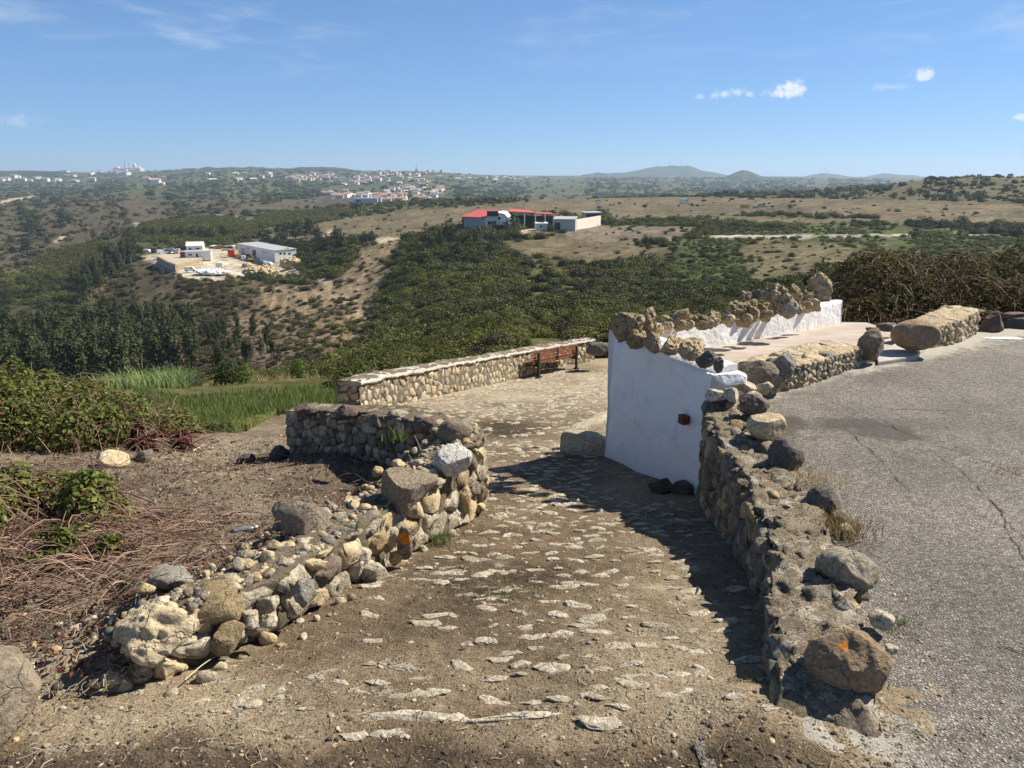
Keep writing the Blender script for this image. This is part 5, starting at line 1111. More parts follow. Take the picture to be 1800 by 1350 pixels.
# trees
def tree_meshes(seed, h, w, n, leaf, mat, nl=9, base=.3, narrow=True):
    r2 = np.random.default_rng(seed); L = []
    for k in range(nl):
        f = (k+.5)/nl; z = h*(base+(1-base)*f*.92); rr = w*.5*(math.sin(math.pi*min(1,.22+f*.78))**.7)*r2.uniform(.55,1.0); a = r2.uniform(0,6.28); q = w*.5*r2.uniform(.0,.55)*(1-f*.6); s = rr*r2.uniform(.6,.95)
        L.append((math.cos(a)*q,math.sin(a)*q,z,s,s,h*(1-base)/nl*r2.uniform(.8,1.6)))
    P,u = lump_points(n,L,r2,.35); V,Fq = leaves(P,leaf,r2,u,.65); crown = me_np('crown',V,Fq,False,[M[mat]])
    tp = np.zeros((1,7,3)); tp[0,:,2] = np.linspace(-.4,h*.92,7); tp[0,:,:2] = np.cumsum(r2.normal(size=(7,2))*h*.008,0); parts = [tubes(tp,np.linspace(h*.022,h*.005,7)[None,:],6)]
    br = []
    for l in L[:nl-1]:
        z0 = l[2]-h*.08; i = np.clip(z0/(h*.92)*6,0,5.9); b0 = tp[0,int(i)]; br.append(np.linspace(b0,np.array(l[:3]),4))
    parts.append(tubes(np.array(br),np.linspace(h*.008,h*.003,4)[None,:],4)); V,Fq = join(*parts); trunk = me_np('trunk',V,Fq,True,[M['bark']])
    return crown, trunk
def plant_tree(name, label, meshes, p, s, rz, group=None, cat='tree', sz=None):
    o = empty(name, tuple(p), rz); o.scale = (s,s,sz or s); tag(o,label,cat,group); obj('crown',meshes[0],o); obj('trunk',meshes[1],o); return o
WT = [tree_meshes(400+k, 11.5, 5.2, 620, .62, 'wood_leaf', 10, .28) for k in range(7)]
M['rusty_leaf'] = leaf_mat('dead_rusty_foliage', (.12,.075,.04), (.24,.16,.09), .1, .7)
r = np.random.default_rng(31); spots = []
tries = 0
while len(spots) < 175 and tries < 8000:
    tries += 1; d = r.uniform(128,236); px = r.uniform(-130,345); x = (px-900)/F/.975*d; z = zt(x,d)[0]
    if px > 250 and d < 150: continue
    lim = 3.1
    if all((x-q[0])**2+(d-q[1])**2 > lim**2 for q in spots): spots.append((x,d,z))
for q in spots: plant_tree('pine_tree','tall dark tree of the dense pine wood on the valley floor',WT[r.integers(7)],q,r.uniform(.8,1.12),r.uniform(0,6.28),'trees of the dense dark wood')
r = np.random.default_rng(32)
for k in range(30):
    f = r.random(); px = 150+80*f+r.normal()*14; py = 522-70*f+r.normal()*6; p = T(px,py,240,420)
    plant_tree('eucalyptus_tree','tall dark eucalyptus of the clump on the slope left of the works yard',WT[r.integers(7)],p,r.uniform(.9,1.25)*(1.0+.1*f),r.uniform(0,6.28),'eucalyptus clump on the slope')
r = np.random.default_rng(33)
for k in range(26):
    px = r.uniform(345,480); py = r.uniform(590,648); p = T(px,py,100,260); plant_tree('young_tree','thin young tree on the brown slope right of the pine wood',WT[r.integers(7)],p,r.uniform(.3,.62),r.uniform(0,6.28),'thin young trees on the brown slope')
dead = tree_meshes(420,9,3.6,420,.5,'rusty_leaf',8,.2)
plant_tree('dead_tree','dead rust coloured tree at the right edge of the pine wood',dead,T(312,648,90,240),.95,0)
plant_tree('dead_tree','smaller rusty dead tree just left of the other dead one',dead,T(296,640,90,240),.75,1.2)
OT = [tree_meshes(430+k,5.0,5.4,800,.42,'tree_leaf',8,.12) for k in range(4)]
BT = [tree_meshes(440+k,4.2,4.8,1500,.24,'tree_leaf',9,.04) for k in range(2)]
YT = [tree_meshes(450+k,3.2,4.0,1300,.22,'bright_leaf',8,.03) for k in range(2)]
def size_at(p, hpx, h): return hpx*mpp(660,p[1])/h
ORD = ['leftmost','second from the left','third from the left','fourth from the left','fifth from the left','sixth from the left','seventh from the left','eighth from the left','ninth from the left','tenth from the left','eleventh from the left','twelfth from the left','rightmost']
def ordlab(L, fmt):
    L = sorted(L); return [(q, fmt % (ORD[i] if i < len(L)-1 else 'rightmost')) for i,q in enumerate(L)]
def tree_at(name,label,mesh,h,px,py,hpx,dmin,dmax,cat='tree',group=None,rz=0.,w=1.0):
    p = T(px,py,dmin,dmax); s = hpx*mpp(py,p[1])/h; o = plant_tree(name,label,mesh,p,s*w,rz,group,cat,s); return o
tree_at('round_bush','big round dark green bush behind the reeds in the meadow',BT[0],4.2,388,686,72,30,140,'bush')
tree_at('leafy_shrub','light green shrub just right of the round dark bush',YT[0],3.2,432,684,48,30,140,'bush',w=.85)
tree_at('leafy_shrub','bright bushy shrub at the foot of the brown slope',YT[1],3.2,525,672,40,30,160,'bush',w=1.1)
tree_at('olive_mound','rounded yellow-green mound shrub in the meadow',YT[1],3.2,303,708,24,20,120,'bush',w=1.5)
tree_at('oak_tree','flat crowned dark shrub in front of the pine trunks',BT[1],4.2,160,672,28,40,150,w=1.6)
# trees one can tell apart on the hills
r = np.random.default_rng(34)
for (px,py,hp),lb in ordlab([(55,412,34),(62,392,26),(40,380,20),(45,440,26),(110,385,22),(122,392,18),(150,350,16),(165,375,14),(165,418,16),(180,445,18),(20,430,18),(85,430,15),(30,470,14)], '%s of the round trees on the dry far left hillside'):
    tree_at('round_tree',lb,OT[r.integers(4)],5.,px,py,hp,480,1500,'tree','dark trees on the dry left hillside',r.uniform(0,6),r.uniform(.9,1.4))
for (px,py,hp),lb in ordlab([(255,412,14),(270,414,16),(290,412,15),(305,415,17),(320,413,18),(340,416,20),(355,418,22),(370,420,20),(395,415,22),(228,420,14),(240,446,20),(248,448,16)], '%s of the bushy trees lined below the vineyard'):
    tree_at('hedge_tree',lb,OT[r.integers(4)],5.,px,py,hp,400,760,'tree','dark tree line below the vineyard',r.uniform(0,6),r.uniform(1,1.4))
for (px,py,hp),lb in ordlab([(500,428,30),(520,420,34),(545,418,36),(560,425,28),(485,432,20),(590,425,28),(600,440,30),(575,440,24),(640,428,22),(655,432,20)], '%s of the dense trees on the bank behind the warehouse'):
    tree_at('yard_tree',lb,OT[r.integers(4)],5.,px,py,hp,330,560,'tree','dark trees behind the warehouse',r.uniform(0,6),r.uniform(.9,1.3))
tree_at('farm_tree','rounded dark tree in front of the white farm gable',OT[0],5.,903,407,34,300,345)
tree_at('farm_tree','spreading low tree on the track right of the farm gable',OT[1],5.,953,404,18,300,345,w=1.5)
tree_at('farm_tree','low dark bush against the grey shed',OT[2],5.,976,405,10,300,345,w=1.5)
for (px,py,hp),lb in ordlab([(790,428,44),(775,435,30),(820,440,36),(840,436,28),(760,445,28),(745,452,26),(860,452,30),(805,455,34)], '%s of the tall shrubs on the knoll before the farm'):
    tree_at('tall_shrub',lb,OT[r.integers(4)],5.,px,py,hp,220,320,'bush','tall shrubs on the knoll before the farm',r.uniform(0,6),.9)
for (px,py,hp),lb in ordlab([(1185,445,16),(1140,440,14),(750,358,12),(1538,322,9),(1580,322,8),(1600,345,16),(1570,350,14),(1630,350,15),(1660,352,13),(1700,350,12),(1720,353,14)], '%s of the lone bushes on the plateau and right hill'):
    tree_at('lone_bush',lb,OT[r.integers(4)],5.,px,py,hp,150,1300,'bush','lone bushes on the plateau and right hill',r.uniform(0,6),1.4)

# ------------------------------------------------------------------ plants close by
def terr_pt(px,py,d0=8,d1=60): return T(px,py,d0,d1)
r = np.random.default_rng(51)
def bramble(name,label,lumps,nleaf,leaf,ncane,mats=('bramble_leaf','red_leaf','cane'),cat='bush',redfrac=.2,seed=1,cane_len=.9):
    r = np.random.default_rng(seed); o = tag(empty(name), label, cat); L = np.array(lumps,float)
    P,u = lump_points(nleaf,lumps,r,.72); zb = L[:,2].min()-L[:,5].max(); hfrac = (P[:,2]-P[:,2].min())/np.ptp(P[:,2])
    red = r.random(nleaf) < redfrac*np.clip(1.9-2.4*hfrac,0.08,2)
    V,Fq = leaves(P[~red],leaf,r,u[~red],.75); obj('foliage',me_np('foliage',V,Fq,False,[M[mats[0]]]),o)
    if red.sum(): V,Fq = leaves(P[red],leaf*.9,r,u[red],.6); obj('withered_leaves',me_np('withered_leaves',V,Fq,False,[M[mats[1]]]),o)
    Q,uq = lump_points(ncane,lumps,r,.5); k = 6; t = np.linspace(0,1,k)[None,:,None]; d = r.normal(size=(ncane,3)); d[:,2] = np.abs(d[:,2])*.5; d = unit(d)*(cane_len*r.uniform(.4,1.1,(ncane,1)))
    C_ = Q[:,None,:]+(t-.5)*d[:,None,:]; C_[:,:,2] -= ((t[:,:,0]-.5)**2)*cane_len*.9; V,Fq = tubes(C_,.0035*r.uniform(.5,1.4,(ncane,1))); obj('canes',me_np('canes',V,Fq,True,[M[mats[2]]]),o)
    return o
def zb1(x,y): return float(zbank(np.array([x]),np.array([y]))[0])
def dome(cx,cy,rx,ry,h,n,r):
    L = []
    for k in range(n):
        a = r.uniform(0,6.28); q = math.sqrt(r.random()); x = cx+math.cos(a)*q*rx; y = cy+math.sin(a)*q*ry; hh = h*(1-.65*q*q)*r.uniform(.7,1.15); s = r.uniform(.16,.30)*min(rx,ry)
        z0 = zb1(x,y) if y < 8.6 and x < 1 else zt(x,y)[0]
        L.append((x,y,z0+hh*.5,s,s,hh*.55))
    return L
bramble('bramble_bush','large green bramble bush with reddish base at the far side of the left bank',dome(-4.95,7.3,1.6,1.45,.72,48,r),30000,.043,900,seed=2)
bramble('bramble_bush','low green bramble bush spilling in at the left edge of the view',dome(-2.75,3.9,.58,.66,.38,22,r),11000,.036,380,seed=3,cane_len=.6)
bramble('bramble_sprig','light green bramble sprig above the dead canes near the left edge',dome(-2.1,3.35,.28,.26,.16,7,r),1100,.038,110,seed=4,cane_len=.45)
bramble('bramble_sprig','small leafy bramble sprig low among the dead canes',dome(-1.62,2.95,.12,.12,.07,4,r),160,.03,30,seed=8,cane_len=.3)
bramble('withered_bush','withered red-brown bush at the right foot of the large brambles',dome(-3.45,6.9,.42,.35,.26,8,r),1900,.05,420,mats=('red_leaf','red_leaf','cane'),seed=5,cane_len=.5)
bramble('bramble_thicket','big brown bramble thicket behind the rubble wall on the right',[(x,y,z,a,b,c) for (x,y,z,a,b,c) in [(4.9+.30*i+r.normal()*.15, 10.6+r.uniform(-.7,1.4), -.25+.12*math.sin(i*.8)+r.uniform(-.25,.45), r.uniform(.4,.6), r.uniform(.4,.6), r.uniform(.4,.62)) for i in list(range(13))*3]],42000,.052,2600,mats=('dull_leaf','red_leaf','cane'),redfrac=.30,seed=6,cane_len=1.1)
bramble('low_bush','small dark bush at the right end of the long bench wall',dome(3.2,24.2,.8,.6,.75,8,r),2600,.09,200,mats=('dull_leaf','red_leaf','twig'),seed=7)
# dead canes raked over the bank
r = np.random.default_rng(61); n = 5200
f = r.random(n); cx = -1.95+r.normal(size=n)*.55; cy = 3.35+r.normal(size=n)*.62
far_ = r.random(n)<.35; cx = np.where(far_, r.uniform(-3.6,-1.2,n), cx); cy = np.where(far_, r.uniform(3.2,6.4,n), cy)
ok = (cy > 2.45)&(cx < -1.25-(cy<3.0)*.1)&(r.random(n) < np.clip(.07+1.0*np.exp(-((cx+2.45)/.62)**2-((cy-3.2)/.7)**2)+.5*fbm(np.stack([cx,cy],1),1.6,3,.5,63),0,1)); cx,cy = cx[ok],cy[ok]; n = len(cx); ang = np.where(r.random(n)<.6, .75+r.normal(size=n)*.35, r.uniform(0,6.28,n)); Ln = r.uniform(.12,.55,n)
k = 7; t = np.linspace(-.5,.5,k)[None,:]; curv = r.normal(size=n)*.9
aa = ang[:,None]+curv[:,None]*t; X = cx[:,None]+np.cumsum(np.cos(aa),1)*(Ln/k)[:,None]; Y = cy[:,None]+np.cumsum(np.sin(aa),1)*(Ln/k)[:,None]
Zg = zbank_full(X.ravel(),Y.ravel()).reshape(X.shape); lift = np.abs(r.normal(size=n))*.035; Z = Zg+.004+lift[:,None]*(1+.8*np.cos(t*5))+r.uniform(0,.02,n)[:,None]
V,Fq = tubes(np.stack([X,Y,Z],2),.0019*np.clip(r.lognormal(0,.5,(n,1)),.4,2.0)); tag(obj('dead_canes',me_np('dead_canes',V,Fq,True,[M['cane']])),'tangle of dead reddish bramble canes strewn over the left bank','dead canes',kind='stuff')
# fallen leaves
def dead_leaves(name,label,n,xy,zf,mat,s,seed):
    r = np.random.default_rng(seed); x,y = xy(r,n); n = len(x); P = np.stack([x,y,zf(x,y)+.004+r.random(n)*.012],1); V,Fq = leaves(P,s,r,None,.6,1.2); return tag(obj(name,me_np(name,V,Fq,False,[M[mat]])),label,'leaf litter',kind='stuff')
# straw and twigs
def litter(name,label,n,xy,zf,mat,L0,L1,rad,seed,cat='litter',lift=.006):
    r = np.random.default_rng(seed); x,y = xy(r,n); n = len(x); a = r.uniform(0,6.28,n); L_ = r.uniform(L0,L1,n); k = 5; t = np.linspace(-.5,.5,k)[None,:]; cu = r.normal(size=n)*1.2; aa = a[:,None]+cu[:,None]*t
    X = x[:,None]+np.cumsum(np.cos(aa),1)*(L_/k)[:,None]; Y = y[:,None]+np.cumsum(np.sin(aa),1)*(L_/k)[:,None]; Z = zf(X.ravel(),Y.ravel()).reshape(X.shape)+.002+np.abs(r.normal(size=(n,1)))*lift*(1-2*np.abs(t))
    V,Fq = tubes(np.stack([X,Y,Z],2),rad*r.uniform(.5,1.4,(n,1))); return tag(obj(name,me_np(name,V,Fq,True,[M[mat]])),label,cat,kind='stuff')
def xy_path(r,n):
    y = 1.5+(r.random(n)**1.8)*8.5; x = r.uniform(-2.6,1.5,n); ok = in_poly(x,y,path_poly); return x[ok],y[ok]
def xy_bank(r,n):
    y = 2.2+(r.random(n)**1.4)*6.2; x = r.uniform(-4.2,-.3,n); ok = in_poly(x,y,bank_poly); return x[ok],y[ok]
litter('straw','bits of straw and dry stalk scattered over the footpath',5200,xy_path,zpath_full,'straw',.015,.075,.0011,71)
litter('twigs','grey twigs and stalks lying on the soil bank',4200,xy_bank,zbank_full,'twig',.03,.16,.0018,72,lift=.02)
litter('straw','straw wisps mixed into the dark soil of the bank',3600,xy_bank,zbank_full,'straw',.02,.10,.0014,73,lift=.012)
# pebbles
proto_coll('pebble_proto', [me_np('pebble',*rock_geo(900+k,2,(1,.8,.6),lump=.25,planes=7,detail=.05),True,[M[m_]]) for k,m_ in enumerate(['lime','ochre','lime','grey','tan','brown'])])
def pebbles(name,label,n,xy,zf,s0,s1,seed,cat='gravel'):
    r = np.random.default_rng(seed); x,y = xy(r,n); n = len(x); z = zf(x,y); s = s0*(s1/s0)**(r.random(n)**2.2); P = np.stack([x,y,z-.25*s],1)
    return scatter(name,label,cat,'pebble_proto',P,r.uniform(0,6.28,n),np.stack([s,s,s*r.uniform(.6,1,n)],1),np.ones((n,3)),tiltv=r.normal(size=(n,2)).astype(np.float32)*.3)
dead_leaves('leaf_litter','brown withered leaves among the canes on the left bank',9000,lambda r,n: (lambda y,x: (x[in_poly(x,y,bank_poly)],y[in_poly(x,y,bank_poly)]))(2.3+r.random(n)**1.5*5.5,r.uniform(-4,-.8,n)),zbank_full,'red_leaf',.022,75)
pebbles('gravel','loose pebbles and stone chips on the dirt footpath',9000,xy_path,zpath_full,.005,.032,81)
pebbles('rubble_bits','small white stones and lumps on the soil bank',3000,xy_bank,zbank_full,.007,.06,82)
def zlw(x,y):
    sy = np.interp(y,LW[:,1],lw.c[:5]); xw = np.interp(y,LW[:,1],LW[:,0]); return np.where(xw-x<.24, np.maximum(zbank_full(x,y), np.interp(sy,LWT_s,LWT_z)+.012), zbank_full(x,y))
def xy_lw(r,n):
    s = r.uniform(0,lw.L*.95,n); q = lw.pt(s,-np.abs(r.normal(size=n))*.20-.01,np.zeros(n)); return q[:,0],q[:,1]
pebbles('rubble_bits','broken stone and crumbs packed in the soil behind the low wall',2600,xy_lw,zlw,.008,.075,84)
def xy_edge(r,n):
    s = r.uniform(0,rwl.L,n)**1; q = rwl.pt(s,r.uniform(.05,.55,n)**1.0,np.zeros(n)); q2 = np.stack([r.uniform(.3,2.4,n),1.55+np.abs(r.normal(size=n))*.35],1); pick_ = r.random(n)<.5
    x = np.where(pick_,q[:,0],q2[:,0]); y = np.where(pick_,q[:,1],q2[:,1]); return x,y
pebbles('grit','pale grit and chippings along the broken edge of the asphalt',6500,xy_edge,lambda x,y: np.where(in_poly(x,y,road_poly),zroad(x,y),zpath_full(x,y)),.004,.02,83)
# grass on the bank edge and meadow
r = np.random.default_rng(91)
def grass(name,label,P,h,mat,seed,w,lean=.5,cat='grass'):
    r = np.random.default_rng(seed); V,Fq = blades(P,h,r,lean,w); return tag(obj(name,me_np(name,V,Fq,False,[M[mat]])),label,cat,kind='stuff')
n = 52000; P,px,py,d = sample_land(n,180,700,7.9,64); sel = in_poly(px,py,[(235,684),(330,698),(430,690),(600,676),(600,760),(470,762),(330,772),(230,790)])&~in_poly(P[:,0],P[:,1],path_poly); P = P[sel]
grass('meadow_grass','short green grass of the meadow beyond the bank',P,np.clip((.07+.0032*P[:,1])*(1+.6*fbm(P[:,:2],.35,3,.6,922)),.05,.3),'grass_green',92,.016)
n = 16000; P,px,py,d = sample_land(n,300,700,24,100); sel = in_poly(px,py,[(330,706),(360,686),(600,670),(610,692),(360,703)]); P = P[sel]
grass('dry_grass','strip of tall dry pale grass across the meadow',P,.55,'grass_dry',93,.05)
n = 9000; P,px,py,d = sample_land(n,120,400,16,75); sel = in_poly(px,py,[(150,690),(200,664),(330,655),(335,690),(250,708),(170,715)]); P = P[sel]
grass('reed_bed','bed of tall pale green reeds beside the round bush',P,np.clip(.026*P[:,1]*(1+.8*fbm(P[:,:2],.22,3,.6,923)),.3,1.8),'reed_leaf',94,.07,.9,'reeds')
n = 14000; P,px,py,d = sample_land(n,1560,2050,10,22); sel = in_poly(px,py,[(1690,560),(1720,480),(1900,455),(1950,560)]); P = P[sel]
grass('dry_grass','pale dry grass at the right edge behind the thicket',P,.55,'grass_dry',95,.012,.6)
# single tufts
def tuft(label,p,n,h,spread,mat,seed,w=.004,name='grass_tuft'):
    r = np.random.default_rng(seed); q = r.normal(size=(n,2))*spread; P = np.concatenate([q,np.full((n,1),-.01)],1); V,Fq = blades(P,h,r,.9,w); return tag(obj(name,me_np(name,V,Fq,False,[M[mat]]),None,tuple(p)),label,'grass tuft')
tuft('dry golden grass tuft below the small tilted dark boulder on the road edge',R(1478,930,.03),420,.09,.075,'grass_dry',1)
tuft('yellowish grass tuft below the round dark boulder on the road wall',R(1425,842,.05),320,.07,.10,'grass_dry',2)
tuft('small green grass tuft right of the near orange-dabbed boulder',R(1575,1098,.0),260,.035,.035,'grass_green',3)
tuft('low dry grass growing from a crack in the asphalt at the right edge',R(1772,826,.0),260,.04,.10,'grass_dry',4)
tuft('green grass clump in the shade at the foot of the retaining wall end',G(1338,1222),260,.06,.03,'grass_green',5)
tuft('green weed tuft at the foot of the low wall right of the marker slab',G(778,948),220,.05,.04,'grass_green',6)
tuft('small green sprig between the stones of the low wall under the big angular boulder',D(620,928,3.45),90,.05,.02,'grass_green',7)
tuft('scrappy green grass in the middle of the footpath',G(850,1045),260,.03,.10,'grass_green',8)
tuft('short grass patch on the footpath left of the shaded strip',G(1010,1040),200,.022,.16,'grass_dry',9)
tuft('long leaved bright plant at the far edge of the bank',D(370,758,9.0),90,.28,.16,'bright_leaf',10,.02)
tuft('leafy weed between the two reddish boulders on the shaded wall',D(572,722,7.0),40,.14,.05,'bright_leaf',11,.022)
tuft('green weed hanging on the face of the shaded wall',D(700,770,5.2),60,.10,.05,'grass_green',12,.008)
# ------------------------------------------------------------------ works yard on the spur
YZ = -38.3
M['yard_soil'] = simple('pale_yard_soil',(.44,.37,.27),.95,.2,.4)
def Yp(px,py,z=YZ): return D(px,py,(EYE-z)/tan_of(py))
def vec_box(mb, c, L, W, H, rz, z0=0., mi=0): return mb.box((c[0],c[1],z0+H/2),(L,W,H),rz,mi)
def long_building(name,label,p0,p1,depth,h0,h1,wallm,roofm,doors=(),wins=(),cat='building',over=.3,zb=None,gable=None,group=None):
    """a long shed: front wall from p0 to p1 (seen from the viewer), eaves h0 in front and h1 at the back; doors/windows by fraction along the front"""
    p0 = np.array(p0); p1 = np.array(p1); L = math.hypot(*(p1-p0)[:2]); a = math.atan2((p1-p0)[1],(p1-p0)[0]); z0 = (zb if zb is not None else min(p0[2],p1[2])); o = tag(empty(name,(p0[0],p0[1],z0),a),label,cat,group)
    w = MB(); w.add([(0,0,-1.5),(L,0,-1.5),(L,depth,-1.5),(0,depth,-1.5),(0,0,h0),(L,0,h0),(L,depth,h1),(0,depth,h1)],[(0,3,2,1),(4,5,6,7),(0,1,5,4),(1,2,6,5),(2,3,7,6),(3,0,4,7)]); w.build('wall',wallm,o)
    f = MB(); e = over
    if gable: 
        hm = gable; f.add([(-e,-e,h0),(L+e,-e,h0),(L+e,depth/2,hm),(-e,depth/2,hm),(L+e,depth+e,h1),(-e,depth+e,h1),(-e,-e,h0+.18),(L+e,-e,h0+.18),(L+e,depth/2,hm+.18),(-e,depth/2,hm+.18),(L+e,depth+e,h1+.18),(-e,depth+e,h1+.18)],[(6,7,8,9),(9,8,10,11),(0,1,7,6),(4,5,11,10),(1,2,8,7),(2,4,10,8),(3,0,6,9),(5,3,9,11),(0,3,2,1),(3,5,4,2)])
        g = MB(); g.add([(0,0,h0),(0,depth,h1),(0,depth/2,hm),(L,0,h0),(L,depth,h1),(L,depth/2,hm)],[(0,1,2)[::-1],(3,4,5)]); g.build('gable',wallm,o)
    else: f.add([(-e,-e,h0+.02),(L+e,-e,h0+.02),(L+e,depth+e,h1+.02),(-e,depth+e,h1+.02),(-e,-e,h0+.22),(L+e,-e,h0+.22),(L+e,depth+e,h1+.22),(-e,depth+e,h1+.22)],[(0,3,2,1),(4,5,6,7),(0,1,5,4),(1,2,6,5),(2,3,7,6),(3,0,4,7)])
    f.build('roof',roofm,o)
    for (f0,f1,hh) in doors: d = MB(); d.box(((f0+f1)/2*L,-.0,hh/2),((f1-f0)*L,.16,hh)); d.build('door','glass_and_opening_dark',o)
    for (f0,f1,za,zb_) in wins:
        d = MB(); d.box(((f0+f1)/2*L,0,(za+zb_)/2),((f1-f0)*L+.2,.12,zb_-za+.2)); wo_ = d.build('window','wall_white',o); d = MB(); d.box(((f0+f1)/2*L,-.05,(za+zb_)/2),((f1-f0)*L,.1,zb_-za)); d.build('pane','glass_and_opening_dark',wo_)
    return o
def on_y(px,py): return Yp(px,py)
wa = on_y(419,447.5); wb = on_y(484,462)
wh = long_building('warehouse','long white warehouse with dark door openings at the back of the works yard',wa,wb,11,5.8,6.1,'wall_white','grey_metal',[(.10,.20,4.0),(.42,.52,4.2)],[(.27,.35,4.0,5.0),(.72,.75,3.7,4.6),(.80,.83,3.7,4.6)],'warehouse')
we = MB(); we.box((0,0,2.55),(8.6,.3,5.1)); 
ea = np.array([wb[0],wb[1]]); 
# its right-hand end wall carries small windows
L_w = math.hypot(*(wb-wa)[:2]); 
for k,(yy,zz_) in enumerate([(3,4.3),(5,4.2),(7.5,4.0)]):
    d_ = MB(); d_.box((L_w+.02,yy,zz_),(.12,1.1,.9)); d_.build('window','glass_and_opening_dark',wh)
hs = on_y(328,443); long_building('site_house','small white house with a pitched roof in the middle of the works yard',hs,hs+np.array((8.5,2,0)),7,3.2,3.2,'wall_white','wall_white',[],[(.15,.3,1.2,2.2),(.6,.8,1.2,2.2)],'house',gable=5.2)
sh0 = Yp(326,453,YZ+1.85); long_building('site_shed','low white shed with flat grey roof and two dark windows on the yard retaining wall',sh0,sh0+np.array((11.5,3.0,0)),5,2.7,3.0,'wall_white','grey_metal',[(.42,.5,1.8)],[(.12,.26,1.0,1.8)],'shed')
sh1 = Yp(317,453,YZ+1.85); long_building('rusty_container','rust red container at the left end of the low white shed',sh1,sh1+np.array((2.6,.6,0)),2.5,2.5,2.5,'rust','rust',[],[],'container',over=.05)
ls = on_y(370,440); long_building('open_shelter','long low white roofed shelter left of the warehouse',ls,ls+np.array((13,-2,0)),4,2.2,2.5,'grey_metal','white_paint',[(.1,.4,1.7),(.5,.9,1.7)],[],'shelter')
tk = on_y(376,441); long_building('tank_cover','orange-brown covered machine under the white shelter roof',tk,tk+np.array((4.4,0,0)),3,1.6,2.2,'rust','rust',[],[],'machine',over=.1)
# yard retaining wall of stone blocks
ya = [on_y(276,458),on_y(292,467),on_y(309,474),on_y(335,468),on_y(356,462)]
yw = tag(empty('yard_wall'),'tan stone block wall holding up the upper part of the works yard','wall'); yl = Line(np.array([q[:2] for q in ya])); wall_core('wall_body',yl,lambda s:YZ-1.5,lambda s:YZ+1.9,1.2,'ochre',yw,301,ns=60,rough=.25)
up_ = MB(); up_.prism([tuple(ya[0][:2]),tuple(ya[1][:2]),tuple(ya[2][:2]),tuple(ya[3][:2]),tuple(ya[4][:2]),tuple(on_y(356,452)[:2]),tuple(on_y(300,449)[:2])],YZ-1,YZ+1.85); up_.build('fill','yard_soil',yw)
def van(name,label,p,rz,paint='white_paint',L=4.8,H=2.1,W=1.9,cat='van',group=None,pickup=False):
    o = tag(empty(name,tuple(p),rz),label,cat,group); pr = [(-L/2,.35),(L/2,.35),(L/2,.95),(L*.36,1.12),(L*.22,H),(-L/2,H)] if not pickup else [(-L/2,.4),(L/2,.4),(L/2,1.0),(L*.30,1.15),(L*.18,H*.82),(-L*.1,H*.82),(-L*.12,1.1),(-L/2,1.1)]
    b = MB(); n = len(pr); b.add([(x,-W/2,z) for x,z in pr]+[(x,W/2,z) for x,z in pr],[tuple(range(n)),tuple(range(2*n-1,n-1,-1))]+[((k+1)%n,k,n+k,n+(k+1)%n) for k in range(n)]); b.build('body',paint,o)
    for s in (-1,1):
        w = MB(); w.box((L*.17,s*W/2,H*.72),(L*.16,.06,H*.22)); w.build('window','glass_and_opening_dark',o)
        for x in (-L*.3,L*.32):
            w = MB(); w.prism([(.34*math.cos(a),.34*math.sin(a)) for a in np.linspace(0,2*math.pi,14,endpoint=False)],-.11,.11); q = w.build('wheel','black',o); q.rotation_euler = (math.pi/2,0,0); q.location = (x,s*(W/2-.06),.34)
    w = MB(); w.box((L*.295,0,H*.75),(.08,W*.84,H*.28),0,0,0,.62); w.build('windscreen','glass_and_opening_dark',o)
    return o
van('parked_van','white van parked on the pale track under the stone wall',on_y(335,477),.15)
van('parked_van','white van at the far left corner of the works yard',on_y(260,445),-.3)
van('parked_car','dark car beside the van at the far left of the yard',on_y(273,445),.2,'dark_metal',4.2,1.45,1.75,'car')
van('pickup_truck','pale grey truck on the upper left part of the works yard',on_y(291,449)+np.array((0,0,1.85)),.5,'grey_metal',5.5,2.3,2.1,'truck',pickup=True)
van('parked_car','dark grey car next to the grey truck on the upper yard',on_y(301,447)+np.array((0,0,1.85)),.1,'blue_grey',4.2,1.5,1.75,'car')
van('pickup_truck','white flatbed truck parked before the small white house',on_y(312,443),-.1,'white_paint',6,2.2,2.1,'truck',pickup=True)
def bin_(name,label,p,paint,s=(3.1,2.5,3.5),cat='container',rz=.2):
    o = tag(empty(name,tuple(p),rz),label,cat); b = MB(); b.box((0,0,s[2]*.45),(s[0],s[1],s[2]*.9)); b.build('body',paint,o,bevel=.12); b = MB(); b.box((0,0,s[2]*.93),(s[0]*1.05,s[1]*1.05,s[2]*.12)); b.build('lid',paint,o,bevel=.05)
bin_('red_bin','bright red container in the middle of the works yard',on_y(407,451),'red_paint'); bin_('yellow_bin','yellow container right of the red one in the yard',on_y(419,453),'yellow',(2.2,1.8,2.0)); bin_('white_bin','white tank right of the yellow container',on_y(428,456),'white_paint',(2.0,1.8,2.0),'tank')
bin_('red_bin','red container at the front of the white warehouse',on_y(478,457),'red_paint',(2.2,2.0,3.0)); bin_('white_block','white block standing against the bank below the yard',on_y(383,469),'white_paint',(1.6,1.6,1.9),'block'); bin_('white_block','second white block right beside the other below the yard',on_y(389,469),'white_paint',(1.6,1.6,1.9),'block')
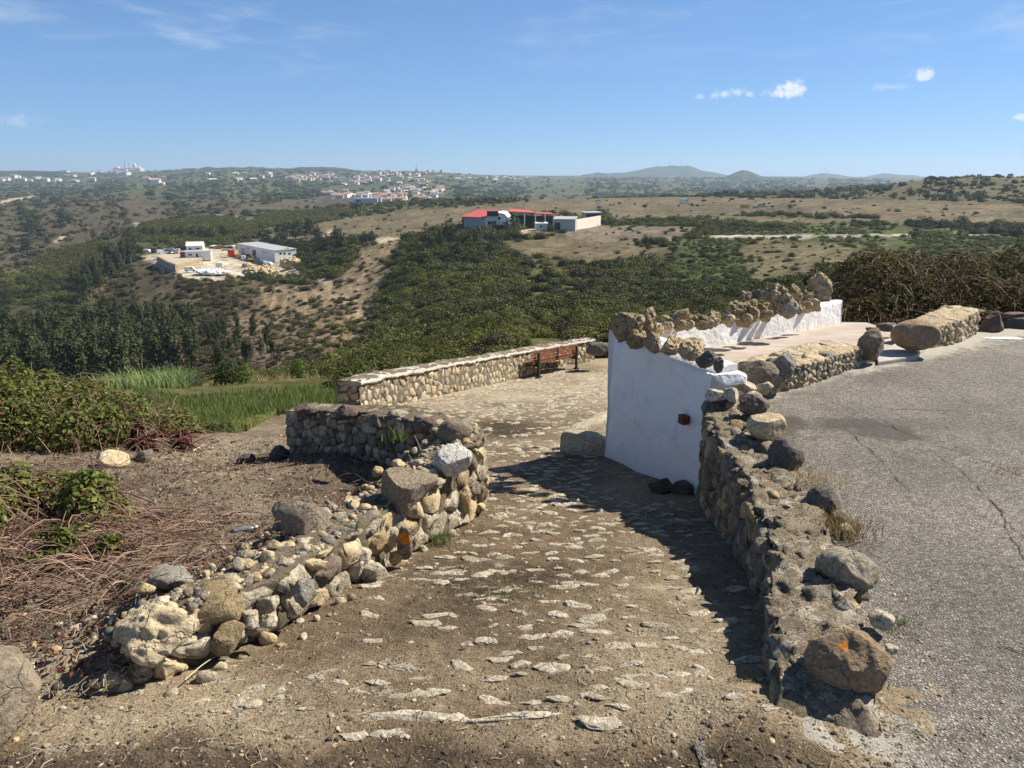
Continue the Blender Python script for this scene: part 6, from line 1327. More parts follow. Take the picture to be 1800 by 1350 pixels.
# digger
dg = tag(empty('digger',tuple(on_y(441,460)),.4),'yellow digger with a raised arm at the edge of the works yard','digger')
b = MB(); b.box((0,-.75,.4),(2.6,.5,.8)); b.build('track','black',dg); b = MB(); b.box((0,.75,.4),(2.6,.5,.8)); b.build('track','black',dg); b = MB(); b.box((-.2,0,1.25),(2.2,1.9,.9)); b.build('body','yellow',dg,bevel=.1); b = MB(); b.box((.2,.4,2.1),(1.1,1.0,1.1)); b.build('cab','glass_and_opening_dark',dg)
b = MB(); b.box((1.6,-.3,2.5),(2.6,.3,.35),0,0,0,-.6); b.box((3.0,-.3,2.2),(2.0,.25,.3),0,0,0,.9); b.build('arm','yellow',dg); b = MB(); b.box((3.5,-.3,1.2),(.8,.8,.6)); b.build('bucket','dark_metal',dg)
r = np.random.default_rng(505)
for k,(px,py,pt,nm) in enumerate([(284,446,'white_paint','van'),(297,443,'blue_grey','car'),(352,446,'grey_metal','car'),(362,444,'white_paint','van'),(398,443,'rust','car'),(436,452,'dark_metal','car'),(464,463,'blue_grey','car'),(472,466,'white_paint','car')]):
    up = 1.85 if px < 300 else 0.
    lab = {'white_paint':'white','blue_grey':'blue-grey','grey_metal':'light grey','rust':'rust coloured','dark_metal':'dark grey'}[pt]
    van('parked_'+nm, '%s %s parked among the junk of the works yard, %s' % (lab,nm,['left of the grey truck','behind the grey truck','beside the low white shed','right of the low white shed','by the white shelter','before the warehouse door','by the rock tip','nearest the rock tip'][k]), on_y(px,py) if not up else Yp(px,py,YZ+up), r.uniform(-1,1), pt, 4.6 if nm=='van' else 4.2, 2.0 if nm=='van' else 1.5, 1.85, nm)
# heaps
def heap(name,label,px,py,wpx,hpx,mat,seed,n,s0,s1,cat='heap',mats=None,d=None):
    c = D(px,py,d) if d else on_y(px,py); c[2] = zt(c[0],c[1])[0]; k = mpp(py,c[1]); W_ = wpx*k; H_ = hpx*k; V,Fc = rock_geo(seed,5,(W_,W_*.8,H_),lump=.35,planes=3,detail=.10); o = obj(name,me_np(name,V,Fc,True,[M[mat]]),None,(c[0],c[1],c[2]-.15*H_)); tag(o,label,cat)
    if n:
        r = np.random.default_rng(seed); pts = []; ks = r.choice(len(V),n); P = V[ks]; lib = [me_np('rock',*rock_geo(seed*7+j,2,(1,.85,.7),lump=.25,planes=8),True,[M[m_]]) for j,m_ in enumerate(mats or [mat])]
        for q in P:
            b = obj('rock',lib[r.integers(len(lib))],o,tuple(q-np.array((0,0,.2)))); s = r.uniform(s0,s1); b.scale = (s,s*r.uniform(.7,1.2),s*r.uniform(.6,1)); b.rotation_euler = (r.normal()*.4,r.normal()*.4,r.uniform(0,6.28))
    return o
M['white_heap'] = simple('white_stone_waste',(.70,.69,.66),.9,.12,1.5,0,.05)
M['yellow_stone'] = simple('yellow_quarry_stone',(.47,.37,.20),.95,.25,1.2,0,.05)
heap('stone_heap','heap of bright white broken stone at the front of the yard track',377,482,66,13,'white_heap',901,60,.6,1.5,mats=['white_heap'])
heap('sand_heap','small cone of tan sand right of the white stone heap',404,486,16,9,'yellow_stone',902,0,0,0); heap('sand_heap','ochre sand heap below the yellow digger',434,466,20,9,'yellow_stone',903,0,0,0)
heap('rock_heap','long tip of yellow quarry boulders below the yard edge',457,484,58,22,'yellow_stone',904,110,.9,2.2,mats=['yellow_stone','yellow_stone','tan'])
heap('rock_heap','right hand tip of yellow boulders under the scrap pile',512,478,34,22,'yellow_stone',905,60,.9,2.2,mats=['yellow_stone','tan'])
heap('scrap_heap','dark jumbled pile of scrap machinery right of the warehouse front',503,459,34,18,'rust',906,50,.8,2.0,mats=['dark_metal','rust','grey_metal','blue_grey'])
heap('scrap_heap','scatter of rusty junk on the upper left yard',305,452,24,6,'rust',907,30,.6,1.4,mats=['dark_metal','rust','white_paint','grey_metal'],d=None).location.z += 1.9
def pole(label,px,py,hpx,dmin,dmax,mat='steel_pole',rad=.14,arm=True,name='utility_pole'):
    p = T(px,py,dmin,dmax); h = hpx*mpp(py,p[1]); o = tag(empty(name,tuple(p)),label,'pole'); q = MB(); q.prism([(rad*math.cos(a),rad*math.sin(a)) for a in np.linspace(0,2*math.pi,8,endpoint=False)],-.5,h); q.build('shaft',mat,o)
    if arm: q = MB(); q.box((0,0,h-.5),(1.6,.12,.12)); q.build('crossarm',mat,o)
    return o
pole('tall thin pole behind the right end of the warehouse',508,428,24,400,520); pole('thin pole on the slope behind the middle of the yard',440,425,20,410,560); pole('wooden pole by the farm yard with a lamp head',1000,365,18,380,700); pole('slim pole on the field edge left of the farm',600,366,16,600,1100); pole('pole standing in the field left of the scar top',672,415,12,350,480)
# ------------------------------------------------------------------ farm on the plateau
def Fp(px,py,d): return D(px,py,d)
FD = 318; fz = Fp(860,404,FD)[2]
def fpt(px,d): 
    q = D(px,404,d); return np.array([q[0],d,fz])
fm = tag(empty('farm_barn',tuple(fpt(853,FD))),'white farm barn with red sheet roofs and a grey sheeted side on the plateau','farm building'); fo_ = fpt(853,FD)
def loc(px,py,d): return D(px,py,d)-fo_
def quad_part(name,pts,mat,thick=.15,parent=fm):
    P = np.array(pts); nrm = np.cross(P[1]-P[0],P[2]-P[0]); nrm = nrm/np.linalg.norm(nrm)*thick; n = len(P); q = MB(); q.add(list(P)+list(P+nrm),[tuple(range(n-1,-1,-1)),tuple(range(n,2*n))]+[(k,(k+1)%n,n+(k+1)%n,n+k) for k in range(n)]); return q.build(name,mat,parent)
zt_ = lambda py,d: D(860,py,d)[2]-fo_[2]
x_l,x_m,x_r = loc(815,404,FD+6)[0],0.0,loc(893,404,FD+3)[0]
he = zt_(383,FD); hr = zt_(376,FD)
q = MB(); q.add([(x_l,6,-1.5),(x_m,0,-1.5),(x_m,0,he),(x_l,6,he),(x_l+6,26,-1.5),(x_m+6,20,-1.5),(x_m+6,20,he),(x_l+6,26,he)],[(0,1,2,3),(5,4,7,6),(1,5,6,2),(4,0,3,7),(3,2,6,7),(0,4,5,1)]); q.build('grey_side','grey_metal',fm)
q = MB(); q.add([(x_l-.6,5.6,-1),(x_l-.05,5.9,-1),(x_l-.05,5.9,he),(x_l-.6,5.6,he-.3),(x_l+4,24,-1),(x_l+4.5,24,-1),(x_l+4.5,24,he),(x_l+4,24,he)],[(0,1,2,3),(4,0,3,7),(3,2,6,7),(5,4,7,6)]); q.build('open_end_shade','glass_and_opening_dark',fm)  # dark sheet: the shade inside the barn's open end, put in as colour
quad_part('red_roof',[(x_l-1.2,5,he+.05),(x_m+.3,-1,he+.05),(x_m+8,19,he+2.0),(x_l+5,27,he+2.0)],'roof_red',.2)
q = MB(); q.add([(x_m,.0,-1.5),(x_r,3,-1.5),(x_r,3,zt_(383,FD)),(x_r-1.5,2.7,zt_(376,FD)),(x_m+4,1.0,zt_(373.5,FD)),(x_m,.0,he),(x_m+3,18,-1.5),(x_r+3,20,-1.5),(x_r+3,20,zt_(383,FD)),(x_r+1.5,19,zt_(376,FD)),(x_m+7,18.5,zt_(373.5,FD)),(x_m+3,18,he)],[(0,1,2,3,4,5),(11,10,9,8,7,6),(1,7,8,2),(2,8,9,3),(3,9,10,4),(4,10,11,5),(6,0,5,11)]); q.build('white_gable','wall_white',fm)
q = MB(); q.box((loc(866,376,FD+1)[0],1.4,zt_(375.5,FD)),(4.6,3.0,1.9)); q.build('clerestory','dark_metal',fm)
for (px,py,w,h) in [(860.5,392,1.3,1.5),(864.5,392,1.3,1.5),(878,383.5,.9,1.0)]:
    d = FD+(px-853)/40*3; p = loc(px,py,d); q = MB(); q.box((p[0],p[1]-.1,p[2]),(w+.25,.1,h+.25)); wn = q.build('window','wall_white',fm); q = MB(); q.box((p[0],p[1]-.16,p[2]),(w,.1,h)); q.build('pane','glass_and_opening_dark',wn)
p = loc(869,394.5,FD+1.2); q = MB(); q.box((p[0],p[1]-.12,p[2]),(1.3,.14,3.0)); q.build('door','rust',fm)
p = loc(882,393,FD+2.3); q = MB(); q.box((p[0],p[1]-.4,p[2]),(2.6,.5,.18),0,0,0,-.5); q.build('outside_stair','wall_white',fm)
quad_part('red_roof',[loc(842,376.5,FD+14),loc(892,378.5,FD+6),loc(897,371,FD+24),loc(846,370,FD+30)],'roof_red',.2)
sp = tag(empty('open_barn',tuple(fpt(920,FD+14))),'open sided barn with bright red roof on pale posts behind the farm tree','farm building'); so_ = fpt(920,FD+14)
def sl_(px,py,d): return D(px,py,d)-so_
quad_part('roof',[sl_(893,372.5,FD+12),sl_(942,375,FD+12),sl_(934,371,FD+40),sl_(898,367.5,FD+40)],'roof_red',.25,sp); quad_part('lean_to_roof',[sl_(940,376,FD+13),sl_(975,377.5,FD+16),sl_(968,374.5,FD+30),sl_(938,373.5,FD+30)],'roof_red',.25,sp)
for px in (905,922,941,958,973):
    q = MB(); a = sl_(px,403,FD+13); b = sl_(px,375.6,FD+13); q.box((a[0],a[1],(b[2]-1)/2),(.5,.5,b[2]+.9)); q.build('post','wall_white',sp)
q = MB(); a = sl_(935,400,FD+32); q.box((a[0],a[1],1.8),(22,.4,4.6)); q.build('back_wall','dark_metal',sp); q = MB(); a = sl_(945,398,FD+24); q.box((a[0],a[1],.6),(9,4,1.6)); q.build('stored_goods','rust',sp)
gs0 = fpt(973,FD-2); long_building('grey_shed','grey sheet metal shed with blue-grey door right of the farm yard',gs0,gs0+np.array((8.6,-1.5,0)),7,4.2,5.0,'grey_metal','grey_metal',[(.05,.30,3.0)],[],'shed')
fwl = tag(empty('field_wall'),'long weathered cream wall running back from the grey shed','wall'); q = MB(); a = fpt(1007,FD-2); b = D(1056,388,FD+45); q.prism([tuple(a[:2]),tuple(b[:2]),(b[0]-.1,b[1]+.5),(a[0]-.1,a[1]+.5)],[fz-1.5,b[2]-2,b[2]-2,fz-1.5],[fz+4.0,b[2]+2.4,b[2]+2.4,fz+4.0]); q.build('wall_body','wall_cream',fwl)
fr0 = D(1029,383,FD+62); long_building('flat_shed','low shed with flat white roof at the end of the cream wall',fr0,fr0+np.array((8.2,2,0)),6,2.4,2.5,'grey_metal','white_paint',[(.05,.95,1.9)],[],'shed')
lw0 = fpt(943,FD+2); long_building('white_outhouse','small white walled outhouse in front of the open barn',lw0,lw0+np.array((4.5,.5,0)),3,2.3,2.6,'wall_white','wall_white',[],[(.3,.5,.9,1.6)],'outhouse')
van('parked_car','dark car in front of the white farm gable, nearest the grey side',D(868.5,403,FD-4),.1,'dark_metal',4.2,1.45,1.75,'car'); van('parked_car','dark car in front of the white farm gable, nearest the tree',D(878.5,402,FD-2.5),.2,'black',4.2,1.5,1.75,'car')
van('parked_van','white van standing far off on the ridge track',T(1203,358,450,1000),.0,L=9,H=4,W=3.5)
van('pickup_truck','pale truck standing on the brown plateau',T(1336,365,380,900),.2,'concrete',9,3.2,3,'truck',pickup=True)
bin_('yellow_caravan','yellow box trailer left of the truck on the plateau',T(1309,366,380,900),'yellow',(5,3,2.6),'trailer'); bin_('white_tank','white water tank on the plateau behind the farm',T(1051,361,500,1000),'white_paint',(2.5,2.5,3),'tank')
# ------------------------------------------------------------------ villages and the far town
def house_mesh(seed, wall, roof):
    r = np.random.default_rng(seed); L_,W_,H_ = r.uniform(9,16),r.uniform(8,11),r.choice([3.4,6.2,6.2]); Rr = H_+r.uniform(1.4,2.4); q = MB(); q.box((0,0,H_/2-1),(L_,W_,H_+2),0,0)
    e = .5; q.add([(-L_/2-e,-W_/2-e,H_),(L_/2+e,-W_/2-e,H_),(L_/2+e,W_/2+e,H_),(-L_/2-e,W_/2+e,H_),(-L_/2-e,0,Rr),(L_/2+e,0,Rr)],[(0,1,5,4),(2,3,4,5),(1,2,5),(3,0,4),(3,2,1,0)],1)
    for k in range(3): q.box((-L_/2+L_*(k+.5)/3,-W_/2-.03,H_*.5),(1.3,.1,1.6),0,2)
    me = bpy.data.meshes.new('village_house'); me.from_pydata(q.V,[],q.F); [me.materials.append(M[m_]) for m_ in (wall,roof,'glass_and_opening_dark')]; me.polygons.foreach_set('material_index',q.m); me.update(); return me
HM = [house_mesh(500+k,w,rf) for k,(w,rf) in enumerate([('wall_white','roof_terra'),('wall_white','roof_terra'),('wall_cream','roof_terra'),('wall_white','wall_cream'),('wall_white','grey_metal')])]
HL = ['white house with terracotta roof in the hillside village','white house with terracotta roof in the hillside village','cream house with terracotta roof in the hillside village','white house with pale roof in the hillside village','white house with grey roof in the hillside village']
r = np.random.default_rng(77); hp = []
def village(n, poly, dmin, dmax, labels, group, s=1.0, name='village_house', sep=2.4):
    xs_ = [p[0] for p in poly]; ys_ = [p[1] for p in poly]; c = 0; t = 0
    while c < n and t < n*60:
        t += 1; px,py = r.uniform(min(xs_),max(xs_)),r.uniform(min(ys_),max(ys_))
        if not in_poly(np.array([px]),np.array([py]),poly)[0] or any(abs(px-a)<sep and abs(py-b)<sep*.5 for a,b in hp): continue
        p = T(px,py,dmin,dmax); k = int(r.integers(5)); o = obj(name,HM[k],None,tuple(p),r.uniform(-.6,.6)); q = s*r.uniform(.8,1.25); o.scale = (q,q,q); tag(o,labels[k],'house',group+': '+['a','a','b','c','d'][k] if False else group+' '+['with tiled roofs','with tiled roofs','of cream colour','with pale roofs','with grey roofs'][k]); hp.append((px,py)); c += 1
village(70,[(680,334),(745,322),(775,330),(790,345),(700,352),(650,345)],1000,2600,HL,'village houses',.85)
village(46,[(565,318),(640,308),(760,306),(790,320),(700,326),(600,328)],1800,3600,[l.replace('the hillside village','the upper part of the village') for l in HL],'upper village houses',1.1)
village(34,[(560,340),(600,336),(690,352),(760,358),(740,364),(640,352),(590,356)],1000,2600,[l.replace('in the hillside village','below the village') for l in HL],'houses below the village',.9)
village(34,[(500,312),(570,306),(600,314),(520,320)],2000,4000,[l.replace('the hillside village','the hamlet left of the village') for l in HL],'hamlet houses',1.1)
village(26,[(790,312),(935,308),(930,318),(800,320)],2200,4500,[l.replace('the hillside village','the line of houses right of the village') for l in HL],'ridge houses',1.2)
village(16,[(640,302),(790,300),(800,306),(640,308)],2600,4500,[l.replace('the hillside village','the skyline above the village') for l in HL],'skyline houses',1.2)
village(26,[(88,298),(250,300),(240,312),(95,312)],3600,6500,[l.replace('the hillside village','the far town on the left skyline') for l in HL],'far town houses',2.0)
village(16,[(0,312),(60,312),(110,318),(180,318),(150,322),(0,320)],2600,6000,[l.replace('in the hillside village','below the far left wood') for l in HL],'scattered far left houses',1.6)
village(16,[(240,314),(480,304),(480,318),(260,326)],2000,5200,[l.replace('in the hillside village','scattered among the woods on the left ridge') for l in HL],'scattered ridge houses',1.5)
lf = T(585,357,900,2200)
fs = T(622,356,1000,2400); long_building('long_hall','long grey roofed hall below the village',fs,fs+np.array((36,4,0)),18,6,7,'grey_metal','blue_grey',[(.1,.3,4)],[],'hall')
fs = T(380,381,560,900); long_building('vineyard_wall','low white wall building at the far edge of the vineyard',fs,fs+np.array((12,0,0)),3,1.6,1.7,'wall_white','wall_white',[],[],'building',over=.05)
# far basilica palace on the skyline
pd = 5600; pz = D(225,301,pd)[2]-8; kx = mpp(300,pd)
pal = tag(empty('palace',(D(228,300,pd)[0],pd,pz)),'pale basilica palace with two bell towers and a dome on the far skyline','palace')
def PX(dx): return dx*kx
q = MB(); q.box((PX(-2),0,12+4),(PX(48),60,24)); q.build('main_block','wall_cream',pal)
for dx in (-4.0,3.5):
    q = MB(); q.box((PX(dx),-20,28),(PX(2.2),9,56)); q.prism([(PX(dx)+4.2*math.cos(a),-20+4.2*math.sin(a)) for a in np.linspace(0,6.28,9)[:-1]],56,[66]*8); q.add([(PX(dx)-3,-23,66),(PX(dx)+3,-23,66),(PX(dx)+3,-17,66),(PX(dx)-3,-17,66),(PX(dx),-20,75)],[(0,1,4),(1,2,4),(2,3,4),(3,0,4)]); q.build('bell_tower','wall_cream',pal)
Vd,Fd = ico(3); Vd = Vd*np.array([PX(2.6),PX(2.6),15]); Vd[:,2] = np.maximum(Vd[:,2],-4)+48; obj('dome',me_np('dome',Vd,Fd,True,[M['wall_white']]),pal,(PX(9.5),0,0)); q = MB(); q.box((PX(9.5),0,34),(PX(5),PX(5),28)); q.build('dome_drum','wall_cream',pal)
for dx in (-19,18):
    Vd,Fd = ico(3); Vd = Vd*np.array([PX(4.5),PX(4.5),20]); Vd[:,2] = np.maximum(Vd[:,2],-3)+22; obj('corner_dome',me_np('corner_dome',Vd,Fd,True,[M['wall_cream']]),pal,(PX(dx),-10,0))
q = MB(); q.box((PX(-4),-60,8),(PX(14),20,22)); q.build('white_wing','wall_white',pal)
# ------------------------------------------------------------------ distant hills
def hill(name,label,prof_px,d,depth,mat,seed,pale=0):
    xs_ = np.array([p[0] for p in prof_px],float); ys_ = np.array([p[1] for p in prof_px],float); u = np.linspace(xs_[0],xs_[-1],160); row = np.interp(u,xs_,ys_); k = np.exp(-np.linspace(-2,2,7)**2); k/=k.sum(); row = np.convolve(np.pad(row,3,mode='edge'),k,mode='valid')
    zc_ = EYE-tan_of(row)*d; base = -60.; x = (u-900)/F/fwd_of(row)*d; vs = np.linspace(-1,1,41); P = []
    for v_ in vs: P.append(np.stack([x*(1+v_*depth/d), np.full(160,d+v_*depth), base+(zc_-base)*np.cos(v_*math.pi/2)**1.3],1))
    P = np.stack(P,1); Vf = P.reshape(-1,3); h = np.clip((Vf[:,2]-base)/80,0,1); Vf[:,2] += (fbm(Vf[:,:2],1/260.,5,.55,seed)*16+fbm(Vf[:,:2],1/40.,2,.5,seed)*4)*h*(np.abs((Vf[:,1]-d)/depth)>.02); ii = (np.arange(159)[:,None]*41+np.arange(40)[None,:]).ravel(); Q = np.stack([ii,ii+1,ii+42,ii+41],1)
    me = me_np(name,Vf,Q[:, ::-1],True,[M['terrain']]); sp_ = fbm(Vf[:,:2],1/90.,4,.6,seed+1)[:,None]; vcol(me,'cover',np.array(mat)*(1+.7*sp_)); return tag(obj(name,me),label,'hill',kind='structure')
hill('hill','broad blue hazy hill with masts on the right horizon',[(1020,312),(1060,305),(1095,304.5),(1120,300),(1150,293.5),(1185,291.5),(1212,292),(1235,300),(1270,306),(1300,312)],6600,600,(.05,.06,.035),601)
hill('hill','low hazy hill left of the broad hill with masts',[(1005,314),(1030,307.5),(1050,303.5),(1065,305),(1088,303.5),(1110,310),(1120,314)],6200,400,(.05,.06,.035),605)
hill('hill','small steep dark cone hill in front of the hazy ones',[(1250,317),(1275,311),(1295,302),(1306,298.5),(1318,301),(1335,308),(1352,316)],3900,260,(.05,.065,.03),602)
hill('hill','pale blue hill with two thin masts near the right horizon',[(1385,316),(1420,309),(1445,304),(1470,306),(1500,312),(1520,316)],7200,460,(.05,.06,.035),603)
hill('hill','flat topped pale blue hill behind the right ridge',[(1500,318),(1530,310),(1556,305),(1580,307.5),(1610,308),(1640,316)],7200,460,(.05,.06,.035),604)
hill('hill','wooded dark rise on the left skyline',[(270,306),(305,300),(330,295.5),(348,297),(365,292.5),(385,296),(400,293.5),(440,295),(490,298),(540,295),(590,296),(630,300),(660,307)],4200,420,(.04,.055,.028),606)
hill('hill','flat wooded ridge at the far left skyline',[(-700,304),(-100,302),(0,301),(40,299.5),(95,301),(130,306),(150,312)],3900,400,(.035,.05,.025),607)
def mast(label,px,py,hpx,d):
    p = D(px,py,d); k = mpp(py,d); h = hpx*k; o = tag(empty('mast',tuple(p-np.array((0,0,6)))),label,'mast'); q = MB(); q.box((0,0,h/2+3),(2.6,2.6,h+6)); q.build('lattice_shaft','steel_pole',o); q = MB(); q.box((0,0,h*.75),(5,5,3)); q.build('antenna','steel_pole',o)
mast('tall mast on the broad hazy hill, the left one of two',1177,292,9,6550); mast('tall mast on the broad hazy hill, the right one of two',1198,292,9,6550); mast('short mast at the left shoulder of the broad hill',1157,293,4,6550)
mast('thin tall mast on the pale blue hill',1450,305,12,7150); mast('shorter mast beside the tall one on the pale hill',1456,305,6,7150); mast('thin mast on the skyline above the village',732,302,10,3600)
for (px,py,lab) in [(1721,314,'small round stone mill tower on the right ridge, the left one of two'),(1776,313,'small round stone mill tower on the right ridge, the right one of two')]:
    p = T(px,py,450,1000); p = D(px,py,690); o = tag(empty('mill_tower',tuple(p)),lab,'tower'); q = MB(); q.prism([(1.9*math.cos(a),1.9*math.sin(a)) for a in np.linspace(0,6.283,13)[:-1]],-2,3.2); q.build('wall','concrete',o); q = MB(); q.prism([(2.0*math.cos(a),2.0*math.sin(a)) for a in np.linspace(0,6.283,13)[:-1]],3.2,3.6); q.build('flat_roof','brown',o)
# ------------------------------------------------------------------ haze
zmax = 190.0
hz = MB(); hz.box((0,1500,(zmax-75)/2),(30000,23500,zmax+75)); ho = hz.build('haze',[]); hm = bpy.data.materials.new('haze_air'); hm.use_nodes = True; nt = hm.node_tree; nt.nodes.clear()
pv_ = N(nt,'ShaderNodeVolumePrincipled',{'Color': rgb(.64,.82,1.0),'Density': 0.00011,'Anisotropy': 0.2}); out = N(nt,'ShaderNodeOutputMaterial'); nt.links.new(pv_.outputs[0],out.inputs['Volume']); ho.data.materials.clear(); ho.data.materials.append(hm); tag(ho,'pale blue haze filling the air over the valley','haze',kind='stuff')
M['clod'] = simple('dark_soil_crumb',(.075,.057,.042),.95,.4,30,0,.004)
# ------------------------------------------------------------------ worn stones of the footpath
r = np.random.default_rng(111); libs = []
for k in range(14):
    V,Fc = rock_geo(1100+k,4,(1,r.uniform(.40,.75),.40),lump=.55,planes=10,cut=(.45,.95),detail=.10); V[:,2] -= V[:,2].max(); V[:,2] += .12*fbm(V[:,:2],2.3,3,.6,k)
    libs.append([me_np('paving_stone',V,Fc,True,[M[m_]]) for m_ in ('paving','paving','paving')])
spots = []; tries = 0
def dens(x,y):
    c = math.exp(-((x-.25-(y-2)*.06)/.75)**2)*.9+.12
    c *= .45+.55*sstep(y,2.6,3.6)
    c *= 1-.85*math.exp(-((x+.35)/.45)**2-((y-2.9)/.45)**2)
    return c
for (px,py,w) in [(712,1252,165),(905,1253,150),(1050,1272,75),(690,1280,70),(870,1222,62),(935,1228,42),(975,1170,70),(880,1150,50),(800,1255,60),(620,1285,46),(765,1210,48),(705,1220,60),(905,1140,55),(985,1115,46),(945,1115,60),(1050,1110,50),(1090,1135,50),(1055,1180,40),(1170,1225,46),(1110,1170,44),(745,1215,40),(660,1195,44),(600,1195,36),(490,1208,40),(537,1240,26),(650,1160,22),(822,1125,22),(745,1090,54),(770,1078,60),(790,1005,64),(880,1005,60),(850,1008,40),(940,1000,36),(1030,1025,80),(985,1030,60),(1150,1030,90),(1080,1000,40),(1210,1000,50),(1010,960,40),(930,965,46),(835,980,46),(860,930,40)]:
    p = G(px,py); spots.append((p[0],p[1],w*mpp(py,p[1]),r.normal()*.2))
while len(spots) < 300 and tries < 40000:
    tries += 1; y = 2.15+r.random()**1.25*5.6; x = r.uniform(-1.4,1.4); s = r.uniform(.05,.13)*(1.0 if y < 5 else 1.25)
    if r.random() > dens(x,y) or not in_poly(np.array([x]),np.array([y]),path_poly)[0]: continue
    lo = np.interp(y,LW[:,1],LW[:,0])+.12; hi = np.interp(y,RW[:,1],RW[:,0])-.08
    if y < 5 and not (lo < x < hi): continue
    if y >= 5.2 and x > .8: continue
    if all((x-q[0])**2+(y-q[1])**2 > (.5*(s+q[2]))**2*.8 for q in spots): spots.append((x,y,s,r.normal()*.45))
for (x,y,s,a) in spots[:300]:
    z = float(zpath_full(np.array([x]),np.array([y]))[0]); q = libs[r.integers(14)]; o = obj('paving_stone',q[r.integers(3)],path_o,(x,y,z+r.uniform(.003,.011)+.025*s),a*.6); o.scale = (s*1.15,s*(.95 if s < .2 else .34),s*(.5 if s < .2 else .3))
# the many smaller ones further down
proto_coll('cobble_proto',[q[0] for q in libs[:6]]+[q[2] for q in libs[6:9]])
n = 11000; y = 2.2+r.random(n)**.8*19; x = r.uniform(-2.6,3.4,n); d_ = np.where(y>5.0, .75, .45)*(.55+.6*fbm(np.stack([x,y],1),.8,3,.5,333)); ok = in_poly(x,y,path_poly)&(r.random(n)<d_)&~((y<5.2)&((x<np.interp(y,LW[:,1],LW[:,0])+.1)|(x>np.interp(y,RW[:,1],RW[:,0])-.06)))&~((x>.75)&(y<8.2)&(y>5.2)); x,y = x[ok],y[ok]; n = len(x)
s = r.uniform(.03,.10,n)*np.where(y>7,1.5,1.0)*np.where(y>13,1.2,1); P = np.stack([x,y,zpath_full(x,y)+.005+.035*s],1)
scatter('cobbles','worn pale cobbles bedded in the dirt down to the square','cobbles','cobble_proto',P,r.normal(size=n)*.5,np.stack([s*1.2,s,s*.55],1),np.ones((n,3)))
proto_coll('clod_proto',[me_np('clod',*rock_geo(1300+k,3,(1,.9,.55),lump=.5,planes=3,detail=.14),True,[M['clod']]) for k in range(5)])
def clods(name,label,n,xy,zf,s0,s1,seed):
    r = np.random.default_rng(seed); x,y = xy(r,n); n = len(x); s = s0*(s1/s0)**(r.random(n)**2); scatter(name,label,'soil','clod_proto',np.stack([x,y,zf(x,y)-.3*s],1),r.uniform(0,6.28,n),np.stack([s,s,s],1),np.ones((n,3)))
clods('soil_clods','dark crumbs of soil and grit along the front edge of the footpath',2600,lambda r,n: (r.uniform(-2.2,1.1,n),1.7+np.abs(r.normal(size=n))*.22),lambda x,y: zpath_full(x,y),.003,.022,1)
clods('soil_clods','dark soil crumbs on the left bank',2600,xy_bank,zbank_full,.008,.06,2)
clods('soil_clods','dark soil crumbs scattered on the dirt footpath',3600,xy_path,zpath_full,.004,.018,3)
# ------------------------------------------------------------------ rubbish on the bank
def crumple(name,label,px,py,d,w,h,mat,seed,cat,tilt=0,depth=.6):
    V,Fc = rock_geo(seed,5,(w,w*depth,h),lump=.35,planes=6,detail=.10); V = V+.012*np.stack([fbm(V*30+k,1,3,.6,seed+k,True) for k in range(3)],1)
    p = D(px,py,d); z = float(zbank_full(np.array([p[0]]),np.array([p[1]]))[0]); return tag(obj(name,me_np(name,V,Fc,True,[M[mat]]),None,(p[0],p[1],z-.008),tilt),label,cat)
crumple('plastic_bag','crumpled black plastic bag on the dead canes',270,917,4.0,.115,.05,'plastic_black',801,'bag',.2)
b_ = tag(empty('plastic_bottle',tuple(D(428,920,3.85)),.35),'squashed grey plastic bottle left of the big angular boulder','bottle')
p0 = b_.location; b_.location.z = float(zbank_full(np.array([p0.x]),np.array([p0.y]))[0])+.018
Vb,Fb = ico(4); Vb = Vb.copy(); prof_ = np.interp(Vb[:,0],[-1,-.9,-.3,.45,.75,.8,1],[.55,1,.95,1.0,.55,.36,.36]); rad_ = np.hypot(Vb[:,1],Vb[:,2]); Vb = np.stack([Vb[:,0]*.062,Vb[:,1]/np.maximum(rad_,.15)*prof_*.02*np.minimum(rad_*2.5,1),Vb[:,2]/np.maximum(rad_,.15)*prof_*.014*np.minimum(rad_*2.5,1)],1); Vb += .002*np.stack([fbm(Vb*60+k,1,2,.5,k) for k in range(3)],1)
obj('bottle_body',me_np('bottle_body',Vb,Fb,True,[M['plastic_grey']]),b_); q = MB(); q.prism([(.0095*math.cos(a),.0095*math.sin(a)) for a in np.linspace(0,2*math.pi,12,endpoint=False)],0,.014); co = q.build('bottle_cap','white_paint',b_); co.rotation_euler = (0,math.pi/2,0); co.location = (.060,0,0)
for (px,py,w,lab) in [(823,1130,.022,'small terracotta shard lying in the middle of the footpath'),(602,1157,.02,'tiny terracotta chip left on the footpath'),(87,1277,.022,'terracotta shard by the huge block at the left edge')]:
    p = G(px,py); V,Fc = rock_geo(int(px),3,(w,w*.7,w*.35),planes=8); tag(obj('tile_shard',me_np('tile_shard',V,Fc,True,[M['roof_terra']]),None,tuple(p+np.array((0,0,-.001)))),lab,'tile shard')
def stick(label,P0,P1,rad,mat,seed,bend=.1):
    r = np.random.default_rng(seed); t = np.linspace(0,1,9)[:,None]; C_ = np.array(P0)*(1-t)+np.array(P1)*t; C_ = C_+np.sin(t*math.pi)*bend*np.array([[.3,.2,.5]])*np.linalg.norm(np.array(P1)-np.array(P0)); V,Fq = tubes(C_[None],np.linspace(rad,rad*.5,9)[None,:],5)
    return tag(obj('stick',me_np('stick',V,Fq,True,[M[mat]])),label,'stick')
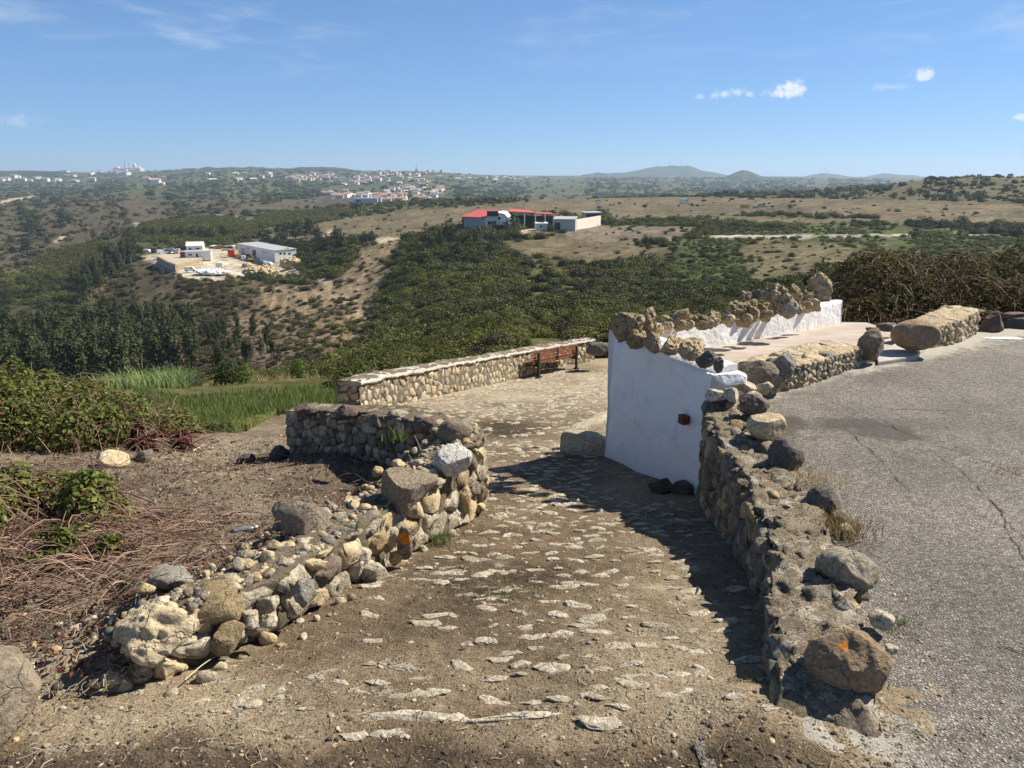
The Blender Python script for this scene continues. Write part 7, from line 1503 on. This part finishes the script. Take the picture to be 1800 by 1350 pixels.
stick('pale curved stick on the dirt near the cream lumpy boulder',G(325,1198)+np.array((0,0,.006)),G(377,1158)+np.array((0,0,.006)),.003,'straw',1)
stick('pale broken stick lying on the far part of the bank',D(335,795,6.8)*1.0+np.array((0,0,.0)),D(358,782,7.1),.012,'straw',2,0)
stick('thin upright dry stalk left of the big angular boulder',D(462,910,3.6),D(462,838,3.6),.003,'straw',3,.05)
stick('bare bramble stem leaning on the shaded wall',D(748,825,4.9),D(728,765,5.0),.006,'twig',4,.08)
stick('thin bare stem rising beside the brown boulders on the shaded wall',D(685,772,5.5),D(668,720,5.6),.005,'twig',5,.05)
stick('bent dry stem arching above the meadow edge',D(320,760,8.6),D(342,712,8.6),.006,'straw',6,.2)

# ------------------------------------------------------------------ cracks across the asphalt
def crack(pts, w, seed):
    r = np.random.default_rng(seed); P = np.array([R(*p)[:2] for p in pts]); c = Line(P); n = int(c.L/.02); s = np.linspace(0,c.L,n); q = c.at(s); nn = c.nrm(s); off = np.cumsum(r.normal(size=n))*.0035; off -= np.linspace(off[0],off[-1],n); q = q+nn*off[:,None]; ww = w*np.clip(.5+.8*fbm(np.stack([s,s*0],1),9,3,.6,seed),.12,1.6)
    a = q+nn*ww[:,None]/2; b = q-nn*ww[:,None]/2; V = np.concatenate([np.concatenate([a,(zroad(a[:,0],a[:,1])+.0045)[:,None]],1),np.concatenate([b,(zroad(b[:,0],b[:,1])+.0045)[:,None]],1)]); i = np.arange(n-1)
    return V, np.stack([i,n+i,n+i+1,i+1],1)
V,Fq = join(crack([(1460,705),(1540,735),(1620,775),(1700,800),(1800,840)],.008,1),crack([(1630,790),(1690,830),(1760,905),(1800,985)],.006,2),crack([(1740,880),(1775,930),(1800,945)],.011,3),crack([(1560,720),(1680,722),(1790,745)],.007,4),crack([(1690,1100),(1740,1135),(1800,1150)],.010,5),crack([(1480,745),(1560,820),(1600,870)],.007,6))
co_ = obj('road_crack',me_np('road_crack',V,Fq,True,[M['clod']]),road_o); co_['kind'] = 'stuff'
